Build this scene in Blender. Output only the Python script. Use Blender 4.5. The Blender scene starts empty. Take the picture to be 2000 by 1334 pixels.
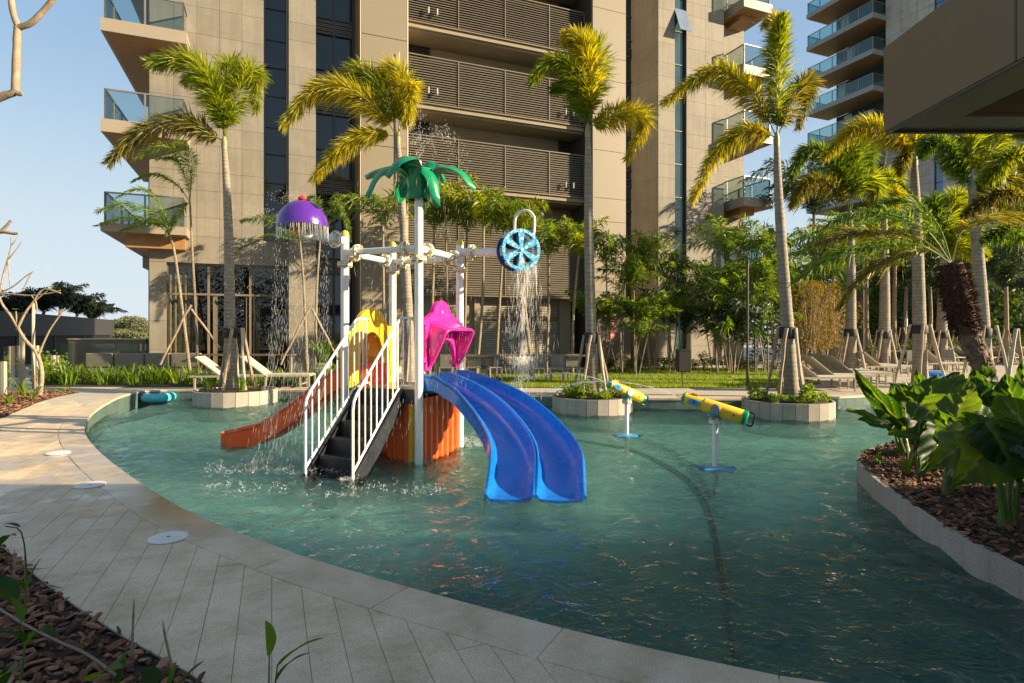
import bpy, bmesh, math, random
import numpy as np
from mathutils import Vector, Matrix, noise as mn
from mathutils.geometry import tessellate_polygon
V = Vector
R = math.radians
C = bpy.context.scene.collection
sc = bpy.context.scene

# ---------------------------------------------------------------- camera, sky, sun, exposure
F, CX, HY, EYE = 1150.0, 1000.0, 650.0, 1.5      # focal length and horizon of the 2000 px wide photograph
cam_d = bpy.data.cameras.new('camera')
cam_d.sensor_width = 36.0
cam_d.lens = 36.0 * F / 2000.0
cam_d.shift_y = -(667.0 - HY) / 2000.0
cam_d.clip_start = 0.05
cam_d.clip_end = 6000
cam = bpy.data.objects.new('camera', cam_d); C.objects.link(cam)
cam.location = (0, 0, EYE); cam.rotation_euler = (R(90), 0, 0)
sc.camera = cam

SUN_EL = R(20.0)
SKY_K, SKY_STR, EXPO, SUN_E = .75, .15, 2.05, 3.3
SUN_AZ = math.atan2(0.985, -0.17)                 # from +Y towards +X
SH = V((math.sin(SUN_AZ), math.cos(SUN_AZ), 0))
SUN = V((SH.x * math.cos(SUN_EL), SH.y * math.cos(SUN_EL), math.sin(SUN_EL)))
world = bpy.data.worlds.new('World'); sc.world = world; world.use_nodes = True
wn = world.node_tree; bg = wn.nodes['Background']
sky = wn.nodes.new('ShaderNodeTexSky'); sky.sky_type = 'NISHITA'; sky.sun_disc = False
sky.sun_elevation = SUN_EL; sky.sun_rotation = SUN_AZ
sky.altitude = 10; sky.air_density = 1.0; sky.dust_density = .5; sky.ozone_density = 1.2
tint = wn.nodes.new('ShaderNodeMix'); tint.data_type = 'RGBA'; tint.blend_type = 'MULTIPLY'; tint.inputs[0].default_value = 1
tint.inputs[7].default_value = (1.07, 1.0, .90, 1)      # warm white balance of the photograph
# photographic shoulder: c / (1 + k lum(c)), the same for the whole sky
vm = [wn.nodes.new('ShaderNodeVectorMath') for _ in range(3)]
vm[0].operation = 'DOT_PRODUCT'; vm[0].inputs[1].default_value = (.25 * SKY_K, .6 * SKY_K, .15 * SKY_K); wn.links.new(sky.outputs[0], vm[0].inputs[0])
vm[1].operation = 'ADD'; vm[1].inputs[1].default_value = (1, 1, 1); wn.links.new(vm[0].outputs['Value'], vm[1].inputs[0])
vm[2].operation = 'DIVIDE'; wn.links.new(sky.outputs[0], vm[2].inputs[0]); wn.links.new(vm[1].outputs[0], vm[2].inputs[1])
wn.links.new(vm[2].outputs[0], tint.inputs[6]); # pale blue haze towards the horizon, all the way round
tcw = wn.nodes.new('ShaderNodeTexCoord'); sxw = wn.nodes.new('ShaderNodeSeparateXYZ'); wn.links.new(tcw.outputs['Generated'], sxw.inputs[0])
hzr = wn.nodes.new('ShaderNodeMapRange'); hzr.interpolation_type = 'SMOOTHSTEP'; hzr.inputs[1].default_value = .42; hzr.inputs[2].default_value = .0; hzr.inputs[3].default_value = 0; hzr.inputs[4].default_value = .9
wn.links.new(sxw.outputs[2], hzr.inputs[0])
hzm = wn.nodes.new('ShaderNodeMix'); hzm.data_type = 'RGBA'; wn.links.new(hzr.outputs[0], hzm.inputs[0]); wn.links.new(tint.outputs[2], hzm.inputs[6]); hzm.inputs[7].default_value = (1.18, 1.36, 1.54, 1)
wn.links.new(hzm.outputs[2], bg.inputs[0]); bg.inputs[1].default_value = SKY_STR
sun_d = bpy.data.lights.new('sun', 'SUN'); sun_d.energy = SUN_E; sun_d.angle = R(0.5); sun_d.color = (1.0, 0.81, 0.54)
sun = bpy.data.objects.new('sun', sun_d); C.objects.link(sun)
sun.rotation_euler = (-SUN).to_track_quat('-Z', 'Y').to_euler(); sun.location = (20, -5, 20)
sc.view_settings.view_transform = 'Standard'
sc.view_settings.look = 'None'
sc.view_settings.exposure = EXPO
sc.view_settings.gamma = 1.0
sc.view_settings.use_curve_mapping = False
sc.cycles.max_bounces = 10
sc.cycles.diffuse_bounces = 3
sc.cycles.glossy_bounces = 4
sc.cycles.transmission_bounces = 6
sc.cycles.transparent_max_bounces = 16
sc.cycles.use_denoising = True
sc.cycles.sample_clamp_indirect = 6.0

# ---------------------------------------------------------------- helpers
def P(px, py, Y):
    return V(((px - CX) / F * Y, Y, EYE - (py - HY) / F * Y))
def G(px, py, z=0.0):
    Y = F * (EYE - z) / (py - HY)
    return V(((px - CX) / F * Y, Y, z))

class MB:
    """collects shapes; build() links them as ONE mesh object"""
    def __init__(s): s.v = []; s.f = []; s.m = []
    def face(s, idx, mi=0): s.f.append(tuple(idx)); s.m.append(mi)
    def add(s, vs, fs, mi=0):
        o = len(s.v); s.v.extend([tuple(x) for x in vs])
        for f in fs: s.f.append(tuple(i + o for i in f)); s.m.append(mi)
    def quad(s, a, b, c, d, mi=0): s.add([a, b, c, d], [(0, 1, 2, 3)], mi)
    def box(s, c, size, rz=0.0, mi=0, M=None):
        x, y, z = size[0] / 2, size[1] / 2, size[2] / 2
        vs = [V((i * x, j * y, k * z)) for k in (-1, 1) for j in (-1, 1) for i in (-1, 1)]
        if M is None: M = Matrix.Rotation(rz, 3, 'Z')
        c = V(c); vs = [M @ v + c for v in vs]
        s.add(vs, [(0, 2, 3, 1), (4, 5, 7, 6), (0, 1, 5, 4), (2, 6, 7, 3), (0, 4, 6, 2), (1, 3, 7, 5)], mi)
    def bar(s, a, b, w, h, mi=0, up=V((0, 0, 1))):
        a = V(a); b = V(b); t = (b - a); L = t.length; t = t / L
        sd = t.cross(up)
        if sd.length < 1e-4: sd = t.cross(V((0, 1, 0)))
        sd.normalize(); u = sd.cross(t)
        M = Matrix((sd, t, u)).transposed()
        s.box((a + b) / 2, (w, L, h), mi=mi, M=M)
    def tube(s, pts, rad, n=10, mi=0, cap=True, closed=False):
        pts = [V(p) for p in pts]; m = len(pts)
        if not hasattr(rad, '__len__'): rad = [rad] * m
        o = len(s.v); ref = None
        for i, p in enumerate(pts):
            if closed: t = pts[(i + 1) % m] - pts[(i - 1) % m]
            else: t = pts[min(i + 1, m - 1)] - pts[max(i - 1, 0)]
            if t.length < 1e-9: t = V((0, 0, 1))
            t.normalize()
            if ref is None:
                ref = t.cross(V((0, 0, 1)))
                if ref.length < .1: ref = t.cross(V((0, 1, 0)))
            sd = (ref - t * ref.dot(t)).normalized(); ref = sd
            u = t.cross(sd)
            for k in range(n):
                a = 2 * math.pi * k / n
                s.v.append(tuple(p + (sd * math.cos(a) + u * math.sin(a)) * rad[i]))
        for i in range(m if closed else m - 1):
            j = (i + 1) % m
            for k in range(n):
                k2 = (k + 1) % n
                s.f.append((o + i * n + k, o + i * n + k2, o + j * n + k2, o + j * n + k)); s.m.append(mi)
        if cap and not closed:
            s.f.append(tuple(o + k for k in reversed(range(n)))); s.m.append(mi)
            s.f.append(tuple(o + (m - 1) * n + k for k in range(n))); s.m.append(mi)
    def lathe(s, prof, c=(0, 0, 0), axis=V((0, 0, 1)), n=24, mi=0):
        axis = V(axis).normalized(); sd = axis.cross(V((0, 1, 0)))
        if sd.length < .1: sd = axis.cross(V((1, 0, 0)))
        sd.normalize(); u = axis.cross(sd); c = V(c); o = len(s.v)
        for r, h in prof:
            for k in range(n):
                a = 2 * math.pi * k / n
                s.v.append(tuple(c + axis * h + (sd * math.cos(a) + u * math.sin(a)) * r))
        for i in range(len(prof) - 1):
            for k in range(n):
                k2 = (k + 1) % n
                s.f.append((o + i * n + k, o + i * n + k2, o + (i + 1) * n + k2, o + (i + 1) * n + k)); s.m.append(mi)
    def prism(s, poly, z0, z1, mi=0):
        n = len(poly); o = len(s.v)
        s.v += [(p[0], p[1], z0) for p in poly] + [(p[0], p[1], z1) for p in poly]
        tr = tessellate_polygon([[V((p[0], p[1], 0)) for p in poly]])
        for t in tr:
            a, b, c = [V((poly[i][0], poly[i][1])) for i in t]
            if (b - a).cross(c - a) < 0: t = (t[0], t[2], t[1])
            s.f.append(tuple(o + n + i for i in t)); s.m.append(mi)
            s.f.append(tuple(o + i for i in reversed(t))); s.m.append(mi)
        for i in range(n):
            j = (i + 1) % n
            s.f.append((o + i, o + j, o + n + j, o + n + i)); s.m.append(mi)
    def build(s, name, mat, parent=None, smooth=False, root=None, auto=None):
        me = bpy.data.meshes.new(name)
        vs = s.v
        if root is not None: vs = [(v[0] - root[0], v[1] - root[1], v[2] - root[2]) for v in vs]
        me.from_pydata(vs, [], s.f)
        mats = mat if isinstance(mat, (list, tuple)) else [mat]
        for m in mats: me.materials.append(m)
        if len(mats) > 1: me.polygons.foreach_set('material_index', s.m)
        if smooth: me.polygons.foreach_set('use_smooth', [True] * len(me.polygons))
        me.update()
        if auto is not None and smooth:
            me.set_sharp_from_angle(angle=R(auto))
        o = bpy.data.objects.new(name, me); C.objects.link(o)
        if parent is not None: o.parent = parent
        return o

def tag(o, label=None, cat=None, group=None, kind=None):
    if label: o['label'] = label
    if cat: o['category'] = cat
    if group: o['group'] = group
    if kind: o['kind'] = kind
    return o

class Thing:
    """an Empty at the base that parents its parts; parts are given in world coordinates"""
    def __init__(s, name, label, cat, loc, group=None):
        s.loc = V(loc); s.o = bpy.data.objects.new(name, None); C.objects.link(s.o)
        s.o.location = s.loc; s.o.empty_display_size = .1
        tag(s.o, label, cat, group)
    def part(s, name, mb, mat, smooth=False, auto=40, kind=None, label=None):
        o = mb.build(name, mat, s.o, smooth, s.loc, auto)
        if kind: o['kind'] = kind
        if label: o['label'] = label
        return o
    def sub(s, parent, name, mb, mat, smooth=False, auto=40, kind=None):
        o = mb.build(name, mat, parent, smooth, s.loc, auto)
        if kind: o['kind'] = kind
        return o

def copy_tree(root, loc, rz=None, label=None, scale=None):
    r = root.copy(); C.objects.link(r); r.location = loc
    if rz is not None: r.rotation_euler = (0, 0, rz)
    if scale is not None: r.scale = (scale,) * 3
    if label: r['label'] = label
    for ch in root.children:
        c = ch.copy(); C.objects.link(c); c.parent = r
        for g in ch.children:
            d = g.copy(); C.objects.link(d); d.parent = c
    return r

_unit = {}
def unit_box(mat):
    if mat.name not in _unit:
        mb = MB(); mb.box((0, 0, 0), (1, 1, 1))
        o = mb.build('piece', mat); me = o.data; bpy.data.objects.remove(o)
        _unit[mat.name] = me
    return _unit[mat.name]
def piece(name, mat, parent, loc, size, rz, root=V((0, 0, 0))):
    o = bpy.data.objects.new(name, unit_box(mat)); C.objects.link(o)
    o.parent = parent; o.location = V(loc) - V(root); o.rotation_euler = (0, 0, rz); o.scale = size
    return o

def spline(pts, n):
    """Catmull-Rom through points"""
    pts = [V(p) for p in pts]; m = len(pts)
    if m == 2: return [pts[0].lerp(pts[1], i / (n - 1)) for i in range(n)]
    out = []
    for i in range(n):
        t = i / (n - 1) * (m - 1); k = min(int(t), m - 2); u = t - k
        p1, p2 = pts[k], pts[k + 1]
        p0 = pts[k - 1] if k > 0 else p1 * 2 - p2
        p3 = pts[k + 2] if k + 2 < m else p2 * 2 - p1
        out.append(.5 * ((2 * p1) + (p2 - p0) * u + (2 * p0 - 5 * p1 + 4 * p2 - p3) * u * u + (3 * p1 - p0 - 3 * p2 + p3) * u ** 3))
    return out

# ---------------------------------------------------------------- materials
def mk(name):
    m = bpy.data.materials.new(name); m.use_nodes = True
    return m, m.node_tree.nodes, m.node_tree.links, m.node_tree.nodes['Principled BSDF']
def pos_noise(N, L, scale, detail=4, rough=.55, vec=None, stretch=None):
    n = N.new('ShaderNodeTexNoise'); n.inputs['Scale'].default_value = scale
    n.inputs['Detail'].default_value = detail; n.inputs['Roughness'].default_value = rough
    g = N.new('ShaderNodeNewGeometry')
    if stretch:
        mp = N.new('ShaderNodeMapping'); mp.inputs['Scale'].default_value = stretch
        L.new(g.outputs['Position'], mp.inputs[0]); L.new(mp.outputs[0], n.inputs[0])
    else: L.new(g.outputs['Position'], n.inputs[0])
    return n.outputs[0]
def ramp(N, L, fac, stops):
    r = N.new('ShaderNodeValToRGB'); e = r.color_ramp.elements
    while len(e) < len(stops): e.new(.5)
    for i, (p, c) in enumerate(stops): e[i].position = p; e[i].color = (*c, 1)
    L.new(fac, r.inputs[0]); return r.outputs[0]
def mixc(N, L, a, b, fac, mode='MIX'):
    m = N.new('ShaderNodeMix'); m.data_type = 'RGBA'; m.blend_type = mode
    if isinstance(fac, (int, float)): m.inputs[0].default_value = fac
    else: L.new(fac, m.inputs[0])
    for s, i in ((a, 6), (b, 7)):
        if isinstance(s, tuple): m.inputs[i].default_value = (*s, 1)
        else: L.new(s, m.inputs[i])
    return m.outputs[2]
def bump(N, L, h, strength, dist, bsdf, base=None):
    b = N.new('ShaderNodeBump'); b.inputs['Strength'].default_value = strength; b.inputs['Distance'].default_value = dist
    L.new(h, b.inputs['Height'])
    if base is not None: L.new(base, b.inputs['Normal'])
    if bsdf is not None: L.new(b.outputs[0], bsdf.inputs['Normal'])
    return b.outputs[0]

def plain(name, col, rough=.5, metal=0.0, var=.12, nscale=3.0, bmp=0.0, bscale=40, spec=.5, coat=0, objvar=0):
    m, N, L, b = mk(name)
    n = pos_noise(N, L, nscale, 6, .6)
    lo = tuple(c * (1 - var) for c in col); hi = tuple(min(1, c * (1 + var)) for c in col)
    c = ramp(N, L, n, [(.3, lo), (.7, hi)])
    if objvar:
        oi = N.new('ShaderNodeObjectInfo')
        c2 = ramp(N, L, oi.outputs['Random'], [(0, (1 - objvar,) * 3), (1, (1 + objvar * .0,) * 3)])
        c = mixc(N, L, c, c2, 1.0, 'MULTIPLY')
    L.new(c, b.inputs['Base Color'])
    b.inputs['Roughness'].default_value = rough; b.inputs['Metallic'].default_value = metal
    if coat or 'plastic' in name:      # handled, faded plastic: scuffed gloss and chalky patches
        rn = pos_noise(N, L, 14, 6, .75); mr = N.new('ShaderNodeMapRange'); mr.inputs[1].default_value = .35; mr.inputs[2].default_value = .7
        mr.inputs[3].default_value = max(.05, rough - .08); mr.inputs[4].default_value = rough + .22; L.new(rn, mr.inputs[0]); L.new(mr.outputs[0], b.inputs['Roughness'])
        fd = ramp(N, L, pos_noise(N, L, 5, 7, .75), [(.50, (0, 0, 0)), (.78, (.10, .10, .10))])
        L.new(mixc(N, L, c, tuple(min(1, x * .8 + .16) for x in col), fd), b.inputs['Base Color'])
    b.inputs['Specular IOR Level'].default_value = spec
    if coat: b.inputs['Coat Weight'].default_value = coat; b.inputs['Coat Roughness'].default_value = .08
    if bmp: bump(N, L, pos_noise(N, L, bscale, 3, .6), bmp, .004, b)
    return m

def stone(name, col, speck=.25, vein=True, rough=.75, objvar=.08, bscale=60, wet=False):
    m, N, L, b = mk(name)
    big = pos_noise(N, L, .9, 5, .65, stretch=(1, 1, 1.6))
    c = ramp(N, L, big, [(.3, tuple(x * .88 for x in col)), (.5, col), (.72, tuple(min(1, x * 1.10) for x in col))])
    c = mixc(N, L, c, ramp(N, L, pos_noise(N, L, 1.0, 4, .6, stretch=(5, 5, .3)), [(.35, (.88, .86, .82)), (.6, (1, 1, 1))]), 1.0, 'MULTIPLY')
    fine = pos_noise(N, L, 130, 2, .5)
    c = mixc(N, L, c, ramp(N, L, fine, [(.35, (1 - speck,) * 3), (.6, (1, 1, 1))]), 1.0, 'MULTIPLY')
    if vein:
        v = pos_noise(N, L, 1.7, 8, .75, stretch=(1, 1, .5))
        vv = ramp(N, L, v, [(.485, (1, 1, 1)), (.5, (.86, .82, .75)), (.515, (1, 1, 1))])
        c = mixc(N, L, c, vv, 1.0, 'MULTIPLY')
    if wet:
        st_ = pos_noise(N, L, 2.6, 7, .7)
        c = mixc(N, L, c, ramp(N, L, st_, [(.36, (.80, .76, .68)), (.52, (1, 1, 1)), (.75, (1.05, 1.04, 1.02))]), 1.0, 'MULTIPLY')
    oi = N.new('ShaderNodeObjectInfo')
    c = mixc(N, L, c, ramp(N, L, oi.outputs['Random'], [(0, (1 - objvar,) * 3), (1, (1, 1, 1))]), 1.0, 'MULTIPLY')
    if wet:
        w = pos_noise(N, L, .55, 4, .6); wr = N.new('ShaderNodeMapRange')
        g = N.new('ShaderNodeNewGeometry'); sx = N.new('ShaderNodeSeparateXYZ'); L.new(g.outputs['Position'], sx.inputs[0])
        wr.inputs[1].default_value = .42; wr.inputs[2].default_value = .50
        L.new(w, wr.inputs[0])
        # puddled zone between the pool edge and the lids
        zy = N.new('ShaderNodeMapRange'); zy.inputs[1].default_value = 4.2; zy.inputs[2].default_value = 4.9; L.new(sx.outputs[1], zy.inputs[0])
        zz = N.new('ShaderNodeMapRange'); zz.inputs[1].default_value = 9.5; zz.inputs[2].default_value = 8.0; L.new(sx.outputs[1], zz.inputs[0])
        m1 = N.new('ShaderNodeMath'); m1.operation = 'MULTIPLY'; L.new(zy.outputs[0], m1.inputs[0]); L.new(zz.outputs[0], m1.inputs[1])
        m2 = N.new('ShaderNodeMath'); m2.operation = 'MULTIPLY'; L.new(m1.outputs[0], m2.inputs[0]); L.new(wr.outputs[0], m2.inputs[1])
        c = mixc(N, L, c, mixc(N, L, c, (.62, .58, .50), 1.0, 'MULTIPLY'), m2.outputs[0])
        rr = N.new('ShaderNodeMapRange'); rr.inputs[3].default_value = rough; rr.inputs[4].default_value = .08; L.new(m2.outputs[0], rr.inputs[0])
        L.new(rr.outputs[0], b.inputs['Roughness'])
    else: b.inputs['Roughness'].default_value = rough
    L.new(c, b.inputs['Base Color'])
    bump(N, L, pos_noise(N, L, bscale, 5, .65), .35, .003, b)
    return m

def leaf(name, cols, trans=.4, rough=.45, tcol=None, spec=.35):
    m, N, L, b = mk(name)
    g = N.new('ShaderNodeNewGeometry')
    k = len(cols)
    c = ramp(N, L, g.outputs['Random Per Island'], [(i / max(1, k - 1), cl) for i, cl in enumerate(cols)])
    c = mixc(N, L, c, ramp(N, L, pos_noise(N, L, 2.2, 2, .5), [(.3, (.72, .78, .7)), (.7, (1.15, 1.08, 1.0))]), 1.0, 'MULTIPLY')
    L.new(c, b.inputs['Base Color']); b.inputs['Roughness'].default_value = rough
    b.inputs['Specular IOR Level'].default_value = spec
    t = N.new('ShaderNodeBsdfTranslucent')
    tc = mixc(N, L, c, tcol or (2.1, 1.95, .55), 1.0, 'MULTIPLY'); L.new(tc, t.inputs[0])
    mx = N.new('ShaderNodeMixShader'); mx.inputs[0].default_value = trans
    L.new(b.outputs[0], mx.inputs[1]); L.new(t.outputs[0], mx.inputs[2])
    L.new(mx.outputs[0], N['Material Output'].inputs[0])
    return m

def thin_glass(name, tint=(.9, .95, .95), refl=1.0, alpha_tint=None, opac=0.0):
    m, N, L, b = mk(name)
    tr = N.new('ShaderNodeBsdfTransparent'); tr.inputs[0].default_value = (*tint, 1)
    gl = N.new('ShaderNodeBsdfGlossy'); gl.inputs['Roughness'].default_value = .01; gl.inputs[0].default_value = (refl,) * 3 + (1,)
    lw_ = N.new('ShaderNodeLayerWeight'); lw_.inputs[0].default_value = .5
    pw = N.new('ShaderNodeMath'); pw.operation = 'POWER'; pw.inputs[1].default_value = 4.0; L.new(lw_.outputs['Facing'], pw.inputs[0])
    mu = N.new('ShaderNodeMath'); mu.operation = 'MULTIPLY_ADD'; mu.inputs[1].default_value = .85; mu.inputs[2].default_value = .05; L.new(pw.outputs[0], mu.inputs[0])
    mx = N.new('ShaderNodeMixShader')
    L.new(mu.outputs[0], mx.inputs[0]); L.new(tr.outputs[0], mx.inputs[1]); L.new(gl.outputs[0], mx.inputs[2])
    L.new(mx.outputs[0], N['Material Output'].inputs[0])
    return m

M = {}
M['stone'] = stone('facade_stone', (.232, .207, .166), speck=.12, objvar=.12)
M['grout'] = plain('joint', (.10, .085, .065), .9)
M['tan'] = plain('tan_cladding', (.195, .160, .106), .55, var=.04, nscale=.7)
M['tan_edge'] = plain('pale_joint', (.55, .47, .34), .6, var=.03)
M['render'] = plain('beige_render', (.24, .20, .138), .85, var=.10, nscale=1.2, bmp=.3, bscale=25)
M['louvre'] = plain('bronze_louvre', (.125, .108, .082), .38, var=.1, spec=.5)
M['darkmetal'] = plain('dark_frame', (.045, .038, .03), .4)
M['bronze'] = plain('bronze_frame', (.15, .115, .075), .42, var=.08)
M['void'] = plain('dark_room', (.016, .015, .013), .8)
M['fascia'] = plain('grey_beige_fascia', (.27, .225, .17), .5, var=.05, nscale=1.0)
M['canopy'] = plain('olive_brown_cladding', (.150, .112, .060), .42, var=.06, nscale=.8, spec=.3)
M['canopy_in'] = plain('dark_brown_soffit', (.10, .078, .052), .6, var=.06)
m, N, L, b = mk('wood_soffit')
c = ramp(N, L, pos_noise(N, L, 3, 5, .6, stretch=(1.2, 7, 7)), [(.3, (.20, .10, .035)), (.7, (.34, .185, .07))])
L.new(c, b.inputs['Base Color']); b.inputs['Roughness'].default_value = .5
M['wood'] = m
M['facglass'] = plain('dark_window_glass', (.012, .02, .024), .03, var=.3, nscale=.3, spec=.65)
M['tealglass'] = plain('teal_window_glass', (.03, .07, .075), .03, var=.3, nscale=.5, spec=.8)
M['blueglass'] = plain('blue_curtain_glass', (.05, .14, .30), .05, var=.15, nscale=.2, spec=1.0)
M['glass'] = thin_glass('clear_glass', (.86, .93, .91))
M['bglass'] = thin_glass('balcony_glass', (.72, .80, .80))
M['cblglass'] = thin_glass('aqua_balcony_glass', (.60, .76, .76))
M['winglass'] = thin_glass('door_glass', (.62, .61, .56))
M['curtain'] = plain('cream_curtain', (.62, .60, .50), .9, var=.08, nscale=6)
M['steel'] = plain('grey_handrail', (.22, .21, .19), .35, metal=.4)
M['tower_stone'] = stone('tower_stone', (.45, .40, .34), speck=.08)
M['deck'] = stone('deck_stone', (.70, .56, .385), speck=.22, vein=False, objvar=.06, wet=True, rough=.7)
M['deckfar'] = stone('far_deck_stone', (.50, .44, .36), speck=.15, vein=False, objvar=.02)
M['coping'] = stone('coping_stone', (.68, .555, .395), speck=.30, vein=False, objvar=.07, wet=True, rough=.62)
M['granite'] = stone('grey_granite', (.40, .36, .31), speck=.42, vein=False, objvar=.10)
M['curb'] = stone('pale_granite_curb', (.42, .375, .32), speck=.42, vein=False, objvar=.04)
M['lid'] = plain('white_lid', (.66, .64, .60), .5, var=.04)
M['bark'] = plain('bark_chip', (.15, .08, .042), .85, var=.55, nscale=9)
M['soil'] = plain('dark_soil', (.035, .022, .013), .95, var=.4, nscale=8, bmp=.8, bscale=30)
M['white'] = plain('white_powder_coat', (.74, .73, .70), .32, var=.03, spec=.5)
M['yellowp'] = plain('yellow_plastic', (.80, .50, .02), .33, var=.04)
M['yellow2'] = plain('amber_plastic', (.75, .40, .02), .33, var=.05)
M['bolt'] = plain('ochre_bolt_cap', (.62, .42, .06), .4, var=.08)
M['orange'] = plain('orange_red_plastic', (.90, .11, .012), .35, var=.07, nscale=2)
M['redorange'] = plain('red_orange_plastic', (.70, .12, .02), .4, var=.08)
M['pink'] = plain('magenta_plastic', (.72, .02, .27), .28, var=.05)
M['blue'] = plain('blue_slide_plastic', (.003, .15, .55), .22, var=.06, coat=.3)
M['purple'] = plain('purple_plastic', (.085, .016, .27), .18, var=.04, coat=.4)
M['red'] = plain('red_plastic', (.6, .04, .02), .35)
M['green'] = plain('green_plastic', (.0, .22, .085), .25, var=.06, coat=.3)
M['green2'] = plain('green_panel', (.03, .22, .05), .4)
M['aqua'] = plain('sky_blue_plastic', (.03, .28, .50), .3, var=.05)
M['navy'] = plain('dark_blue_plastic', (.01, .07, .20), .35)
M['black'] = plain('black_plastic', (.012, .014, .02), .42, var=.2)
M['grey'] = plain('grey_plastic', (.25, .25, .24), .5)
M['mesh'] = plain('lounger_mesh', (.47, .42, .33), .8, var=.05)
M['alu'] = plain('beige_metal', (.33, .29, .23), .45, var=.05)
M['sofa'] = plain('olive_wicker', (.21, .185, .135), .8, var=.15, nscale=14, bmp=.5)
M['stake'] = plain('wood_pole', (.30, .22, .145), .8, var=.3, nscale=8, bmp=.4, bscale=25)
M['stake_pale'] = plain('pale_wood_pole', (.44, .37, .28), .75, var=.2, nscale=8, bmp=.4, bscale=25)
M['strap'] = plain('black_strap', (.015, .015, .015), .7)
M['rope'] = plain('pale_wire', (.3, .28, .22), .6)
M['branch'] = plain('frangipani_bark', (.27, .205, .135), .75, var=.35, nscale=12, bmp=.6, bscale=35)
M['blackwall'] = plain('charcoal_wall', (.022, .021, .020), .7, var=.15)
M['brownwall'] = plain('brown_render', (.15, .115, .085), .85, var=.12, bmp=.4)
M['white_paint'] = plain('white_sign', (.6, .6, .57), .6)
M['inflate'] = thin_glass('turquoise_vinyl', (.2, .6, .7))
m, N, L, b = mk('turquoise_vinyl_ring'); b.inputs['Base Color'].default_value = (.08, .50, .60, 1); b.inputs['Roughness'].default_value = .15
M['ring'] = m

def palm_trunk_mat(name, c0, c1, per=9.0):
    m, N, L, b = mk(name)
    w = N.new('ShaderNodeTexWave'); w.wave_type = 'BANDS'; w.bands_direction = 'Z'; w.wave_profile = 'SAW'
    w.inputs['Scale'].default_value = per; w.inputs['Distortion'].default_value = .5; w.inputs['Detail'].default_value = 2
    g = N.new('ShaderNodeNewGeometry'); L.new(g.outputs['Position'], w.inputs[0])
    n = pos_noise(N, L, 7, 5, .65)
    c = ramp(N, L, n, [(.3, c0), (.7, c1)])
    c = mixc(N, L, c, ramp(N, L, w.outputs[1], [(0, (.35, .32, .3)), (.12, (1, 1, 1)), (.9, (.92, .92, .92)), (1, (.5, .48, .45))]), 1.0, 'MULTIPLY')
    L.new(c, b.inputs['Base Color']); b.inputs['Roughness'].default_value = .8
    bump(N, L, w.outputs[1], .5, .01, b)
    return m
M['trunk'] = palm_trunk_mat('ringed_palm_bark', (.19, .15, .11), (.33, .28, .215), 3.2)
M['trunk2'] = palm_trunk_mat('thin_palm_bark', (.17, .13, .08), (.30, .25, .16), 3.5)
M['shaft'] = plain('green_crownshaft', (.20, .21, .09), .5, var=.3)
M['datebark'] = plain('date_palm_bark', (.20, .145, .10), .9, var=.4, nscale=14)
M['dateboot'] = plain('reddish_fibre', (.075, .028, .012), .9, var=.6, nscale=20)
M['frond'] = leaf('foxtail_frond', [(.09, .15, .012), (.16, .22, .014), (.25, .28, .016), (.33, .31, .02)], .48)
M['frond_y'] = leaf('golden_frond', [(.20, .23, .014), (.33, .32, .016), (.44, .38, .022), (.28, .21, .016)], .5)
M['frond_g'] = leaf('green_frond', [(.06, .13, .018), (.11, .18, .022), (.19, .24, .03)], .45)
M['frond_d'] = leaf('dark_frond', [(.02, .045, .015), (.035, .065, .02), (.05, .07, .02)], .3)
M['frond_b'] = leaf('brownish_frond', [(.10, .12, .02), (.18, .17, .026), (.24, .18, .05)], .42)
M['bamboo'] = leaf('golden_bamboo_leaf', [(.10, .10, .02), (.20, .14, .03), (.24, .13, .03)], .4)
M['plant'] = leaf('lily_leaf', [(.07, .15, .016), (.14, .23, .022), (.24, .30, .035)], .45)
M['shrub'] = leaf('shrub_leaf', [(.03, .065, .012), (.06, .10, .015), (.10, .12, .02)], .3)
M['darktree'] = leaf('far_palm_leaf', [(.012, .022, .014), (.02, .032, .016)], .15, tcol=(1.2, 1.2, .8))
M['hilltree'] = leaf('hill_leaf', [(.10, .13, .06), (.15, .16, .07), (.17, .14, .07)], .2, tcol=(1.2, 1.2, .8))
M['grass'] = leaf('lawn_grass', [(.13, .21, .014), (.20, .28, .018), (.30, .34, .025)], .45)
M['grassbase'] = plain('lawn_soil', (.07, .10, .012), .9, var=.3, nscale=5)
# big leaves: veins as ridges, lighter between
m, N, L, b = mk('elephant_ear_leaf')
g = N.new('ShaderNodeNewGeometry'); oi = N.new('ShaderNodeObjectInfo')
c = ramp(N, L, oi.outputs['Random'], [(0, (.010, .040, .009)), (.6, (.024, .072, .011)), (1, (.060, .115, .014))])
c = mixc(N, L, c, ramp(N, L, pos_noise(N, L, 6, 4, .6), [(.3, (.75, .8, .75)), (.7, (1.2, 1.15, 1.1))]), 1.0, 'MULTIPLY')
L.new(c, b.inputs['Base Color']); b.inputs['Roughness'].default_value = .48
at_ = N.new('ShaderNodeAttribute'); at_.attribute_name = 'vein'; c = mixc(N, L, c, (.16, .22, .05), at_.outputs['Fac'])
L.new(c, b.inputs['Base Color'])
t = N.new('ShaderNodeBsdfTranslucent'); L.new(mixc(N, L, c, (3.4, 2.7, .4), 1.0, 'MULTIPLY'), t.inputs[0]); b.inputs['Specular IOR Level'].default_value = .3
mx = N.new('ShaderNodeMixShader'); mx.inputs[0].default_value = .52
L.new(b.outputs[0], mx.inputs[1]); L.new(t.outputs[0], mx.inputs[2]); L.new(mx.outputs[0], N['Material Output'].inputs[0])
M['ear'] = m
M['petiole'] = plain('green_petiole', (.07, .14, .02), .4, var=.2)

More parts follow.
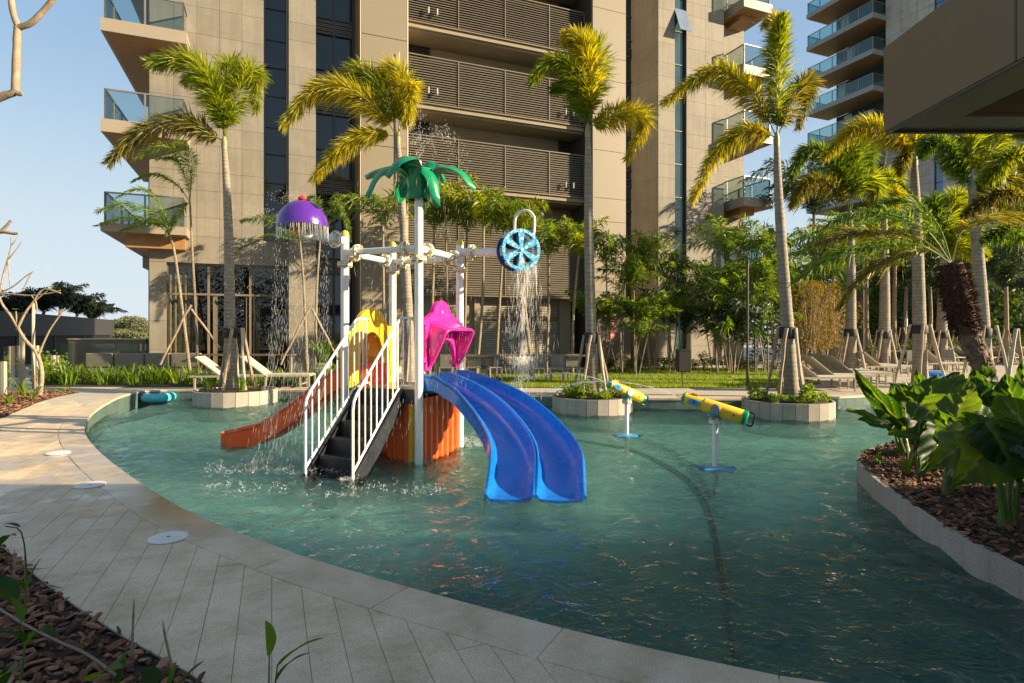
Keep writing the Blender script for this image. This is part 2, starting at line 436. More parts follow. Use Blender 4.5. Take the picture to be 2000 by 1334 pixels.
# pool
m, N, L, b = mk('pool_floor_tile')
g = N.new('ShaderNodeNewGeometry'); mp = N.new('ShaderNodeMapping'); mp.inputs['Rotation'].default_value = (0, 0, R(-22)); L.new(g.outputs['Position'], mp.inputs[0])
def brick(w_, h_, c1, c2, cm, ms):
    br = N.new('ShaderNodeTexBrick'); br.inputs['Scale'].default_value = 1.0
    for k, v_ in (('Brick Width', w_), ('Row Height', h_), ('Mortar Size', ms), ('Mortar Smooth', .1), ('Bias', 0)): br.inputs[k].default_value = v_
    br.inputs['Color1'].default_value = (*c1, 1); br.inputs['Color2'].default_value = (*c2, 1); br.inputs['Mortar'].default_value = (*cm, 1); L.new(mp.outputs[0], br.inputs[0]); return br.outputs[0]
def zone(y0, y1):      # tile colour darkened towards the camera to imitate shade and deeper water
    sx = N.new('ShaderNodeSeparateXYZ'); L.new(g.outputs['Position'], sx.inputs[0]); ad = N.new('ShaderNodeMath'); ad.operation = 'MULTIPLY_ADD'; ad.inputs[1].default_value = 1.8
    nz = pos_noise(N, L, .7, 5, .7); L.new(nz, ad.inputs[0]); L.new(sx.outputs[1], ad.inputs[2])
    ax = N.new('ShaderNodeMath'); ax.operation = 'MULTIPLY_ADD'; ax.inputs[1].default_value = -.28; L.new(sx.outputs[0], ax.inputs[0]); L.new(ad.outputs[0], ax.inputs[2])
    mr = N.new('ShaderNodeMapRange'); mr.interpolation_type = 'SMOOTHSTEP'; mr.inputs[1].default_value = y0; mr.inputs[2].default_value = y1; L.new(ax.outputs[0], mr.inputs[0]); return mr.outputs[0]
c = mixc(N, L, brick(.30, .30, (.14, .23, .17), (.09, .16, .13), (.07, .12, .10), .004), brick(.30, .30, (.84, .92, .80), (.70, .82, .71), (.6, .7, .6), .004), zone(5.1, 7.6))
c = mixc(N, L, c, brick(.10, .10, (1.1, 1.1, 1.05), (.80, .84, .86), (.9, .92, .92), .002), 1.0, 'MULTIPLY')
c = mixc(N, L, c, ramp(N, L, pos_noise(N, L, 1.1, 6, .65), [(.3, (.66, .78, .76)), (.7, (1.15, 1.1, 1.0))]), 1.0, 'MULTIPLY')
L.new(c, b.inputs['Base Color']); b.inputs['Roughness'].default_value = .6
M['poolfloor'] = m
M['pooltile'] = plain('pool_wall_tile', (.10, .15, .13), .35, var=.15, objvar=.15)
M['grate'] = plain('dark_pool_grate', (.05, .065, .05), .7, var=.3)

m, N, L, b = mk('pool_water'); N.remove(b)
h1 = pos_noise(N, L, 6, 3, .6, stretch=(1, 1.3, 1)); h2 = pos_noise(N, L, 26, 2, .5)
nb = bump(N, L, h1, 1.0, .085, None); nb = bump(N, L, h2, .6, .010, None, nb)
fr = N.new('ShaderNodeFresnel'); fr.inputs[0].default_value = 1.33; L.new(nb, fr.inputs['Normal'])
gl = N.new('ShaderNodeBsdfGlossy'); gl.inputs['Roughness'].default_value = .02; L.new(nb, gl.inputs['Normal'])
rf = N.new('ShaderNodeBsdfRefraction'); rf.inputs['IOR'].default_value = 1.33; rf.inputs['Roughness'].default_value = .0
rf.inputs[0].default_value = (.70, .97, .92, 1); L.new(nb, rf.inputs['Normal'])
tr = N.new('ShaderNodeBsdfTransparent'); tr.inputs[0].default_value = (.70, .97, .92, 1)
m1 = N.new('ShaderNodeMixShader'); m1.inputs[0].default_value = .5
L.new(rf.outputs[0], m1.inputs[1]); L.new(tr.outputs[0], m1.inputs[2])
m2 = N.new('ShaderNodeMixShader'); L.new(fr.outputs[0], m2.inputs[0]); L.new(m1.outputs[0], m2.inputs[1]); L.new(gl.outputs[0], m2.inputs[2])
L.new(m2.outputs[0], N['Material Output'].inputs[0])
M['water'] = m
m, N, L, b = mk('water_drop'); b.inputs['Base Color'].default_value = (.85, .86, .84, 1); b.inputs['Roughness'].default_value = .15
t = N.new('ShaderNodeBsdfTranslucent'); t.inputs[0].default_value = (.9, .9, .88, 1)
tp = N.new('ShaderNodeBsdfTransparent'); mx = N.new('ShaderNodeMixShader'); mx.inputs[0].default_value = .5
L.new(b.outputs[0], mx.inputs[1]); L.new(t.outputs[0], mx.inputs[2])
my = N.new('ShaderNodeMixShader'); my.inputs[0].default_value = .45; L.new(mx.outputs[0], my.inputs[1]); L.new(tp.outputs[0], my.inputs[2])
L.new(my.outputs[0], N['Material Output'].inputs[0]); M['drop'] = m
# ================================================================ setting: ground, pool, deck, beds, lawn
BD = V((math.cos(R(22.2)), math.sin(R(22.2)), 0)); ND = V((BD.y, -BD.x, 0))     # building axes
BRZ = R(22.2)
WZ, FZ = -0.25, -0.60
mb = MB(); mb.quad((-3000, -3000, -1.2), (3000, -3000, -1.2), (3000, 3000, -1.2), (-3000, 3000, -1.2))
tag(mb.build('ground', plain('distant_ground', (.10, .12, .06), .95, nscale=.01)), 'green distant ground beyond the resort', kind='structure')

near = [V((9, 1.0, 0)), V((6, 1.45, 0)), V((3.6, 1.93, 0)), V((2.3, 2.27, 0))]
for a in [(1567, 1330), (1431, 1304), (1277, 1271), (1122, 1235.5), (950, 1190.5), (837, 1160), (725, 1128.5), (590, 1088), (520, 1062), (450, 1036), (360, 997), (300, 962), (240, 922), (195, 886), (170, 858), (163, 841), (166, 826), (180, 805), (214, 783), (240, 772), (278, 762.5)]:
    near.append(G(*a))
near = spline(near, 90)
far = [G(330, 761), G(420, 761), G(560, 761), G(760, 765), G(1000, 770), G(1235, 777), G(1460, 778), G(1600, 776), G(1700, 771), G(1760, 764), G(1850, 757), G(1960, 755)]
far = spline(far, 40)
outline = near + far + [V((22, 15.5, 0)), V((22, 1.0, 0))]
OUT2 = [(p.x, p.y) for p in outline]
def inside(poly, x, y):
    c = False; j = len(poly) - 1
    for i in range(len(poly)):
        xi, yi = poly[i]; xj, yj = poly[j]
        if (yi > y) != (yj > y) and x < (xj - xi) * (y - yi) / (yj - yi) + xi: c = not c
        j = i
    return c
# bed at the lower left and bed at the far left
bedA = [G(*a) for a in [(-90, 1010), (7, 1077), (67, 1130), (135, 1184), (180, 1215), (237, 1252), (325, 1302), (385, 1338), (500, 1430), (560, 1500)]]
bedA = spline(bedA, 30); bedA_poly = [(p.x, p.y) for p in bedA] + [(-.9, -1), (-6.5, -1), (-6.5, bedA[0].y)]
bedB = [G(*a) for a in [(-120, 870), (0, 817), (40, 800), (75, 785), (112, 774), (155, 766), (100, 763), (0, 766), (-160, 775)]]
bedB_poly = [(p.x, p.y) for p in bedB]
lawn_poly = [tuple(G(840, 757).xy), tuple(G(1000, 757).xy), tuple(G(1250, 757.5).xy), tuple(G(1560, 757.5).xy), (9.2, 17.5), (10.5, 24.5), (6, 25.2), (1, 23.3), (-3.2, 21.6), (-3.0, 18.5)]

def sheet(name, outer, holes, z, mat, label):
    polys = [[V((p[0], p[1], 0)) for p in outer]] + [[V((p[0], p[1], 0)) for p in h] for h in holes]
    flat = [p for pl in polys for p in pl]
    mb = MB(); mb.v = [(p.x, p.y, z) for p in flat]
    for t in tessellate_polygon(polys):
        a, b_, c_ = [flat[i] for i in t]
        if (b_ - a).cross(c_ - a).z < 0: t = (t[0], t[2], t[1])
        mb.face(t)
    return tag(mb.build(name, mat), label, kind='structure')
m, N, L, b = mk('deck_paving_far')
br = N.new('ShaderNodeTexBrick'); br.inputs['Scale'].default_value = 1.0
for k, v_ in (('Brick Width', .60), ('Row Height', .30), ('Mortar Size', .006), ('Mortar Smooth', .2)): br.inputs[k].default_value = v_
br.inputs['Color1'].default_value = (.52, .46, .37, 1); br.inputs['Color2'].default_value = (.46, .40, .32, 1); br.inputs['Mortar'].default_value = (.22, .19, .15, 1)
g = N.new('ShaderNodeNewGeometry'); L.new(g.outputs['Position'], br.inputs[0])
c = mixc(N, L, br.outputs[0], ramp(N, L, pos_noise(N, L, 1.5, 6, .65), [(.3, (.85, .85, .85)), (.7, (1.08, 1.06, 1.02))]), 1.0, 'MULTIPLY')
L.new(c, b.inputs['Base Color']); b.inputs['Roughness'].default_value = .6
M['paving'] = m
sheet('deck', [(-45, -15), (70, -15), (70, 70), (-45, 70)], [OUT2], -.012, M['paving'], 'pale stone deck around the pool')

# ---- planks, cut where the pool and the beds begin
deck = Thing('deck_paving', None, None, (0, 0, 0)); deck.o['kind'] = 'structure'; deck.o['label'] = 'long pale stone planks laid across the deck'
def free(x, y): return not inside(OUT2, x, y) and not inside(bedA_poly, x, y) and not inside(bedB_poly, x, y)
W_, L_ = .162, 1.15
plks = []
for ib in range(-90, 30):
    b0, b1 = ib * W_ + .0016, (ib + 1) * W_ - .0016
    off = (ib % 3) * L_ / 3
    for jn in range(-16, 4):
        b0, b1 = ib * W_ + .0016, (ib + 1) * W_ - .0016
        n0, n1 = jn * L_ + off + .0010, (jn + 1) * L_ + off - .0010
        cpt = BD * (b0 + b1) / 2 + ND * (n0 + n1) / 2
        if not (.8 < cpt.y < 12.6 and -13 < cpt.x < 3.5): continue
        def span(bb):
            ok = [k for k in range(25) if free(*(BD * bb + ND * (n0 + (n1 - n0) * k / 24)).xy)]
            return (n0 + (n1 - n0) * ok[0] / 24, n0 + (n1 - n0) * ok[-1] / 24) if ok else None
        e0, e1 = span(b0), span(b1)
        if not e0 and not e1: continue
        if e0 is None:
            for f_ in (.3, .6, .9):
                e0 = span(b0 + (b1 - b0) * f_)
                if e0: b0 = b0 + (b1 - b0) * f_; break
        if e1 is None:
            for f_ in (.7, .4, .1):
                e1 = span(b0 + (b1 - b0) * f_)
                if e1: b1 = b0 + (b1 - b0) * f_; break
        if e0 is None or e1 is None: continue
        ends = [e0, e1]
        poly = [BD * b0 + ND * ends[0][0], BD * b1 + ND * ends[1][0], BD * b1 + ND * ends[1][1], BD * b0 + ND * ends[0][1]]
        px = 1000 + cpt.x / max(cpt.y, .1) * F
        plks.append((0 if -60 < px < 2060 and cpt.y > 2.35 else 1, cpt.length, poly, cpt))
plks.sort(key=lambda q: (q[0], q[1]))
rest = MB(); rr = random.Random(3)
for i, (_, _, poly, cpt) in enumerate(plks):
    dz = rr.uniform(-.0015, .0015)
    if i < 298:
        mb = MB(); o_ = cpt.copy(); o_.z = -.004
        pl = [(p.x - o_.x, p.y - o_.y) for p in poly]
        vs = [(x, y, 0 + dz) for x, y in pl] + [(x, y, -.014) for x, y in pl]
        mb.add(vs, [(3, 2, 1, 0), (0, 1, 5, 4), (1, 2, 6, 5), (2, 3, 7, 6), (3, 0, 4, 7)])
        o = mb.build('plank', M['deck'], deck.o); o.location = o_
    else:
        vs = [(p.x, p.y, -.004 + dz) for p in poly]
        rest.add(vs, [(3, 2, 1, 0)])
rest_o = rest.build('plank_field', M['deck'], deck.o); rest_o['kind'] = 'stuff'

# ---- coping stones and pool wall tiles
cop = Thing('pool_coping', None, None, (0, 0, 0)); cop.o['kind'] = 'structure'; cop.o['label'] = 'pale granite coping along the pool edge'
wall = Thing('pool_wall', None, None, (0, 0, 0)); wall.o['kind'] = 'structure'; wall.o['label'] = 'tiled pool wall below the coping'
edge = near + far
cum = [0]
for i in range(1, len(edge)): cum.append(cum[-1] + (edge[i] - edge[i - 1]).length)
def at_len(s):
    k = 0
    while k < len(cum) - 2 and cum[k + 1] < s: k += 1
    u = (s - cum[k]) / max(1e-9, cum[k + 1] - cum[k])
    return edge[k].lerp(edge[k + 1], u)
def nrm(s):
    t = at_len(min(cum[-1], s + .12)) - at_len(max(0, s - .12)); t.normalize()
    return V((-t.y, t.x, 0))      # away from the water
# outline runs anticlockwise seen from above? choose the side that is outside
s_t = cum[-1] * .3
sg = 1 if not inside(OUT2, *(at_len(s_t) + nrm(s_t) * .2).xy) else -1
s = 2.0
while s < cum[-1] - 1.0:
    st = 1.0; k = 6; mb = MB(); inn = []; outr = []
    for q in range(k + 1):
        ss = s + .003 + (st - .006) * q / k; p = at_len(ss); nn = nrm(ss) * sg
        inn.append(p - nn * .015); outr.append(p + nn * .30)
    z1, z0 = .0, -.045
    for q in range(k):
        mb.quad(V((*inn[q].xy, z1)), V((*inn[q + 1].xy, z1)), V((*outr[q + 1].xy, z1)), V((*outr[q].xy, z1)))
        mb.quad(V((*inn[q].xy, z0)), V((*inn[q + 1].xy, z0)), V((*inn[q + 1].xy, z1)), V((*inn[q].xy, z1)))
        mb.quad(V((*outr[q].xy, z0)), V((*outr[q + 1].xy, z0)), V((*outr[q + 1].xy, z1)), V((*outr[q].xy, z1)))
    for q, a_, b_ in ((0, inn, outr), (k, inn, outr)):
        mb.quad(V((*inn[q].xy, z0)), V((*outr[q].xy, z0)), V((*outr[q].xy, z1)), V((*inn[q].xy, z1)))
    cop.part('coping_stone', mb, M['coping'])
    s += st
s = 8.0
while s < cum[-1] - .4:
    p0, p1 = at_len(s + .003), at_len(s + .297)
    n0 = nrm(s + .15) * sg
    mb = MB(); mb.quad(V((*p0.xy, FZ)), V((*p1.xy, FZ)), V((*p1.xy, -.046)), V((*p0.xy, -.046)))
    wall.part('wall_tile', mb, M['pooltile']); s += .30
mb = MB()
for i in range(len(outline)):
    a, b_ = outline[i], outline[(i + 1) % len(outline)]
    nn = V((-(b_ - a).y, (b_ - a).x, 0)).normalized() * sg * .012
    mb.quad(a + nn + V((0, 0, FZ)), b_ + nn + V((0, 0, FZ)), b_ + nn + V((0, 0, -.014)), a + nn + V((0, 0, -.014)))
wall.part('wall_backing', mb, M['grate'])
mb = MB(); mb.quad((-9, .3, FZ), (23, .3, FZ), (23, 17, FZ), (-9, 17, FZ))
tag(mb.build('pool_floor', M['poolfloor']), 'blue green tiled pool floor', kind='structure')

# dark drain line curving over the pool floor
gl_ = [G(a, b_, -.46) for a, b_ in [(1060, 842), (1115, 846), (1180, 856), (1240, 868), (1310, 900), (1350, 930), (1382, 980), (1402, 1060), (1425, 1200), (1438, 1300), (1445, 1400)]]
gl_ = spline(gl_, 60)
mb = MB()
for i in range(59):
    a, b_ = gl_[i], gl_[i + 1]; t = (b_ - a).normalized(); nn = V((-t.y, t.x, 0)) * (.05 if i < 26 else max(.012, .05 - (i - 26) * .0016))
    for z0, z1 in ((FZ + .002, FZ + .03),):
        mb.quad(V((*(a + nn).xy, z1)), V((*(a - nn).xy, z1)), V((*(b_ - nn).xy, z1)), V((*(b_ + nn).xy, z1)))
        mb.quad(V((*(a - nn).xy, z0)), V((*(b_ - nn).xy, z0)), V((*(b_ - nn).xy, z1)), V((*(a - nn).xy, z1)))
        mb.quad(V((*(a + nn).xy, z0)), V((*(b_ + nn).xy, z0)), V((*(b_ + nn).xy, z1)), V((*(a + nn).xy, z1)))
tag(mb.build('pool_step', M['grate']), 'dark curved step edge across the pool floor', kind='structure')

# ---- water surface: a real wave mesh
nx, ny = 960, 660
xs = np.linspace(-8.6, 14.5, nx); ys = 0.6 + (16.6 - .6) * (np.linspace(0, 1, ny) ** 1.45)
X_, Y_ = np.meshgrid(xs, ys)
rng = np.random.RandomState(5); Z_ = np.zeros_like(X_)
for i in range(46):
    lam = 10 ** rng.uniform(-.82, -.12); k = 2 * np.pi / lam; a = rng.uniform(0, 2 * np.pi) if i % 2 else rng.normal(2.7, .6)
    amp = .0066 * lam ** 1.15 * rng.uniform(.5, 1.2)
    wx = .25 * np.sin(.7 * X_ + .5 * Y_ + i)
    Z_ += amp * np.sin(k * (np.cos(a) * X_ + np.sin(a) * Y_) + rng.uniform(0, 7) + wx * 1.5)
for cx_, cy_, am, w_ in ((-1.9, 7.2, .006, .55), (-2.9, 8.3, .010, .8), (-3.4, 7.2, .010, .8), (.3, 8.6, .010, .8), (.35, 5.9, .006, .5), (-.9, 8.6, .006, .5), (1.9, 10, .003, .4), (2.6, 7.6, .003, .4)):
    d_ = np.hypot(X_ - cx_, Y_ - cy_); Z_ += am * np.sin(d_ * 38 + cx_ * 9) * np.exp(-d_ / w_)
vs = np.stack([X_, Y_, Z_ + WZ], -1).reshape(-1, 3)
idx = np.arange(nx * ny).reshape(ny, nx)
fs = np.stack([idx[:-1, :-1], idx[:-1, 1:], idx[1:, 1:], idx[1:, :-1]], -1).reshape(-1, 4)
me = bpy.data.meshes.new('pool_water'); me.vertices.add(len(vs)); me.vertices.foreach_set('co', vs.ravel())
me.loops.add(fs.size); me.loops.foreach_set('vertex_index', fs.ravel().astype(np.int32))
me.polygons.add(len(fs)); me.polygons.foreach_set('loop_start', np.arange(0, fs.size, 4, dtype=np.int32))
me.polygons.foreach_set('use_smooth', np.ones(len(fs), bool)); me.update(calc_edges=True)
me.materials.append(M['water'])
water = bpy.data.objects.new('water', me); C.objects.link(water)
tag(water, 'rippled green blue pool water', kind='structure')


# ---- beds with bark chips
def chips(name, poly, z, n, size, seed, label, dens=None):
    rr = random.Random(seed); xs = [p[0] for p in poly]; ys = [p[1] for p in poly]; mb = MB()
    k = 0; tries = 0
    while k < n and tries < n * 30:
        tries += 1
        x, y = rr.uniform(min(xs), max(xs)), rr.uniform(min(ys), max(ys))
        if not inside(poly, x, y): continue
        if dens and rr.random() > dens(x, y): continue
        s_ = size * rr.uniform(.45, 1.5); M3 = Matrix.Rotation(rr.uniform(0, 6.3), 3, 'Z') @ Matrix.Rotation(rr.gauss(0, .35), 3, 'X') @ Matrix.Rotation(rr.gauss(0, .3), 3, 'Y')
        w, l, h = s_ * rr.uniform(.35, .6), s_, s_ * rr.uniform(.10, .22)
        c0 = V((x, y, z + rr.uniform(-.2, .75) * h + rr.uniform(0, .012)))
        vs = []
        for kz in (-1, 1):
            for jx, jy in ((-1, -.8), (-.2, -1.05), (.9, -.7), (1, .75), (.1, 1.05), (-.95, .7)):
                tp = .85 if kz > 0 else 1
                vs.append(c0 + M3 @ V((jy * w / 2 * tp * rr.uniform(.8, 1.15), jx * l / 2 * tp * rr.uniform(.85, 1.1), kz * h / 2 * rr.uniform(.6, 1.1))))
        mb.add(vs, [(5, 4, 3, 2, 1, 0), (6, 7, 8, 9, 10, 11)] + [(i, (i + 1) % 6, 6 + (i + 1) % 6, 6 + i) for i in range(6)])
        k += 1
    return tag(mb.build(name, M['bark']), label, kind='stuff')
m, N, L, b = mk('bark_chip_island')
g = N.new('ShaderNodeNewGeometry')
c = ramp(N, L, g.outputs['Random Per Island'], [(0, (.05, .022, .010)), (.35, (.13, .055, .025)), (.7, (.23, .10, .045)), (1, (.32, .19, .10))])
c = mixc(N, L, c, ramp(N, L, pos_noise(N, L, 60, 4, .7), [(.3, (.55, .5, .5)), (.7, (1.2, 1.2, 1.2))]), 1.0, 'MULTIPLY')
L.new(c, b.inputs['Base Color']); b.inputs['Roughness'].default_value = .85; bump(N, L, pos_noise(N, L, 90, 3, .7), .7, .004, b)
M['bark'] = m
mb = MB(); mb.prism(bedA_poly, -.10, .004); tag(mb.build('near_bed_soil', M['soil']), 'dark soil bed at the near left', kind='structure')
chips('bark_mulch', bedA_poly, .015, 7500, .066, 1, 'brown bark chips covering the near left bed', lambda x, y: 1.0 if y > 1.6 else .25)
chips('bark_fines', bedA_poly, .008, 7000, .032, 15, 'small bark litter between the chips of the near left bed', lambda x, y: 1.0 if y > 1.6 else .2)
mb = MB()
for i in range(len(bedA) - 1):
    a, b_ = bedA[i], bedA[i + 1]; t = (b_ - a).normalized(); nn = V((-t.y, t.x, 0)) * .006
    mb.bar(V((*a.xy, .005)), V((*b_.xy, .005)), .008, .04)
tag(mb.build('bed_edging', M['darkmetal']), 'dark metal edging between deck and near left bed', 'edging')
mb = MB(); mb.prism(bedB_poly, -.05, .006); tag(mb.build('left_bed_soil', M['soil']), 'soil bed at the far left of the deck', kind='structure')
chips('bark_litter', bedB_poly, .015, 2200, .07, 2, 'reddish bark chips in the far left bed')

# right-hand bed inside the pool, with its own tiled wall
RZ = -.03
br_ = [G(*a, RZ) for a in [(2400, 1318), (2200, 1214), (2060, 1141), (1940, 1078), (1880, 1045), (1820, 1010), (1772, 978), (1724, 944), (1697, 921), (1680, 906), (1678, 897), (1684, 886), (1700, 877), (1730, 867), (1765, 859), (1830, 850), (1920, 838)]]
br_ = spline(br_, 56); bed_poly = [(p.x, p.y) for p in br_] + [(11, 10.2), (16, 9), (16, 2.1), (6, 2.0)]
mb = MB(); mb.prism(bed_poly, FZ, RZ - .02); tag(mb.build('right_bed_soil', M['soil']), 'dark soil in the curved bed at the right', kind='structure')
chips('bark_cover', bed_poly, RZ - .005, 11000, .058, 4, 'dark brown bark chips under the elephant ear plants', lambda x, y: 1.0 if x < 6 else .25)
bw = Thing('bed_wall', None, None, (0, 0, 0)); bw.o['kind'] = 'structure'; bw.o['label'] = 'curved speckled granite wall holding the right bed'
cb = [0]
for i in range(1, len(br_)): cb.append(cb[-1] + (br_[i] - br_[i - 1]).length)
def bl(s):
    k = 0
    while k < len(cb) - 2 and cb[k + 1] < s: k += 1
    return br_[k].lerp(br_[k + 1], (s - cb[k]) / max(1e-9, cb[k + 1] - cb[k]))
s = .0
ctr = V((4.6, 5.6, 0))
while s < cb[-1] - .30:
    mb = MB(); pts = [bl(s + .0008 + .2984 * q / 3) for q in range(4)]
    for q in range(3):
        a, b_ = pts[q], pts[q + 1]; t = (b_ - a).normalized(); nn = V((t.y, -t.x, 0))
        if nn.dot(ctr - a) > 0: nn = -nn
        for off, zt in ((0.0, RZ),):
            ao, bo = a + nn * .02, b_ + nn * .02; ai, bi = a - nn * .02, b_ - nn * .02
            mb.quad(V((*ao.xy, FZ)), V((*bo.xy, FZ)), V((*bo.xy, zt)), V((*ao.xy, zt)))
            mb.quad(V((*ao.xy, zt)), V((*bo.xy, zt)), V((*bi.xy, zt)), V((*ai.xy, zt)))
            mb.quad(V((*ai.xy, RZ - .1)), V((*bi.xy, RZ - .1)), V((*bi.xy, zt)), V((*ai.xy, zt)))
    bw.part('granite_slab', mb, M['curb']); s += .30

# lawn
sheet('lawn_base', lawn_poly, [], .004, M['grassbase'], 'green soil under the lawn')
rr = random.Random(11); mb = MB(); k = 0
lx = [p[0] for p in lawn_poly]; ly = [p[1] for p in lawn_poly]
while k < 42000:
    x, y = rr.uniform(min(lx), max(lx)), rr.uniform(min(ly), max(ly))
    if rr.random() > (1.0 if y < 19 else .45) or not inside(lawn_poly, x, y): continue
    h = rr.uniform(.035, .075); a = rr.uniform(0, 6.3); w = .007; dx, dy = math.cos(a) * w, math.sin(a) * w
    lx_, ly_ = rr.gauss(0, .025), rr.gauss(0, .025)
    mb.add([(x - dx, y - dy, .004), (x + dx, y + dy, .004), (x + lx_, y + ly_, .004 + h)], [(0, 1, 2)]); k += 1
tag(mb.build('grass', M['grass']), 'sunlit mown lawn behind the far pool edge', kind='stuff')

# white skimmer lids
for (px, py, w, lb) in ((329, 1051, 70, 'round white skimmer lid nearest the camera on the wet deck'), (176, 948, 56, 'middle one of three round white skimmer lids on the deck'), (113, 885, 44, 'farthest one of three round white skimmer lids on the deck')):
    p = G(px, py); t = Thing('skimmer_lid', lb, 'lid', (p.x, p.y, .0), 'skimmer lids along the deck')
    r = .132; mb = MB(); mb.lathe([(0.012, .012), (.03, .013), (.03, .011), (.06, .013), (.06, .011), (.09, .013), (.09, .011), (.12, .013), (r, .008), (r, .0)], t.loc, n=40)
    t.part('disc', mb, M['lid'], True, 30)
    mb = MB(); mb.lathe([(0, .009), (.012, .009), (.012, .012)], t.loc, n=16); t.part('finger_hole', mb, M['void'])
# drip hose in the near bed
mb = MB(); mb.tube(spline([G(-20, 1195), G(40, 1235), G(110, 1272), G(170, 1300), G(230, 1345)], 16), .007, 8)
for v_i in range(len(mb.v)): mb.v[v_i] = (mb.v[v_i][0], mb.v[v_i][1], mb.v[v_i][2] + .05)
tag(mb.build('drip_hose', plain('brown_hose', (.16, .10, .07), .5), smooth=True), 'thin brown irrigation hose lying over the bark chips', 'hose')
# ================================================================ main hotel building
O0 = V((-11.7, 19.0, 0))
def W(b, n, z): return O0 + BD * b + ND * n + V((0, 0, z))
def bpx(px, n=0.0):
    k = (px - CX) / F; o = O0 + ND * n
    return (k * o.y - o.x) / (BD.x - k * BD.y)
def zpx(px, py, n=0.0):
    p = W(bpx(px, n), n, 0); return EYE - (py - HY) / F * p.y
TOPZ = 21.0
bld = Thing('hotel_building', 'beige stone clad hotel block with louvred balconies behind the pool', 'building', W(0, 0, 0))
def fbox(mb, b0, b1, n0, n1, z0, z1):
    mb.box(W((b0 + b1) / 2, (n0 + n1) / 2, (z0 + z1) / 2), (b1 - b0, abs(n1 - n0), z1 - z0), rz=BRZ)
def fpart(name, mat, *boxes, sm=False):
    mb = MB()
    for bx in boxes: fbox(mb, *bx)
    return bld.part(name, mb, mat)
def panels(b0, b1, n, z0, z1, cols, rowh, mat, name='stone_panel', gap=.008, th=.03, stag=False):
    """panels as separate pieces on a dark backing"""
    cw = (b1 - b0) / cols; z = z0
    hs = rowh if isinstance(rowh, (list, tuple)) else [rowh]
    i = 0
    while z < z1 - .05:
        h = min(hs[i % len(hs)], z1 - z)
        for c_ in range(cols):
            piece(name, mat, bld.o, W(b0 + cw * (c_ + .5), n + th / 2, z + h / 2), (cw - gap, th, h - gap), BRZ, bld.loc)
        z += h; i += 1
def side_panels(b, n0, n1, z0, z1, cols, rowh, mat, sgn=-1, name='stone_panel', gap=.008, th=.03):
    cw = (n1 - n0) / cols; z = z0; hs = rowh if isinstance(rowh, (list, tuple)) else [rowh]; i = 0
    while z < z1 - .05:
        h = min(hs[i % len(hs)], z1 - z)
        for c_ in range(cols):
            piece(name, mat, bld.o, W(b + sgn * th / 2, n0 + cw * (c_ + .5), z + h / 2), (th, cw - gap, h - gap), BRZ, bld.loc)
        z += h; i += 1

bA, bB, bC, bD_, bE = 0.0, bpx(325), bpx(515), bpx(562), bpx(617, .45)
ROW = [.90, .62]
# wall left of the first glass strip
zt_win = zpx(325, 512)
fpart('wall', M['grout'], (bA, bC, -.6, -.004, zt_win, TOPZ), (bA, bB, -.6, -.004, 0, zt_win), (bC, bD_, -.6, -.004, zt_win, zpx(540, 472)))
panels(bA, bC, 0, zt_win, TOPZ, 5, [.90, .62], M['stone'])
panels(bA, bB, 0, 0.0, zt_win, 1, .95, M['stone'])
panels(bC + .005, bD_ - .005, 0, zt_win, zpx(540, 472), 1, 2.0, M['stone'])
side_panels(0, -3.0, 0.0, 0, TOPZ, 1, .95, M['stone'])
# dark return behind the corner (the block continues back)
fpart('rear_wall', M['fascia'], (-.45, .6, -9.0, -3.05, 0, 20.5))
fpart('rear_box', M['fascia'], (-.75, -.46, -8.0, -3.2, 3.9, 4.6))
# first glass strip
z0 = zpx(540, 472)
fpart('window_strip', M['facglass'], (bC, bD_, -.30, -.25, z0, TOPZ))
z = z0
while z < TOPZ:
    fpart('transom', M['darkmetal'], (bC, bD_, -.25, -.20, z, z + .05)); z += 3.05
    fpart('transom', M['darkmetal'], (bC, bD_, -.25, -.21, z - 1.0, z - .96)); fpart('transom', M['darkmetal'], (bC, bD_, -.25, -.215, z - 2.1, z - 2.07))
fpart('strip_jamb', M['darkmetal'], (bC - .002, bC + .05, -.25, -.01, z0, TOPZ), (bD_ - .05, bD_, -.25, .44, z0, TOPZ))
# stone pilaster
n1 = .45
bp0, bp1 = bpx(564, n1), bpx(617, n1)
fpart('pilaster_core', M['grout'], (bp0 + .01, bp1 - .01, -.6, n1 - .004, 0, TOPZ))
panels(bp0, bp1, n1, 0, TOPZ, 1, [.90, .62], M['stone'])
side_panels(bp0, -.3, n1, 0, TOPZ, 1, [.90, .62], M['stone'])
# recessed glass bay
nb_ = -1.5
b0, b1 = bp1 - .6, bpx(692, nb_)
fpart('bay_glass', M['facglass'], (b0, b1, nb_ - .1, nb_, 0, TOPZ))
mb = MB(); bm = bpx(652, nb_)
fbox(mb, bm - .04, bm + .04, nb_, nb_ + .08, 0, TOPZ); fbox(mb, b1 - .09, b1, nb_, nb_ + .1, 0, TOPZ)
bl2 = bpx(683, nb_); fbox(mb, bl2 - .02, bl2 + .02, nb_, nb_ + .06, 3, TOPZ)
lvl = [zpx(655, 365, nb_) + 3.05 * k for k in range(-1, 6)]
for z in lvl:
    fbox(mb, b0, b1, nb_, nb_ + .09, z + .24, z + .30); fbox(mb, b0, b1, nb_, nb_ + .09, z - .34, z - .28)
    fbox(mb, b0, b1, nb_, nb_ + .07, z + 1.35, z + 1.40)
bld.part('bay_frame', mb, M['darkmetal'])
for z in lvl:
    mb = MB()
    for q in range(7): fbox(mb, b0, b1 - .09, nb_ + .005, nb_ + .06 + .02 * (q % 2), z - .28 + q * .075, z - .28 + q * .075 + .045)
    o = bld.part('spandrel_louvre', mb, M['louvre'])
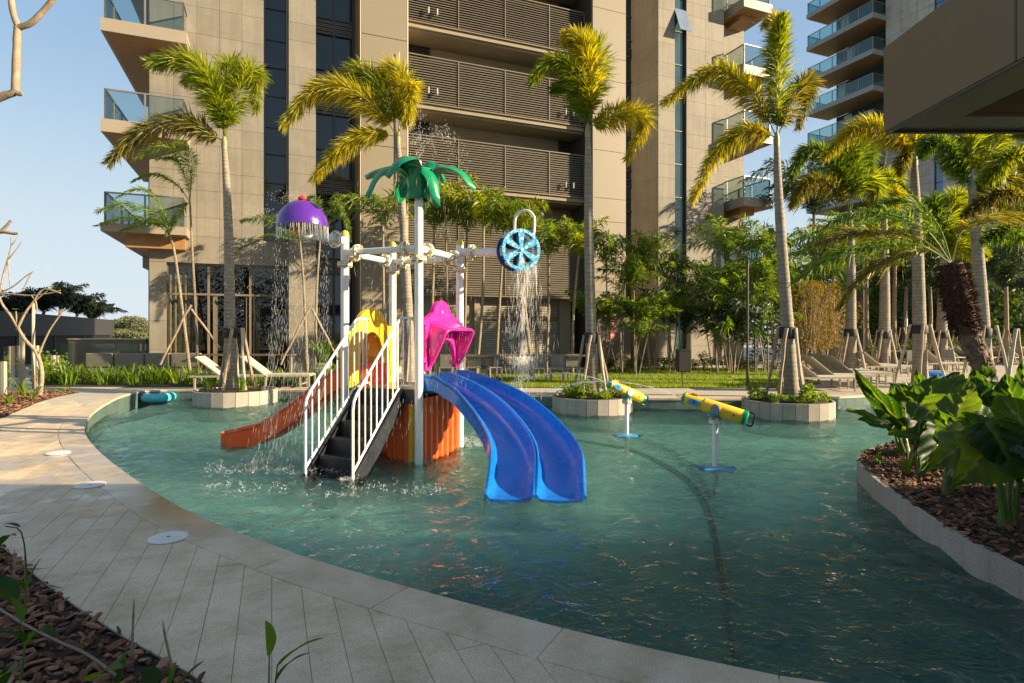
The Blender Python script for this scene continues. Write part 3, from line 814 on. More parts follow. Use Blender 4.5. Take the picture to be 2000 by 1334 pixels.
fpart('bay_jamb', M['render'], (b1, b1 + .12, nb_ - .1, -.02, 0, TOPZ))
# open window leaning out
# tan smooth cladding block
bt0, bt1 = bpx(705), bpx(795)
fpart('cladding_core', M['tan_edge'], (b1 + .12, bt1, nb_ - .1, -.004, 0, TOPZ))
z = zpx(750, 365 - 20) - 3.1 * 2
zz = -.0
rows = [2.05, 1.0]
panels(bt0, bt1, 0, zpx(750, 290) - 2 * 3.05 - .0 if False else 0.25, TOPZ, 1, rows, M['tan'], 'cladding_panel', gap=.03)
fpart('edge_trim', M['tan_edge'], (bt0 - .03, bt0, -.06, .034, .2, TOPZ), (bt1, bt1 + .04, -.06, .034, .2, TOPZ))
mb = MB(); p_ = W(bpx(778), .12, 0); mb.tube([p_ + V((0, 0, 6.5)), p_ + V((0, 0, zpx(778, 105)))], .022, 8)
bld.part('downpipe', mb, M['tan_edge'], True)

# louvred balconies
nl = -.55; nr = -1.9
bl0, bl1 = bt1 + .04, bpx(1141, nl)
ztop = [zpx(796, 262, nl), zpx(796, 105, nl)]; FH = ztop[1] - ztop[0]
lv = [(3.02, ztop[0] - FH)] + [(ztop[0] + FH * k - 1.78, ztop[0] + FH * k) for k in range(0, 5)]
dv = [bpx(795, nl), bpx(894, nl), bpx(985, nl), bpx(1071, nl), bl1]
wallb = MB(); fbox(wallb, bl0 - .3, bl1 + .8, nr - .3, nr, 2.9, TOPZ)
bld.part('balcony_rear_wall', wallb, M['render'])
for li, (z0, z1) in enumerate(lv):
    t_fr = MB(); sl = MB()
    for k in range(4):
        a, b_ = dv[k], dv[k + 1]
        fbox(t_fr, a, a + .035, nl, nl + .07, z0, z1 + .02)
        nz = int((z1 - z0) / .094)
        for q in range(nz):
            zc = z0 + .05 + q * (z1 - z0 - .06) / nz
            mbv = [W(a + .035, nl + .05, zc), W(b_, nl + .05, zc), W(b_, nl - .0, zc + .052), W(a + .035, nl - .0, zc + .052)]
            sl.quad(*mbv)
            sl.quad(W(a + .035, nl + .05, zc - .012), W(b_, nl + .05, zc - .012), W(b_, nl + .05, zc), W(a + .035, nl + .05, zc))
            sl.quad(W(a + .035, nl - .0, zc + .040), W(b_, nl - .0, zc + .040), W(b_, nl + .05, zc - .012), W(a + .035, nl + .05, zc - .012))
    fbox(t_fr, bl1 - .035, bl1, nl, nl + .07, z0, z1 + .02)
    fbox(t_fr, bl0, bl1, nl - .01, nl + .06, z1, z1 + .04); fbox(t_fr, bl0, bl1, nl - .01, nl + .06, z0 - .05, z0)
    o = bld.part('louvre_screen', sl, M['louvre']); o['kind'] = 'stuff'
    bld.sub(o, 'screen_frame', t_fr, M['bronze'])
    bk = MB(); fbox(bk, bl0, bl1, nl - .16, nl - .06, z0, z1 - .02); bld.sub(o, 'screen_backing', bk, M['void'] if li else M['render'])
    if li:
        fpart('slab', M['render'], (bl0 - .2, bl1 + .8, nr, nl - .17, z0 - .30, z0 + .10), (bl0, bl1, nl - .17, nl - .02, z0 - .22, z0 - .06))
        # rear windows
        for (pa, pb) in ((788, 837), (1092, 1140)):
            ba, bb = bpx(pa, nr), bpx(pb, nr)
            zc = z1 + .15
            bld_w = MB(); fbox(bld_w, ba, bb, nr, nr + .03, z1 - .9, z1 + 1.02)
            wo = bld.part('rear_window', bld_w, M['facglass'])
            fr = MB()
            fbox(fr, ba - .05, ba, nr, nr + .07, z1 - .9, z1 + 1.06); fbox(fr, bb, bb + .05, nr, nr + .07, z1 - .9, z1 + 1.06)
            fbox(fr, ba, bb, nr, nr + .07, z1 + 1.0, z1 + 1.06); fbox(fr, (ba + bb) / 2 - .03, (ba + bb) / 2 + .03, nr, nr + .05, z1 - .9, z1 + .62)
            for q in range(5): fbox(fr, ba, bb, nr, nr + .045, z1 + .64 + q * .07, z1 + .67 + q * .07)
            bld.sub(wo, 'window_frame', fr, M['darkmetal'])
    # twin wall spot lamps
    for (pa, pl_) in (((837, 854), 1), ((1105, 1120), 1)):
        if li == 0: continue
        for q, px in enumerate(pa):
            b_ = bpx(px, nl + .2); mb = MB(); zc = z0 + .42
            mb.lathe([(0, -.12), (.035, -.12), (.035, .12), (0, .12)], W(b_, nl + .2, zc), n=12)
            mb.bar(W(b_, nl + .05, zc), W(b_, nl + .2, zc), .03, .03)
            bld.part('facade_lamp', mb, M['alu'], True, 30)
# tan column; its side return is coloured dark for the shade there
bt2, bt3 = bpx(1157), bpx(1222)
fpart('side_return', M['darkmetal'], (bt2 - .06, bt2 - .0, nr, -.03, 0, TOPZ))
fpart('column_core', M['tan_edge'], (bt2, bt3, nr - .2, -.004, 0, TOPZ))
panels(bt2, bt3, 0, .2, TOPZ, 1, [1.0, 2.05], M['tan'], 'cladding_panel', gap=.02)
# second glass strip, deep
b4 = bpx(1285); nd = -1.5; bs0, bs1 = bpx(1215, nd), bpx(1248, nd)
fpart('deep_glass', M['facglass'], (bt3 - .3, b4, nd - .1, nd, 0, TOPZ))
mb = MB()
for k in range(8):
    z = 2.2 + k * 3.05
    for dz in (0, .75, 1.9): fbox(mb, bt3, b4, nd, nd + .05, z + dz, z + dz + .06)
    for q in range(5): fbox(mb, bt3, b4, nd, nd + .04, z + .1 + q * .07, z + .13 + q * .07)
fbox(mb, b4 - .12, b4 - .06, nd, nd + .1, 0, TOPZ)
bld.part('deep_frame', mb, M['darkmetal'])
# curved side wall of the right block (quarter bow)
colm = MB(); segs = 7; z = 0; i = 0
prof = []
for q in range(segs + 1):
    a = q / segs
    prof.append((b4 - .42 * (1 - a) ** 2.0, nd + (0 - nd) * a))
while z < TOPZ:
    h = [.90, .62][i % 2]; i += 1; h = min(h, TOPZ - z)
    mb = MB()
    for q in range(segs):
        (ba, na), (bb, nb2) = prof[q], prof[q + 1]
        mb.quad(W(ba, na, z + .004), W(bb, nb2, z + .004), W(bb, nb2, z + h - .004), W(ba, na, z + h - .004))
    bld.part('curved_stone_panel', mb, M['stone'], True)
    z += h
mb = MB()
for q in range(segs):
    (ba, na), (bb, nb2) = prof[q], prof[q + 1]
    mb.quad(W(ba + .012, na, 0), W(bb + .012, nb2, 0), W(bb + .012, nb2, TOPZ), W(ba + .012, na, TOPZ))
bld.part('curved_core', mb, M['grout'])
b5, b6, b7, b8 = bpx(1317), bpx(1340), bpx(1413), bpx(1452, -.7)
fpart('right_core', M['grout'], (b4 + .02, b5, -3, -.004, 0, TOPZ), (b6, b7, -3, -.004, 0, TOPZ), (b7, b8, -3, -.704, 0, TOPZ))
panels(b4, b5, 0, 0, TOPZ, 1, [.90, .62], M['stone'])
panels(b6, b7, 0, 0, TOPZ, 2, [.90, .62], M['stone'])
panels(b7 + .03, b8, -.7, 0, TOPZ, 1, [.90, .62], M['stone'])
fpart('window_strip', M['tealglass'], (b5, b6, -.2, -.12, 0, TOPZ))
for k in range(13): fpart('transom', M['darkmetal'], (b5, b6, -.12, -.08, 1.6 + k * 1.52, 1.64 + k * 1.52))
fpart('strip_frame', M['darkmetal'], (b5, b5 + .04, -.12, -.01, 0, TOPZ)); fpart('strip_frame', M['darkmetal'], (b6 - .04, b6, -.12, -.01, 0, TOPZ))
# a window tilted open
mb = MB(); z1 = zpx(1328, 18); z0 = zpx(1328, 68)
mb.quad(W(b5, -.02, z1), W(b6, -.02, z1), W(b6, .42, z0), W(b5, .42, z0)); mb.quad(W(b5, .44, z0), W(b6, .44, z0), W(b6, .0, z1), W(b5, .0, z1))
bld.part('open_window', mb, plain('pale_blue_glass', (.16, .20, .27), .12, spec=.8))

# ground floor glazing with curtains and a dark room behind
ng = -.22; gz = [0.10, zpx(330, 575), zpx(330, 512)]
gA, gB = bB + .02, bD_
room = MB()
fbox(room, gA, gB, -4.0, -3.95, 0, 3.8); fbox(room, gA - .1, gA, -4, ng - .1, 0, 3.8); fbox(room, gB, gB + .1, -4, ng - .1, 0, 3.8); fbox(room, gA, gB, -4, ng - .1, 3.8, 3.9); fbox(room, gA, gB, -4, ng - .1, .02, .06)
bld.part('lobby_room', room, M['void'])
mb = MB()
mul = [bpx(p, ng) for p in (327, 408, 489, 563)]
for x in mul: fbox(mb, x - .035, x + .035, ng, ng + .10, .08, gz[2])
for p in (384, 418, 482, 496): x = bpx(p, ng); fbox(mb, x - .022, x + .022, ng, ng + .05, .08, gz[1])
for z in (.08, gz[1], gz[2] - .06): fbox(mb, gA - .02, gB, ng, ng + .11, z, z + .065)
bld.part('lobby_window_frame', mb, M['bronze'])
for k in range(3):
    mb = MB(); fbox(mb, mul[k] + .035, mul[k + 1] - .035, ng + .03, ng + .036, .14, gz[1]); fbox(mb, mul[k] + .035, mul[k + 1] - .035, ng + .03, ng + .036, gz[1] + .065, gz[2] - .06)
    bld.part('lobby_pane', mb, M['winglass'])
mb = MB()
for (pa, pb, z0_, z1_) in ((330, 376, .12, gz[2] - .1), (416, 425, .12, gz[1]), (499, 508, .12, gz[1])):
    ba, bb = bpx(pa, ng - .3), bpx(pb, ng - .3); nn = int((bb - ba) / .03)
    for q in range(nn):
        u0, u1 = ba + (bb - ba) * q / nn, ba + (bb - ba) * (q + 1) / nn
        f0, f1 = .05 * math.sin(q * 1.3), .05 * math.sin((q + 1) * 1.3)
        mb.quad(W(u0, ng - .3 + f0, z0_), W(u1, ng - .3 + f1, z0_), W(u1, ng - .3 + f1, z1_), W(u0, ng - .3 + f0, z1_))
bld.part('curtain', mb, M['curtain'], True)

# ground floor service wall, louvred doors, opening
ns = -1.0
sb0, sb1 = bpx(795, ns), bpx(1150, ns)
fpart('service_wall', M['render'], (sb0, bpx(934, ns), ns - .3, ns, 0, 3.0))
fpart('service_pier', M['render'], (bpx(1091, ns), bpx(1112, ns), ns - .3, ns + .12, 0, 3.0))
fpart('service_pier', M['render'], (bpx(925, ns), bpx(935, ns), ns, ns + .12, 0, 3.0))
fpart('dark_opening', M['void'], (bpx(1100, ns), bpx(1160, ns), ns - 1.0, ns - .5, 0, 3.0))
fpart('opening_soffit', M['render'], (sb0, sb1, nr, ns + .3, 2.92, 3.0))
dd = [934, 975, 1012, 1050, 1092]; dz1 = zpx(1000, 622, ns); dz2 = 2.9
for k in range(4):
    ba, bb = bpx(dd[k], ns) + .02, bpx(dd[k + 1], ns) - .02
    sl = MB()
    for (za, zb) in ((.1, dz1 - .06), (dz1 + .06, dz2)):
        nz = int((zb - za) / .075)
        for q in range(nz):
            zc = za + .04 + q * .075
            sl.quad(W(ba + .05, ns + .03, zc), W(bb - .05, ns + .03, zc), W(bb - .05, ns - .01, zc + .05), W(ba + .05, ns - .01, zc + .05))
    o = bld.part('louvred_door', sl, M['alu']); o['kind'] = 'stuff'
    fr = MB()
    for x in (ba, bb - .05): fbox(fr, x, x + .05, ns - .02, ns + .05, 0, dz2)
    for z in (0.02, dz1 - .05, dz2 - .05): fbox(fr, ba, bb, ns - .02, ns + .045, z, z + .09)
    fbox(fr, ba, bb, ns - .06, ns - .03, 0, dz2)
    bld.sub(o, 'door_frame', fr, M['bronze'])
sgb = bpx(987, ns + .06); t_ = MB(); fbox(t_, sgb, sgb + .27, ns + .05, ns + .06, zpx(990, 650, ns), zpx(990, 639, ns))
o = bld.part('door_notice', t_, M['white_paint'])
t_ = MB()
for k, (u0, u1) in enumerate(((.09, .18), (.06, .21), (.08, .19))):
    zc = zpx(990, 650, ns) + .19 - k * .045; fbox(t_, sgb + u0, sgb + u1, ns + .06, ns + .062, zc, zc + .014)
bld.sub(o, 'notice_text', t_, M['grey'])
# brown service wall beside the column with two red fire signs
fw = -.0
fpart('fire_equipment_wall', M['brownwall'], (bpx(1166, .25), bpx(1232, .25), .1, .25, 0, zpx(1190, 620)))
for (pa, pb, ya, yb) in ((1191, 1200, 621, 637), (1191, 1200, 648, 662)):
    t_ = MB(); fbox(t_, bpx(pa, .26), bpx(pb, .26), .25, .27, zpx(pa, yb, .26), zpx(pa, ya, .26)); o = bld.part('fire_sign', t_, M['red'])
    t_ = MB(); ba, bb = bpx(pa, .27), bpx(pb, .27); za, zb = zpx(pa, yb, .26), zpx(pa, ya, .26)
    fbox(t_, ba + .04, bb - .10, .27, .275, za + .10, zb - .10); fbox(t_, bb - .08, bb - .04, .27, .275, za + .12, zb - .08); fbox(t_, ba + .04, bb - .04, .27, .275, za + .03, za + .05)
    bld.sub(o, 'sign_symbol', t_, M['white_paint'])

# corner balconies on the left, stepped out from the corner
def balcony(px0, py_top, b0, b1, nf, nb2, zs, th, railh, kind, soffit='wood_soffit'):
    """slab from b0..b1 and from n=nf back to nb2; glass rail on the outer edges"""
    o = None
    mb = MB(); fbox(mb, b0, b1, nb2, nf, zs - th, zs)
    o = bld.part('balcony', mb, M['fascia'])
    mb = MB(); fbox(mb, b0 + .10, b1 - .08, nb2 + .1, nf - .12, zs - th - .012, zs - th - .002); bld.sub(o, 'soffit_board', mb, M['wood'])
    zr = zs + railh; rail = MB(); g_ = MB(); e = .10
    rail_pts = [(b0 + e, nb2), (b0 + e, nf - e), (b1 - e, nf - e), (b1 - e, nb2 if kind == 'both' else -.05)]
    for (a, c_) in zip(rail_pts[:-1], rail_pts[1:]):
        rail.bar(W(a[0], a[1], zr), W(c_[0], c_[1], zr), .05, .045)
        g_.bar(W(a[0], a[1], zs + .46 * (railh / .92) + .02), W(c_[0], c_[1], zs + .46 * (railh / .92) + .02), .012, railh - .05)
        Ls = math.hypot(c_[0] - a[0], c_[1] - a[1]); k = max(1, round(Ls / 1.15))
        for q in range(k + 1):
            u = q / k; rail.box(W(a[0] + (c_[0] - a[0]) * u, a[1] + (c_[1] - a[1]) * u, zs + railh / 2), (.05, .05, railh), rz=BRZ)
    bld.sub(o, 'handrail', rail, M['steel']); bld.sub(o, 'glass_pane', g_, M['bglass'])
    return o
pc = P(196, 230, 17.7); d0 = pc - O0; d0.z = 0
lb0, lnf = d0.dot(BD), d0.dot(ND); lb1 = lb0 + 2.28
for k, zs in enumerate((4.83, 7.96, 11.0, 14.05)):
    balcony(0, 0, lb0, lb1, lnf, -5.5, zs, .26 if k == 0 else .39, .93, 'one')
# wooden soffit box under the lowest balcony
mb = MB()
fbox(mb, lb0 + .55, lb1 - .1, -2.6, .45, 4.18, 4.56)
bld.part('soffit_box', mb, M['wood'])
# right-hand balconies
rb0 = bpx(1450, 1.0); rb1 = bpx(1512, 1.0)
pr = P(1450, 343, 27.3); d1 = pr - O0; rb0 = d1.dot(BD); rnf = d1.dot(ND); rb1 = rb0 + 1.75
rz_ = [EYE + (HY - y) * 27.3 / F - .98 for y in (343, 215, 85, -45)]
for k, zs in enumerate([rz_[0] - 3.05] + rz_):
    balcony(0, 0, rb0, rb1, rnf + .1, -2.6, zs, .42, .98, 'both')
    mb = MB(); fbox(mb, rb0 + .35, rb0 + 1.2, -1.6, rnf - .5, zs - .68, zs - .44); bld.part('soffit_box', mb, M['wood'])

# ================================================================ far tower at the right
T0 = V((28.0, 56.0, 0)); AD = ND.copy()          # its balcony front runs along AD towards the camera
tw = Thing('tower_building', 'tall pale apartment tower with stacked aqua glass balconies at the right', 'building', T0)
def TW(t, d, z): return T0 + AD * t + BD * d + V((0, 0, z))    # d: depth behind the balcony front
def tbox(mb, t0, t1, d0_, d1_, z0_, z1_): mb.box(TW((t0 + t1) / 2, (d0_ + d1_) / 2, (z0_ + z1_) / 2), (d1_ - d0_, t1 - t0, z1_ - z0_), rz=BRZ)
t1_, tS, tG, tE = 6.7, 10.7, 13.4, 15.2
mb = MB(); tbox(mb, t1_, tS, 1.6, 9, 0, 42); tbox(mb, tG, tE, 1.6, 9, 0, 42); tbox(mb, .8, t1_, 4.6, 9, 0, 42); tw.part('tower_core', mb, M['grout'])
z = 0; rw = [.95, .62]; i = 0
while z < 36:
    h = rw[i % 2]; i += 1
    for a, b_, nc in ((t1_, tS, 3), (tG, tE, 1)):
        if z < 5: continue
        cw = (b_ - a) / nc
        for c_ in range(nc): piece('stone_panel', M['tower_stone'], tw.o, TW(a + cw * (c_ + .5), 1.58, z + h / 2), (.04, cw - .02, h - .02), BRZ, tw.loc)
    z += h
mb = MB(); tbox(mb, tS, tG, 1.7, 1.9, 0, 42); o = tw.part('curtain_wall_glass', mb, M['blueglass'])
mb = MB()
for k in range(24):
    z = 1.2 + k * 1.52 + (.5 if k % 2 else 0); tbox(mb, tS, tG, 1.66, 1.7, z, z + .05)
for t in (tS + .9, tS + 1.45, tG - .05): tbox(mb, t, t + .05, 1.66, 1.7, 0, 40)
tw.sub(o, 'mullion', mb, M['darkmetal'])
for k in range(13):
    zs = 29.7 - 1.05 - 3.08 * (k - 3)
    if zs < 1: continue
    mb = MB(); tbox(mb, 0, t1_, 0, 2.9, zs - .42, zs); o = tw.part('balcony', mb, plain('tower_slab', (.27, .255, .24), .6) if k == 0 else bpy.data.materials['tower_slab'])
    mb = MB(); tbox(mb, .1, t1_ - .1, .1, 2.8, zs - .435, zs - .422); tw.sub(o, 'soffit_board', mb, M['wood'])
    g_ = MB(); tbox(g_, .1, t1_ - .1, .09, .105, zs + .05, zs + 1.0); tbox(g_, .1, .115, .1, 2.8, zs + .05, zs + 1.0); tbox(g_, t1_ - .115, t1_ - .1, .1, 1.6, zs + .05, zs + 1.0); tw.sub(o, 'glass_pane', g_, M['cblglass'])
    r_ = MB(); tbox(r_, .05, t1_ - .05, .06, .12, zs + 1.0, zs + 1.05); tbox(r_, .05, .11, .1, 2.8, zs + 1.0, zs + 1.05); tbox(r_, t1_ - .11, t1_ - .05, .1, 1.6, zs + 1.0, zs + 1.05)
    for q in range(6): t = .07 + q * (t1_ - .17) / 5; tbox(r_, t, t + .05, .06, .12, zs, zs + 1.0)
    tbox(r_, .06, .11, 1.3, 1.36, zs, zs + 1.0)
    tw.sub(o, 'handrail', r_, M['steel'])
    w_ = MB(); tbox(w_, .9, t1_, 2.9, 3.0, zs + .02, zs + 2.64); o = tw.part('window_wall', w_, M['tealglass'])
    f_ = MB()
    for t in (.9, 2.6, 4.5, t1_ - .12): tbox(f_, t, t + .08, 2.86, 2.9, zs, zs + 2.64)
    tw.sub(o, 'window_frame', f_, M['darkmetal'])
    # cream curtain and furniture glimpsed behind the glass
    c_ = MB(); tbox(c_, 1.1 + (k * 37 % 5) * .3, 1.9 + (k * 37 % 5) * .3, 2.87, 2.89, zs + .05, zs + 2.5); tw.sub(o, 'curtain', c_, M['curtain'])
# lower wing with wide balconies, behind the palms at the right edge
wg = Thing('wing_building', 'dark low hotel wing with aqua glass balconies behind the right hand palms', 'building', P(1885, 700, 46))
WG = P(1880, 650, 44); WG.z = 0
def XW(t, d, z): return WG + AD * t + BD * d + V((0, 0, z))
def wbox(mb, t0, t1, d0_, d1_, z0_, z1_): mb.box(XW((t0 + t1) / 2, (d0_ + d1_) / 2, (z0_ + z1_) / 2), (d1_ - d0_, t1 - t0, z1_ - z0_), rz=BRZ)
mb = MB(); wbox(mb, -1, 14, 1.8, 8, 0, 19); wg.part('wall', mb, M['brownwall'])
mb = MB(); wbox(mb, -1.5, -.2, .2, 2.4, 0, 19); wg.part('end_wall', mb, M['tower_stone'])
for k in range(6):
    zs = 2.6 + k * 3.05
    mb = MB(); wbox(mb, 0, 14, 0, 1.8, zs - .35, zs + .1); o = wg.part('balcony', mb, bpy.data.materials['tower_slab'])
    g_ = MB(); wbox(g_, 0, 14, .05, .07, zs + .12, zs + 1.1); wg.sub(o, 'glass_pane', g_, M['cblglass'])
    r_ = MB(); wbox(r_, 0, 14, .03, .08, zs + 1.1, zs + 1.15)
    for q in range(12): wbox(r_, q * 1.2, q * 1.2 + .05, .03, .08, zs, zs + 1.1)
    wg.sub(o, 'handrail', r_, M['steel'])
    for q in range(5):
        w_ = MB(); wbox(w_, .4 + q * 2.6, 2.3 + q * 2.6, 1.74, 1.8, zs + .15, zs + 2.4); o = wg.part('window', w_, M['tealglass'])
        f_ = MB(); wbox(f_, 1.3 + q * 2.6, 1.38 + q * 2.6, 1.70, 1.74, zs + .15, zs + 2.4); wbox(f_, .34 + q * 2.6, .4 + q * 2.6, 1.70, 1.8, zs + .1, zs + 2.45); wg.sub(o, 'window_frame', f_, M['darkmetal'])
for q in range(5):
    w_ = MB(); wbox(w_, .4 + q * 2.6, 2.5 + q * 2.6, 1.74, 1.8, .05, 2.1); o = wg.part('window', w_, M['facglass'])
    c_ = MB(); wbox(c_, .6 + q * 2.6, 1.3 + q * 2.6, 1.70, 1.73, .05, 2.1); wg.sub(o, 'curtain', c_, M['curtain'])

# ================================================================ canopy overhead at the right (close), it shades the foreground
cy, cx_, cz0, cz1 = 4.2, 2.65, 2.93, 3.55
cn = Thing('roof_canopy', 'olive brown roof overhang jutting in at the upper right', 'canopy', (cx_, cy, cz0))
cx0, cy0, cz0 = P(1726, 258, cy).x, cy, P(1726, 258, cy).z; cz1 = P(1726, 95, cy).z
mb = MB(); mb.box((cx0 + .02, (cy0 - 9) / 2, (cz0 + cz1) / 2), (.04, cy0 + 9, cz1 - cz0)); cn.part('side_fascia', mb, M['canopy'])
mb = MB(); mb.box((cx0 + .04 + 12, cy0 - .02, (cz0 + cz1) / 2), (24, .04, cz1 - cz0)); cn.part('front_fascia', mb, M['canopy'])
mb = MB(); mb.box((cx0 + .04 + 12, cy0 - .04 - .13, cz0 + .02), (24, .26, .04)); mb.box((cx0 + .04 + .15, (cy0 - .30 - 9) / 2, cz0 + .02), (.30, cy0 - .30 + 9, .04)); cn.part('soffit_band', mb, M['canopy'])
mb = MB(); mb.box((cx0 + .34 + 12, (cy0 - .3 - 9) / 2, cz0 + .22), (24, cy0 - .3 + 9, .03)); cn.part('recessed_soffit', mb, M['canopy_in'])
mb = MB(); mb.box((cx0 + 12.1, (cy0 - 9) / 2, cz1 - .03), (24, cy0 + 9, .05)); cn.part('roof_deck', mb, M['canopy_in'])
mb = MB(); mb.box((cx0 + .355, (cy0 - .3 - 9) / 2, cz0 + .12), (.02, cy0 - .3 + 9, .20)); mb.box((cx0 + .36 + 12, cy0 - .31, cz0 + .12), (24, .02, .20)); cn.part('soffit_upstand', mb, M['canopy'])
for y in (3.1, 1.7, .2):
    mb = MB(); mb.box((cx0 - .001, y, (cz0 + cz1) / 2), (.004, .012, cz1 - cz0)); cn.part('panel_joint', mb, M['darkmetal'])
for x in (.9, 2.3, 3.7):
    mb = MB(); mb.box((cx0 + x, cy0 - .17, cz0 - .001), (.010, .26, .004)); cn.part('panel_joint', mb, M['darkmetal'])
mb = MB(); mb.box((cx0 + .02, (cy0 - 9) / 2, cz0 - .008), (.03, cy0 + 9 - .04, .016)); mb.box((cx0 + .04 + 12, cy0 - .02, cz0 - .008), (24, .03, .016)); cn.part('drip_edge', mb, M['darkmetal'])
for x, y in ((1.4, 3.2), (1.4, 1.9)):
    mb = MB(); mb.lathe([(0, 0), (.05, 0), (.06, .01), (.06, .03)], (cx0 + x, y, cz0 + .185), n=18); cn.part('downlight', mb, M['alu'], True)
# the wing of the hotel that carries the canopy, off to the right and behind
hb = Thing('hotel_wing', 'low pale hotel wing behind and right of the roof canopy', 'building', (27, -14, 0))
mb = MB(); mb.box((27, -14.0, 1.75), (8, 10, 3.5)); hb.part('wall', mb, M['curtain'])

# ================================================================ left side: black wall, low wall, fence, sofa
bwl = Thing('boundary_building', 'long low charcoal building with slatted base at the far left', 'building', V((-21.4, 24.6, 0)))
A1 = V((-21.4, 24.6, 0)); AB_ = -ND
def LW(t, d, z): return A1 + AB_ * t - BD * d + V((0, 0, z))
def lbox(mb, t0, t1, d0_, d1_, z0_, z1_): mb.box(LW((t0 + t1) / 2, (d0_ + d1_) / 2, (z0_ + z1_) / 2), (d1_ - d0_, t1 - t0, z1_ - z0_), rz=BRZ)
mb = MB(); lbox(mb, -12, 19.3, 0, .4, 1.35, 2.42); bwl.part('parapet', mb, M['blackwall'])
mb = MB(); lbox(mb, -12, 19.3, .25, .4, 0, 1.35); bwl.part('base_wall', mb, M['void'])
mb = MB()
for k in range(17): lbox(mb, -12, 19.2, .12, .15, .02 + k * .078, .05 + k * .078)
for t in (-8, -3, 2, 7, 12, 19): lbox(mb, t, t + .15, .08, .12, 0, 1.35)
bwl.part('slat_screen', mb, M['blackwall'], kind='stuff')
lw = Thing('low_wall', 'brown rendered low wall with pale cap beside the hotel corner', 'wall', P(215, 700, 19.6))
mb = MB(); a = P(140, 650, 19.6); b_ = P(290, 650, 19.6); mb.box(((a.x + b_.x) / 2, 19.6, .64), (b_.x - a.x, .3, 1.28)); lw.part('body', mb, M['brownwall'])
mb = MB(); mb.box(((a.x + b_.x) / 2, 19.6, 1.295), (b_.x - a.x + .04, .36, .03)); lw.part('cap', mb, M['tan_edge'])
fn = Thing('glass_fence', 'clear glass fence panels between grey posts at the left edge', 'fence', P(60, 760, 16.4))
posts = [(7, 706, 770, 14), (43, 652, 758, 16.2), (71, 675, 757, 16.6), (104, 694, 752, 17.2), (112, 694, 752, 17.6)]
for (px, y0, y1, Y) in posts:
    p0 = P(px, 650, Y); mb = MB(); zt = P(px, y0, Y).z; mb.box((p0.x, Y, zt / 2), (.09, .09, zt)); fn.part('post', mb, M['alu'])
for (xa, xb, yt, Ya, Yb) in ((-60, 6, 700, 13.4, 14), (8, 42, 677, 14.6, 16.2), (72, 102, 670, 16.6, 17.2), (112, 140, 670, 17.6, 18.6)):
    a, b_ = P(xa, yt, Ya), P(xb, yt, Yb); mb = MB()
    zt = a.z; mb.bar(V((a.x, a.y, (zt + .04) / 2)), V((b_.x, b_.y, (zt + .04) / 2)), .012, zt - .04); fn.part('glass_pane', mb, M['glass'])
g2 = Thing('glass_screen', 'long frameless glass screen in front of the brown low wall', 'fence', P(250, 700, 18.9))
for (xa, xb) in ((110, 225), (227, 291)):
    a, b_ = P(xa, 671, 18.9), P(xb, 671, 18.9); mb = MB(); mb.bar(V((a.x, a.y, a.z / 2)), V((b_.x, b_.y, a.z / 2)), .012, a.z); g2.part('glass_pane', mb, M['glass'])
sf = Thing('outdoor_sofa', 'long olive wicker sofa of several modules under the lobby window', 'sofa', P(285, 720, 18.3))
for (xa, xb) in ((170, 223), (226, 283), (286, 333), (336, 392)):
    a, b_ = P(xa, 690, 18.1), P(xb, 690, 18.1); mb = MB(); mb.box(((a.x + b_.x) / 2, 18.1, .66), (b_.x - a.x, .16, .44)); o = sf.part('back_cushion', mb, M['sofa'])
    bv = o.modifiers.new('bevel', 'BEVEL'); bv.width = .03; bv.segments = 2
    mb = MB(); mb.box(((a.x + b_.x) / 2, 18.35, .22), (b_.x - a.x, .7, .40)); sf.part('seat_base', mb, M['sofa'])
tb = Thing('bar_table', 'long thin brown table top behind the left loungers', 'table', P(490, 720, 18))
a, b_ = P(395, 693, 18.2), P(575, 693, 18.2); mb = MB(); mb.box(((a.x + b_.x) / 2, 18.2, .82), (b_.x - a.x, .55, .045)); tb.part('table_top', mb, M['bronze'])
for px in (405, 470, 535, 568):
    p0 = P(px, 650, 18.2); mb = MB(); mb.box((p0.x, 18.2, .4), (.06, .06, .8)); tb.part('leg', mb, M['alu'])
# ================================================================ water play structure
PS = {}
pC, pD_, pA, pB_ = V((-1.25, 7.90, 0)), V((-.80, 9.02, 0)), V((-2.37, 8.35, 0)), V((-1.92, 9.47, 0))
E1 = (pC - pA).normalized(); E2 = (pD_ - pC).normalized()       # right / back axes of the platform
PZ = .715                                                       # platform top
ps = Thing('play_structure', 'colourful water play structure with white posts, slides and green palm top in the pool', 'play structure', (-1.6, 8.7, WZ))
def Q(a, b, z): return pC + E1 * a + E2 * b + V((0, 0, z))      # a to the right (posts C/D at 0), b to the back
posts_ = [('C', pC, 3.30), ('D', pD_, 2.86), ('A', pA, 2.88), ('B', pB_, 2.89)]
def flange(mb, c, axis, r=.105, th=.03):
    axis = V(axis).normalized(); c = V(c)
    for s_ in (-1, 1):
        mb.lathe([(.055, s_ * .004), (r, s_ * .004), (r, s_ * (.004 + th * .5)), (.055, s_ * (.004 + th * .5))], c, axis, 20)
def bolts(mb, c, axis, r=.083, k=6, th=.03):
    axis = V(axis).normalized(); sd = axis.cross(V((0, .31, .95))).normalized(); u = axis.cross(sd)
    for q in range(k):
        a = 2 * math.pi * (q + .3) / k; p = V(c) + (sd * math.cos(a) + u * math.sin(a)) * r
        for s_ in (-1, 1): mb.lathe([(.02, s_ * .017), (.02, s_ * .034), (.012, s_ * .045), (0, s_ * .047)], p, axis, 8)
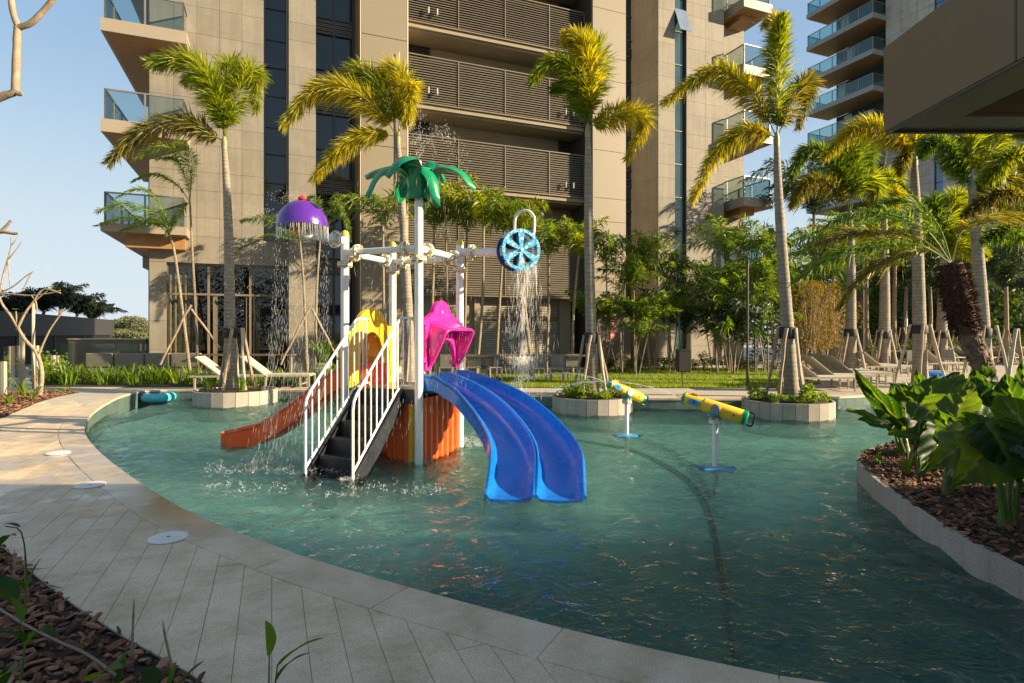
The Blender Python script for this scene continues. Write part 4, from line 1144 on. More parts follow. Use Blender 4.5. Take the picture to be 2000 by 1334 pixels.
for nm, p, zt in posts_:
    mb = MB(); mb.tube([V((p.x, p.y, FZ)), V((p.x, p.y, zt))], .0575, 20)
    ps.part('post', mb, M['white'], True)
    if nm != 'C':
        mb = MB(); mb.lathe([(.060, -.02), (.060, .02), (.045, .055), (.02, .072), (0, .074)], V((p.x, p.y, zt)), n=18); ps.part('post_cap', mb, M['bolt'], True)
    fz = {'C': 2.49, 'D': 2.47, 'A': 2.47, 'B': 2.49}[nm]
    mb = MB(); flange(mb, V((p.x, p.y, fz)), (0, 0, 1)); o = ps.part('flange', mb, M['white'], True, 30)
    mb = MB(); bolts(mb, V((p.x, p.y, fz)), (0, 0, 1)); ps.sub(o, 'bolt_cap', mb, M['bolt'], True, kind='stuff')
TZ = 2.635
for a, b_ in ((pA, pC), (pC, pD_), (pA, pB_), (pB_, pD_)):
    t = (b_ - a).normalized(); z = V((0, 0, TZ))
    mb = MB(); mb.tube([a + z, b_ + z], .045, 16); ps.part('cross_pipe', mb, M['white'], True)
    for q in (a + t * .22, b_ - t * .22):
        mb = MB(); flange(mb, q + z, t); o = ps.part('flange', mb, M['white'], True, 30)
        mb = MB(); bolts(mb, q + z, t); ps.sub(o, 'bolt_cap', mb, M['bolt'], True, kind='stuff')
        mb = MB(); mb.tube([(a if (q - a).length < .4 else b_) + z, q + z], .052, 16); ps.part('pipe_stub', mb, M['white'], True)
# arm and purple dome
e = P(578, 453, 7.75); a0 = V((pA.x, pA.y, 2.80))
ad = (e - a0).normalized()
mb = MB(); mb.tube([a0, e], .0575, 18); ps.part('dome_arm', mb, M['white'], True)
mb = MB(); flange(mb, a0 + ad * .16, ad, .125); o = ps.part('flange', mb, M['white'], True, 30)
mb = MB(); bolts(mb, a0 + ad * .16, ad, .098); ps.sub(o, 'bolt_cap', mb, M['bolt'], True, kind='stuff')
mb = MB(); mb.lathe([(.062, -.02), (.062, .02), (.05, .05), (.03, .068), (0, .075)], e, ad, 18); ps.part('arm_cap', mb, M['bolt'], True)
dc = P(591, 441, 7.75); dz = dc.z
mb = MB(); mb.tube([V((dc.x, dc.y, dz - .10)), V((dc.x, dc.y, dz + .3))], .045, 14); ps.part('dome_neck', mb, M['white'], True)
mb = MB(); mb.lathe([(.05, 0), (.085, 0), (.085, .02), (.05, .02)], V((dc.x, dc.y, dz + .0)), n=16); o = ps.part('neck_flange', mb, M['white'], True, 30)
mb = MB(); bolts(mb, V((dc.x, dc.y, dz + .01)), (0, 0, 1), .068, 5); ps.sub(o, 'bolt_cap', mb, M['bolt'], True, kind='stuff')
prof = [(.328 * math.cos(R(t_)), .345 * math.sin(R(t_))) for t_ in range(0, 91, 6)]
prof2 = [(r - .012 if r > .02 else 0, z - .012) for r, z in reversed(prof)]; prof2[-1] = (.314, 0)
mb = MB(); mb.lathe(prof + prof2 + [(.328, 0)], V((dc.x, dc.y, dz - .01)), n=48); ps.part('dome', mb, M['purple'], True, 50)
mb = MB(); mb.lathe([(.0, .40), (.02, .398), (.055, .375), (.062, .35), (.05, .33), (.03, .32)], V((dc.x, dc.y, dz)), n=20); ps.part('dome_knob', mb, M['red'], True)
# arm and water wheel
a0 = V((pD_.x, pD_.y, 2.74)); e = P(1000, 494, 8.72)
ad = (e - a0).normalized()
mb = MB(); mb.tube([a0, e + ad * .06], .0575, 18); ps.part('wheel_arm', mb, M['white'], True)
mb = MB(); flange(mb, a0 + ad * .20, ad, .12); o = ps.part('flange', mb, M['white'], True, 30)
mb = MB(); bolts(mb, a0 + ad * .20, ad, .095); ps.sub(o, 'bolt_cap', mb, M['bolt'], True, kind='stuff')
wax = V((.40, -.917, 0)).normalized(); wc0 = P(1007, 491, 8.78); wc1 = wc0 + wax * .20
wu = wax.cross(V((0, 0, 1))).normalized(); wv = V((0, 0, 1))
def wheel_disc(c, th):
    mb = MB(); Rr = .305
    mb.lathe([(Rr - .045, -th), (Rr, -th), (Rr, th), (Rr - .045, th), (Rr - .045, -th)], c, wax, 48)
    for q in range(6):
        a = math.pi / 3 * q + R(30); d = wu * math.cos(a) + wv * math.sin(a); s_ = wu * -math.sin(a) + wv * math.cos(a)
        p0, p1 = c + d * .03, c + d * (Rr - .03)
        vs = []
        for pp, w in ((p0, .022), (p1, .052)):
            for k, (x, y) in enumerate(((-w, -th * .8), (w, -th * .8), (w, th * .8), (-w, th * .8))): vs.append(pp + s_ * x + wax * y)
        mb.add(vs, [(0, 3, 2, 1), (4, 5, 6, 7), (0, 1, 5, 4), (1, 2, 6, 5), (2, 3, 7, 6), (3, 0, 4, 7)])
    mb.lathe([(0, -th), (.06, -th), (.06, th), (0, th)], c, wax, 20)
    return mb
m, N, L, b = mk('water_streaked_blue_plastic')
c = ramp(N, L, pos_noise(N, L, 26, 5, .7), [(.48, (.03, .30, .52)), (.6, (.45, .62, .66))]); L.new(c, b.inputs['Base Color']); b.inputs['Roughness'].default_value = .25
M['wheel'] = m
ps.part('wheel_disc', wheel_disc(wc0, .012), M['navy'], True, 30)
ps.part('wheel_disc', wheel_disc(wc1, .014), M['wheel'], True, 30)
for q in range(6):
    a = math.pi / 3 * q + R(30); d = wu * math.cos(a) + wv * math.sin(a); s_ = (wu * -math.sin(a) + wv * math.cos(a)) * .008
    mb = MB(); w0, w1 = wc0 + wax * .015, wc1 - wax * .015
    vs = [w0 + d * .06 + s_, w0 + d * .27 + s_, w1 + d * .27 + s_, w1 + d * .06 + s_, w0 + d * .06 - s_, w0 + d * .27 - s_, w1 + d * .27 - s_, w1 + d * .06 - s_]
    mb.add(vs, [(0, 1, 2, 3), (7, 6, 5, 4), (0, 4, 5, 1), (1, 5, 6, 2), (2, 6, 7, 3), (3, 7, 4, 0)]); ps.part('paddle', mb, M['navy'])
mb = MB(); mb.tube([wc0 - wax * .08, wc1 + wax * .04], .022, 12); ps.part('axle', mb, M['white'], True)
up = P(1006, 470, 8.85)
mb = MB(); pts = [P(1004, 492, 8.9), P(1005, 450, 8.9), P(1006, 428, 8.88), P(1011, 418, 8.86), P(1018, 413, 8.84), P(1026, 411, 8.82), P(1034, 413, 8.8), P(1040, 419, 8.78), P(1044, 428, 8.76), P(1043, 450, 8.74), P(1040, 472, 8.72)]
mb.tube(spline(pts, 26), .021, 10); ps.part('fill_pipe', mb, M['white'], True)

# ---- green palm top: fluted cup with spreading spoon leaves
gc = pC.copy(); gz = 3.28
prof = [(.135, 0), (.15, .03), (.145, .10), (.155, .20), (.175, .30), (.20, .38), (.19, .40), (.10, .40)]
mb = MB(); n_ = 60; rows_ = [];
for r, h in prof:
    for k in range(n_):
        a = 2 * math.pi * k / n_; rr_ = r * (1 + .05 * abs(math.sin(a * 3.5)) * (h / .4) + (.008 / r * math.sin(a * 30) if .02 < h < .2 else 0))
        mb.v.append((gc.x + rr_ * math.cos(a), gc.y + rr_ * math.sin(a), gz + h))
for i in range(len(prof) - 1):
    for k in range(n_): mb.face((i * n_ + k, i * n_ + (k + 1) % n_, (i + 1) * n_ + (k + 1) % n_, (i + 1) * n_ + k))
ps.part('palm_cup', mb, M['green'], True)
mb = MB(); rr = random.Random(8)
for k in range(40):
    for j in range(7):
        a = 2 * math.pi * (k + .5 * (j % 2)) / 40; h = .02 + j * .022; r = .148 + .0008 * j
        p = V((gc.x + r * math.cos(a), gc.y + r * math.sin(a), gz + h)); mb.lathe([(.006, 0), (.004, .006), (0, .007)], p, V((math.cos(a), math.sin(a), 0)), 5)
ps.part('palm_cup_studs', mb, M['green'], True, kind='stuff')
def spoon(az, reach, lift, drop, wid, yaw2=0):
    d = V((math.cos(az), math.sin(az), 0)); sdv = V((-d.y, d.x, 0))
    p0 = gc + d * .10 + V((0, 0, gz + .28)); pts = [p0, p0 + d * reach * .30 + V((0, 0, lift)), p0 + d * reach * .72 + sdv * yaw2 * .4 + V((0, 0, lift * .75 - drop * .22)), p0 + d * reach + sdv * yaw2 + V((0, 0, -drop))]
    cc = spline(pts, 18); mb = MB(); n = 12
    for i, p in enumerate(cc):
        u = i / 17; t = (cc[min(i + 1, 17)] - cc[max(i - 1, 0)]).normalized(); s_ = t.cross(V((0, 0, 1)));
        s_ = s_.normalized() if s_.length > .05 else sdv; nn = s_.cross(t).normalized()
        w = wid * (.55 + .75 * math.sin(math.pi * min(1, u * .95 + .08)) ** .8) if u < .93 else wid * (.55 + .75 * math.sin(math.pi * .92) ** .8) * (1 - u) / .07 * .9 + .004
        for k in range(n):
            a = 2 * math.pi * k / n; x = math.cos(a) * w; y = math.sin(a) * .022 - (1 - (x / max(w, 1e-4)) ** 2) * -.0 - .10 * wid * (abs(x) / max(w, 1e-4)) ** 2 * 3 + (.012 if abs(x) < .02 and math.sin(a) > 0 else 0)
            mb.v.append(tuple(p + s_ * x + nn * y))
    for i in range(17):
        for k in range(n): mb.face((i * n + k, i * n + (k + 1) % n, (i + 1) * n + (k + 1) % n, (i + 1) * n + k))
    mb.face(list(range(n))); mb.face([17 * n + k for k in reversed(range(n))])
    ps.part('palm_leaf', mb, M['green'], True, 60)
for az, reach, lift, drop, wid, y2 in ((174, .64, .15, -.04, .085, 0), (200, .58, .12, .30, .105, 0), (248, .42, .20, .08, .135, -.16), (62, .36, .26, -.06, .105, -.10), (-8, .66, .14, .16, .115, 0), (-42, .28, .06, .42, .11, .02), (130, .45, .12, .22, .10, 0)):
    spoon(R(az), reach, lift, drop, wid, y2)
mb = MB(); mb.tube([gc + V((0, 0, gz + .2)), gc + V((0, 0, gz + .52))], .035, 14); ps.part('spout_pipe', mb, M['white'], True)

# ---- platform, stairs
mb = MB(); s_ = 1.205
def qbox(mb, a0, a1, b0, b1, z0, z1): mb.box(Q((a0 + a1) / 2, (b0 + b1) / 2, (z0 + z1) / 2), (abs(a1 - a0), abs(b1 - b0), z1 - z0), rz=math.atan2(E1.y, E1.x))
qbox(mb, -s_ + .02, -.02, .02, s_ - .02, PZ - .07, PZ); ps.part('platform', mb, M['black'])
mb = MB(); qbox(mb, -s_ + .08, -.08, .06, s_ - .06, PZ + .002, PZ + .012); ps.part('platform_mat', mb, plain('wet_brown_mat', (.13, .075, .04), .25, var=.4, nscale=20))
kL, kR = -.95, -.246; RUN = 1.056; RISE = PZ - WZ
nst = 5
for q in range(nst):
    b0 = -RUN * (q + 1) / nst * 1.02; b1 = -RUN * q / nst; z = PZ - RISE * (q + 1) / (nst) + .0
    mb = MB(); qbox(mb, kL + .03, kR - .03, b0 - .02, b1, z - .03, z); o = ps.part('step', mb, M['black'])
    mb = MB(); qbox(mb, kL + .03, kR - .03, b1 - .015, b1 - .005, z, z + RISE / nst); ps.sub(o, 'riser', mb, M['black'])
    # raised grip pattern on the tread
    mb = MB()
    for i in range(14):
        for j in range(4): mb.box(Q(kL + .07 + i * .042, b0 + .03 + j * .045, z + .003), (.012, .012, .006), rz=math.atan2(E1.y, E1.x))
    g_ = ps.sub(o, 'tread_grip', mb, M['black']); g_['kind'] = 'stuff'
for kx in (kL, kR):
    mb = MB(); w = .03; dn = .20
    top0, bot0 = Q(kx, .0, PZ + .02), Q(kx, -RUN * 1.05, WZ - .02)
    vs = []
    for sx in (-w / 2, w / 2):
        for b_, z in ((.0, PZ + .03), (-RUN * 1.10, WZ + -.02), (-RUN * .98, WZ - .28), (.0, PZ - .20)):
            vs.append(Q(kx + sx, b_, z))
    mb.add(vs, [(0, 1, 2, 3), (7, 6, 5, 4), (0, 4, 5, 1), (1, 5, 6, 2), (2, 6, 7, 3), (3, 7, 4, 0)]); ps.part('stringer', mb, M['black'])
mb = MB(); qbox(mb, kR + .02, -.06, -.02, .02, PZ - .17, PZ + .02); ps.part('edge_plate', mb, M['black'])
# guard rails of the stairs: outline tube and balusters
for kx, land in ((kL, .30), (kR, .245)):
    rail = MB(); RH = .98; zb = WZ + .03
    bF = -RUN - .04; bT = -.06; sl = (PZ - WZ) / RUN
    def ztop(b_): return PZ + RH + .0 + (b_ - bT) * sl * 1.0
    landp = Q(kx - .0, .0, 0)
    low = PZ + .03
    end = Q(kx + (.245 if kx == kR else .0), .0, 0) if kx == kR else Q(kx, .18, 0)
    def E(z): return V((end.x, end.y, z))
    pts = [Q(kx, bF, FZ + .25), Q(kx, bF, zb + .80), Q(kx, bF + .02, zb + .90), Q(kx, bF + .08, zb + .99)]
    pts += [Q(kx, bT - .12, ztop(bT - .12)), Q(kx, bT - .03, PZ + RH - .02), Q(kx, bT + .04, PZ + RH + .005)] + ([Q(kx + .06, 0, PZ + RH + .005), E(PZ + RH)] if kx == kR else [E(PZ + RH)])
    rail.tube(pts, .0185, 12); ps.part('guard_rail', rail, M['white'], True)
    low_ = MB(); low_.tube([Q(kx, bF, zb + .06), Q(kx, bT - .10, PZ + .0), Q(kx, bT + .02, PZ + .07)] + [E(PZ + .07)], .016, 10); ps.part('lower_rail', low_, M['white'], True)
    nb2 = 8
    for q in range(1, nb2 + 1):
        b_ = bF + (bT - bF) * q / (nb2 + .6); zt = zb + .98 + (ztop(bT - .12) - (zb + .99)) * (b_ - bF - .08) / (bT - .12 - bF - .08)
        zl = zb + .06 + (PZ - zb - .06) * (b_ - bF) / (bT - .10 - bF)
        mb = MB(); mb.tube([Q(kx, b_, zl), Q(kx, b_, min(zt, PZ + RH))], .0105, 8); ps.part('baluster', mb, M['white'], True)
    for q in range(0, 3):
        p0 = Q(kx, bT + .02, 0).lerp(end, (q + .3) / 2.6)
        mb = MB(); mb.tube([V((p0.x, p0.y, PZ + .07)), V((p0.x, p0.y, PZ + RH))], .0105, 8); ps.part('baluster', mb, M['white'], True)
    for z in (PZ + RH - .01, PZ + .06):
        mb = MB(); c_ = (Q(-.06, .0, z) if kx == kR else Q(kx, .2, z)); mb.box(c_, (.06, .05, .05), rz=math.atan2(E1.y, E1.x)); ps.part('rail_clamp', mb, M['bolt'])

# ---- moulded side panels
def panel_from(poly, base, ax, th, holes=None, bulge=0):
    """poly in (u along ax, z); extruded across the panel normal"""
    nn = ax.cross(V((0, 0, 1))).normalized(); mb = MB()
    loops = [poly] + (holes or [])
    flat = [p for lp in loops for p in lp]
    for s2 in (-1, 1):
        for u, z in flat: mb.v.append(tuple(base + ax * u + nn * (s2 * th / 2) + V((0, 0, z))))
    n = len(flat)
    for t in tessellate_polygon([[V((u, z, 0)) for u, z in lp] for lp in loops]):
        mb.face(t); mb.face([i + n for i in reversed(t)])
    o = 0
    for lp in loops:
        m_ = len(lp)
        for i in range(m_):
            j = (i + 1) % m_; mb.face((o + i, o + j, n + o + j, n + o + i))
        o += m_
    return mb
def arc(cx, cz, r, a0, a1, k, rz=None): return [(cx + r * math.cos(R(a0 + (a1 - a0) * i / k)), cz + (rz or r) * math.sin(R(a0 + (a1 - a0) * i / k))) for i in range(k + 1)]
# yellow arch on the left side (between posts A and B), opening towards the red slide
wS = 1.205; z0 = PZ; zA = PZ + .86
ax = E2; base = pA.copy()
outer = [(.07, z0), (.07, zA + .02), (.20, zA + .03)] + [(x, z) for x, z in arc(wS / 2 + .02, zA + .02, .36, 165, 15, 16, .27)] + [(wS - .17, zA + .03), (wS - .07, zA + .02), (wS - .07, z0), (wS - .30, z0)]
inner = arc(wS / 2, PZ + .42, .285, 0, 180, 18, .38)
outer = outer + [(wS / 2 + .285, z0 + .0)] + inner + [(wS / 2 - .285, z0)]
mb = panel_from(outer, base, ax, .07); o = ps.part('arch_panel', mb, M['yellowp'], False)
bv = o.modifiers.new('bevel', 'BEVEL'); bv.width = .018; bv.segments = 3; bv.limit_method = 'ANGLE'
# tunnel hood behind the arch
mb = MB(); nn = -E1
inn2 = [(wS / 2 + .285, z0)] + inner + [(wS / 2 - .285, z0)]
for i in range(len(inn2) - 1):
    (u0, za), (u1, zb_) = inn2[i], inn2[i + 1]
    a_, b_ = base + ax * u0 + V((0, 0, za)), base + ax * u1 + V((0, 0, zb_))
    mb.quad(a_, b_, b_ + nn * .36, a_ + nn * .36); mb.quad(a_ * 1, a_ + nn * .36 + V((0, 0, .001)), b_ + nn * .36 + V((0, 0, .001)), b_)
ps.part('arch_hood', mb, M['yellow2'], True)
# embossed ridge on the arch
mb = MB(); off = E1 * .045
mb.tube([base + ax * u + off + V((0, 0, z)) for u, z in ((wS - .28, zA + .10), (wS - .30, zA - .02), (wS - .22, zA - .16), (wS - .16, zA - .34), (wS - .14, z0 + .45), (wS - .12, z0 + .1))], .010, 8); ps.part('arch_ridge', mb, M['yellow2'], True)
# pink panel with a hood on the right side (posts C and D)
ax = E2; base = pC + E1 * .02; bz = PZ + .27
outer = [(.10, bz), (.10, PZ + .98), (.17, PZ + 1.0)] + [(x, z) for x, z in arc(wS / 2 - .04, PZ + .98, .27, 160, 20, 14, .26)] + [(wS - .22, PZ + 1.0), (wS - .10, PZ + .96), (wS - .10, bz), (wS - .22, bz), (wS - .30, PZ + .55)] + arc(wS / 2, PZ + .56, .29, 0, 180, 12, .14) + [(.28, PZ + .5), (.24, bz)]
mb = panel_from(outer, base, ax, .06); o = ps.part('pink_panel', mb, M['pink'])
bv = o.modifiers.new('bevel', 'BEVEL'); bv.width = .016; bv.segments = 3; bv.limit_method = 'ANGLE'
# hood: arched canopy leaning outward with long side wings
mb = MB(); th = .035
sec = []   # (u, z_top) outline of hood over the slide mouth
us = [.17, .17, .17, .18, .22, .32, .5, .7, .88, .98, 1.02, 1.03, 1.03, 1.03]
K = len(us)
zs_ = [PZ + .33, PZ + .45, PZ + .62, PZ + .82, PZ + .93, PZ + .97, PZ + .97, PZ + .97, PZ + .97, PZ + .93, PZ + .82, PZ + .62, PZ + .45, PZ + .33]
outl = [.06, .13, .22, .28, .30, .31, .31, .31, .31, .30, .28, .22, .13, .06]
odz = [0, 0, 0, -.06, -.12, -.14, -.14, -.14, -.14, -.12, -.06, 0, 0, 0]
lo_, hi_ = [], []
for k in range(K):
    i0 = base + ax * us[k] + V((0, 0, zs_[k])); i1 = i0 + E1 * outl[k] + V((0, 0, odz[k]))
    lo_.append(i0); hi_.append(i1)
cen = base + ax * .6 + V((0, 0, PZ + .4))
for k in range(K - 1):
    a_, b_, c_, d_ = lo_[k], lo_[k + 1], hi_[k + 1], hi_[k]
    mb.quad(a_, b_, c_, d_)
    sh = lambda p: p + (V((cen.x, cen.y, cen.z)) - p).normalized() * th
    mb.quad(sh(d_), sh(c_), sh(b_), sh(a_)); mb.quad(d_, c_, sh(c_), sh(d_))
ps.part('pink_hood', mb, M['pink'], True, 50)
mb = MB(); mb.tube(spline([h for h in hi_], 40), .022, 10); ps.part('hood_rim', mb, M['pink'], True)
mb = MB(); mb.lathe([(0, .034), (.022, .034), (.022, .036)], base + ax * (wS / 2 - .04) + V((0, 0, PZ + 1.08)), (ax.cross(V((0, 0, 1)))), 14); ps.part('panel_bolt', mb, M['alu'])
for (u, z) in ((.06, PZ + .93), (.06, PZ + .42), (wS - .06, PZ + .9), (.95, bz + .08)):
    mb = MB(); mb.box(base + ax * u + V((0, 0, z)), (.08, .09, .07), rz=math.atan2(E2.y, E2.x)); ps.part('panel_bracket', mb, M['pink'])
# corrugated curtain panels under the platform
def corrugated(p0, p1, z0_, z1_, k, mat, name, depth=.045):
    t = (p1 - p0); Ld = t.length; t = t / Ld; nn = t.cross(V((0, 0, 1))); mb = MB(); pr = []
    for i in range(k):
        u0 = Ld * i / k; w = Ld / k
        pr += [(u0, 0), (u0 + w * .18, depth), (u0 + w * .52, depth), (u0 + w * .70, 0)]
    pr.append((Ld, 0)); o = 0
    for u, d in pr:
        for z in (z0_, z1_): mb.v.append(tuple(p0 + t * u + nn * d + V((0, 0, z))))
    for i in range(len(pr) - 1): mb.face((2 * i, 2 * i + 2, 2 * i + 3, 2 * i + 1))
    return ps.part(name, mb, mat)
corrugated(pC + E2 * .06, pD_ - E2 * .06, FZ + .1, PZ - .10, 7, M['redorange'], 'red_curtain_panel')
corrugated(pA + E1 * .10 + E2 * .55, pC - E1 * .28 + E2 * .12, FZ + .1, PZ - .12, 4, M['orange'], 'orange_curtain_panel', .05)
corrugated(pB_, pD_, FZ + .1, PZ - .10, 7, M['green2'], 'green_curtain_panel')
corrugated(pA, pB_, FZ + .1, PZ - .10, 7, M['yellow2'], 'yellow_curtain_panel')
for q in range(4):
    pp = Q(-.16 - q * .115, .10 + q * .05, 0); mb = MB(); mb.tube([V((pp.x, pp.y, FZ)), V((pp.x, pp.y, PZ - .10))], .058, 14)
    ps.part('amber_pillar', mb, [M['yellow2'], M['orange'], M['yellow2'], M['orange']][q], True)
mb = MB(); mb.tube([Q(-.16, .10, PZ - .20), Q(-.02, .0, PZ - .20)], .02, 10); mb.lathe([(0, -.03), (.03, -.02), (.03, .02), (0, .03)], Q(-.11, .03, PZ - .20), E1, 12); ps.part('panel_clamp', mb, M['yellow2'], True)

# ---- slides: cross-section swept along a centre line
def slide(name, ctrl, zprof, section, mat, thick=.03, n=40, flare=None, roll=None):
    cc = spline([V((x, y, 0)) for x, y in ctrl], n)
    L0 = [0]
    for i in range(1, n): L0.append(L0[-1] + (cc[i] - cc[i - 1]).length)
    mb = MB(); m_ = len(section); ring = []
    for i in range(n):
        u = L0[i] / L0[-1]; t = (cc[min(i + 1, n - 1)] - cc[max(i - 1, 0)]).normalized(); sd = V((t.y, -t.x, 0))
        zz = zprof(u); f = flare(u) if flare else (1, 1)
        row = [cc[i] + sd * (w * f[0]) + V((0, 0, zz + (h if h <= 0 else h * f[1]))) for w, h in section]
        ring.append(row)
        for p in row: mb.v.append(tuple(p))
        for p in row: mb.v.append(tuple(p + V((0, 0, -thick))))
    S = 2 * m_
    for i in range(n - 1):
        for k in range(m_ - 1):
            a = i * S + k; mb.face((a, a + 1, a + S + 1, a + S)); b_ = a + m_; mb.face((b_ + S, b_ + S + 1, b_ + 1, b_))
        for k in (0, m_ - 1): a = i * S + k; mb.face((a, a + S, a + S + m_, a + m_))
    for i in (0, n - 1):
        for k in range(m_ - 1): a = i * S + k; mb.face((a, a + m_, a + m_ + 1, a + 1))
    o = ps.part(name, mb, mat, True, 60)
    return o, ring
def trough(w, h, k=9, lip=.03):
    return [(w * math.sin(R(a)) if abs(a) < 90 else w, 0) for a in ()] or [(-w - lip, h - .02), (-w - lip * .5, h + .004), (-w, h)] + [(-w + .015 + 0, h * .55), (-w * .86, h * .16), (-w * .62, .015), (0, 0), (w * .62, .015), (w * .86, h * .16), (w - .015, h * .55)] + [(w, h), (w + lip * .5, h + .004), (w + lip, h - .02)]
# blue double slide
tr1 = trough(.235, .24)
sec = [(-.26 + w, h) for w, h in tr1] + [(.26 + w, h) for w, h in tr1[1:]]
def zb(u):
    tt = min(1, max(0, (u - .06) / .90)); s2 = tt * tt * (3 - 2 * tt)
    return PZ - .02 + (-.225 - PZ) * (tt * .80 + s2 * .20)
def fl(u):
    return (1 + .02 * u, 1.0 if u < .86 else max(.22, 1 - (u - .86) / .14 * .85))
o, ring = slide('blue_slide', [(-1.03, 8.46), (-.66, 8.30), (-.28, 8.00), (.06, 7.48), (.27, 6.85), (.24, 6.14)], zb, sec, M['blue'], n=56, flare=fl)
o['label'] = 'bright blue double lane slide'
# skirt along the near edge of the blue slide
for k, sg2 in ((0, 1), (len(sec) - 1, -1)):
    mb = MB()
    for i in range(len(ring) - 1):
        a_, b_ = ring[i][k], ring[i + 1][k]
        dz_ = V((0, 0, -.20)); mb.quad(a_, b_, b_ + dz_, a_ + dz_)
    ps.sub(o, 'slide_skirt', mb, M['blue'], True)
# red-orange slide to the left
tr2 = trough(.25, .34)
def zr(u):
    tt = min(1, max(0, (u - .14) / .66)); s2 = tt * tt * (3 - 2 * tt)
    return PZ - .02 + (-.19 - PZ) * (.35 * tt + .65 * s2)
def fl2(u): return (1 if u < .93 else (1 - ((u - .93) / .07) ** 2 * .35), 1.0 if u < .72 else max(.42, 1 - (u - .72) / .28 * .50))
o, ring = slide('red_slide', [(-2.02, 8.86), (-2.45, 9.02), (-3.1, 9.18), (-3.8, 9.28), (-4.42, 9.30)], zr, tr2, M['orange'], n=40, flare=fl2)
o['label'] = 'orange red wavy slide running left'
mb = MB()      # rolled lip round the low end
e0, e1 = ring[-1][0], ring[-1][-1]; md = (e0 + e1) / 2; fw = (ring[-1][6] - ring[-4][6]); fw.z = 0; fw.normalize()
prev = None
for q in range(9):
    a = math.pi * q / 8; top_ = md + (e0 - md) * math.cos(a) + fw * .16 * math.sin(a); top_.z = e0.z - .015 * math.sin(a)
    if prev is not None: mb.quad(prev, top_, top_ + V((0, 0, -.26)), prev + V((0, 0, -.26)))
    prev = top_
ps.sub(o, 'slide_lip', mb, M['orange'], True)
for k in (0, len(tr2) - 1):
    mb = MB()
    for i in range(len(ring) - 1):
        a_, b_ = ring[i][k], ring[i + 1][k]; d1_ = V((0, 0, -.30)); mb.quad(a_, b_, b_ + d1_, a_ + d1_)
    ps.sub(o, 'slide_skirt', mb, M['orange'], True)

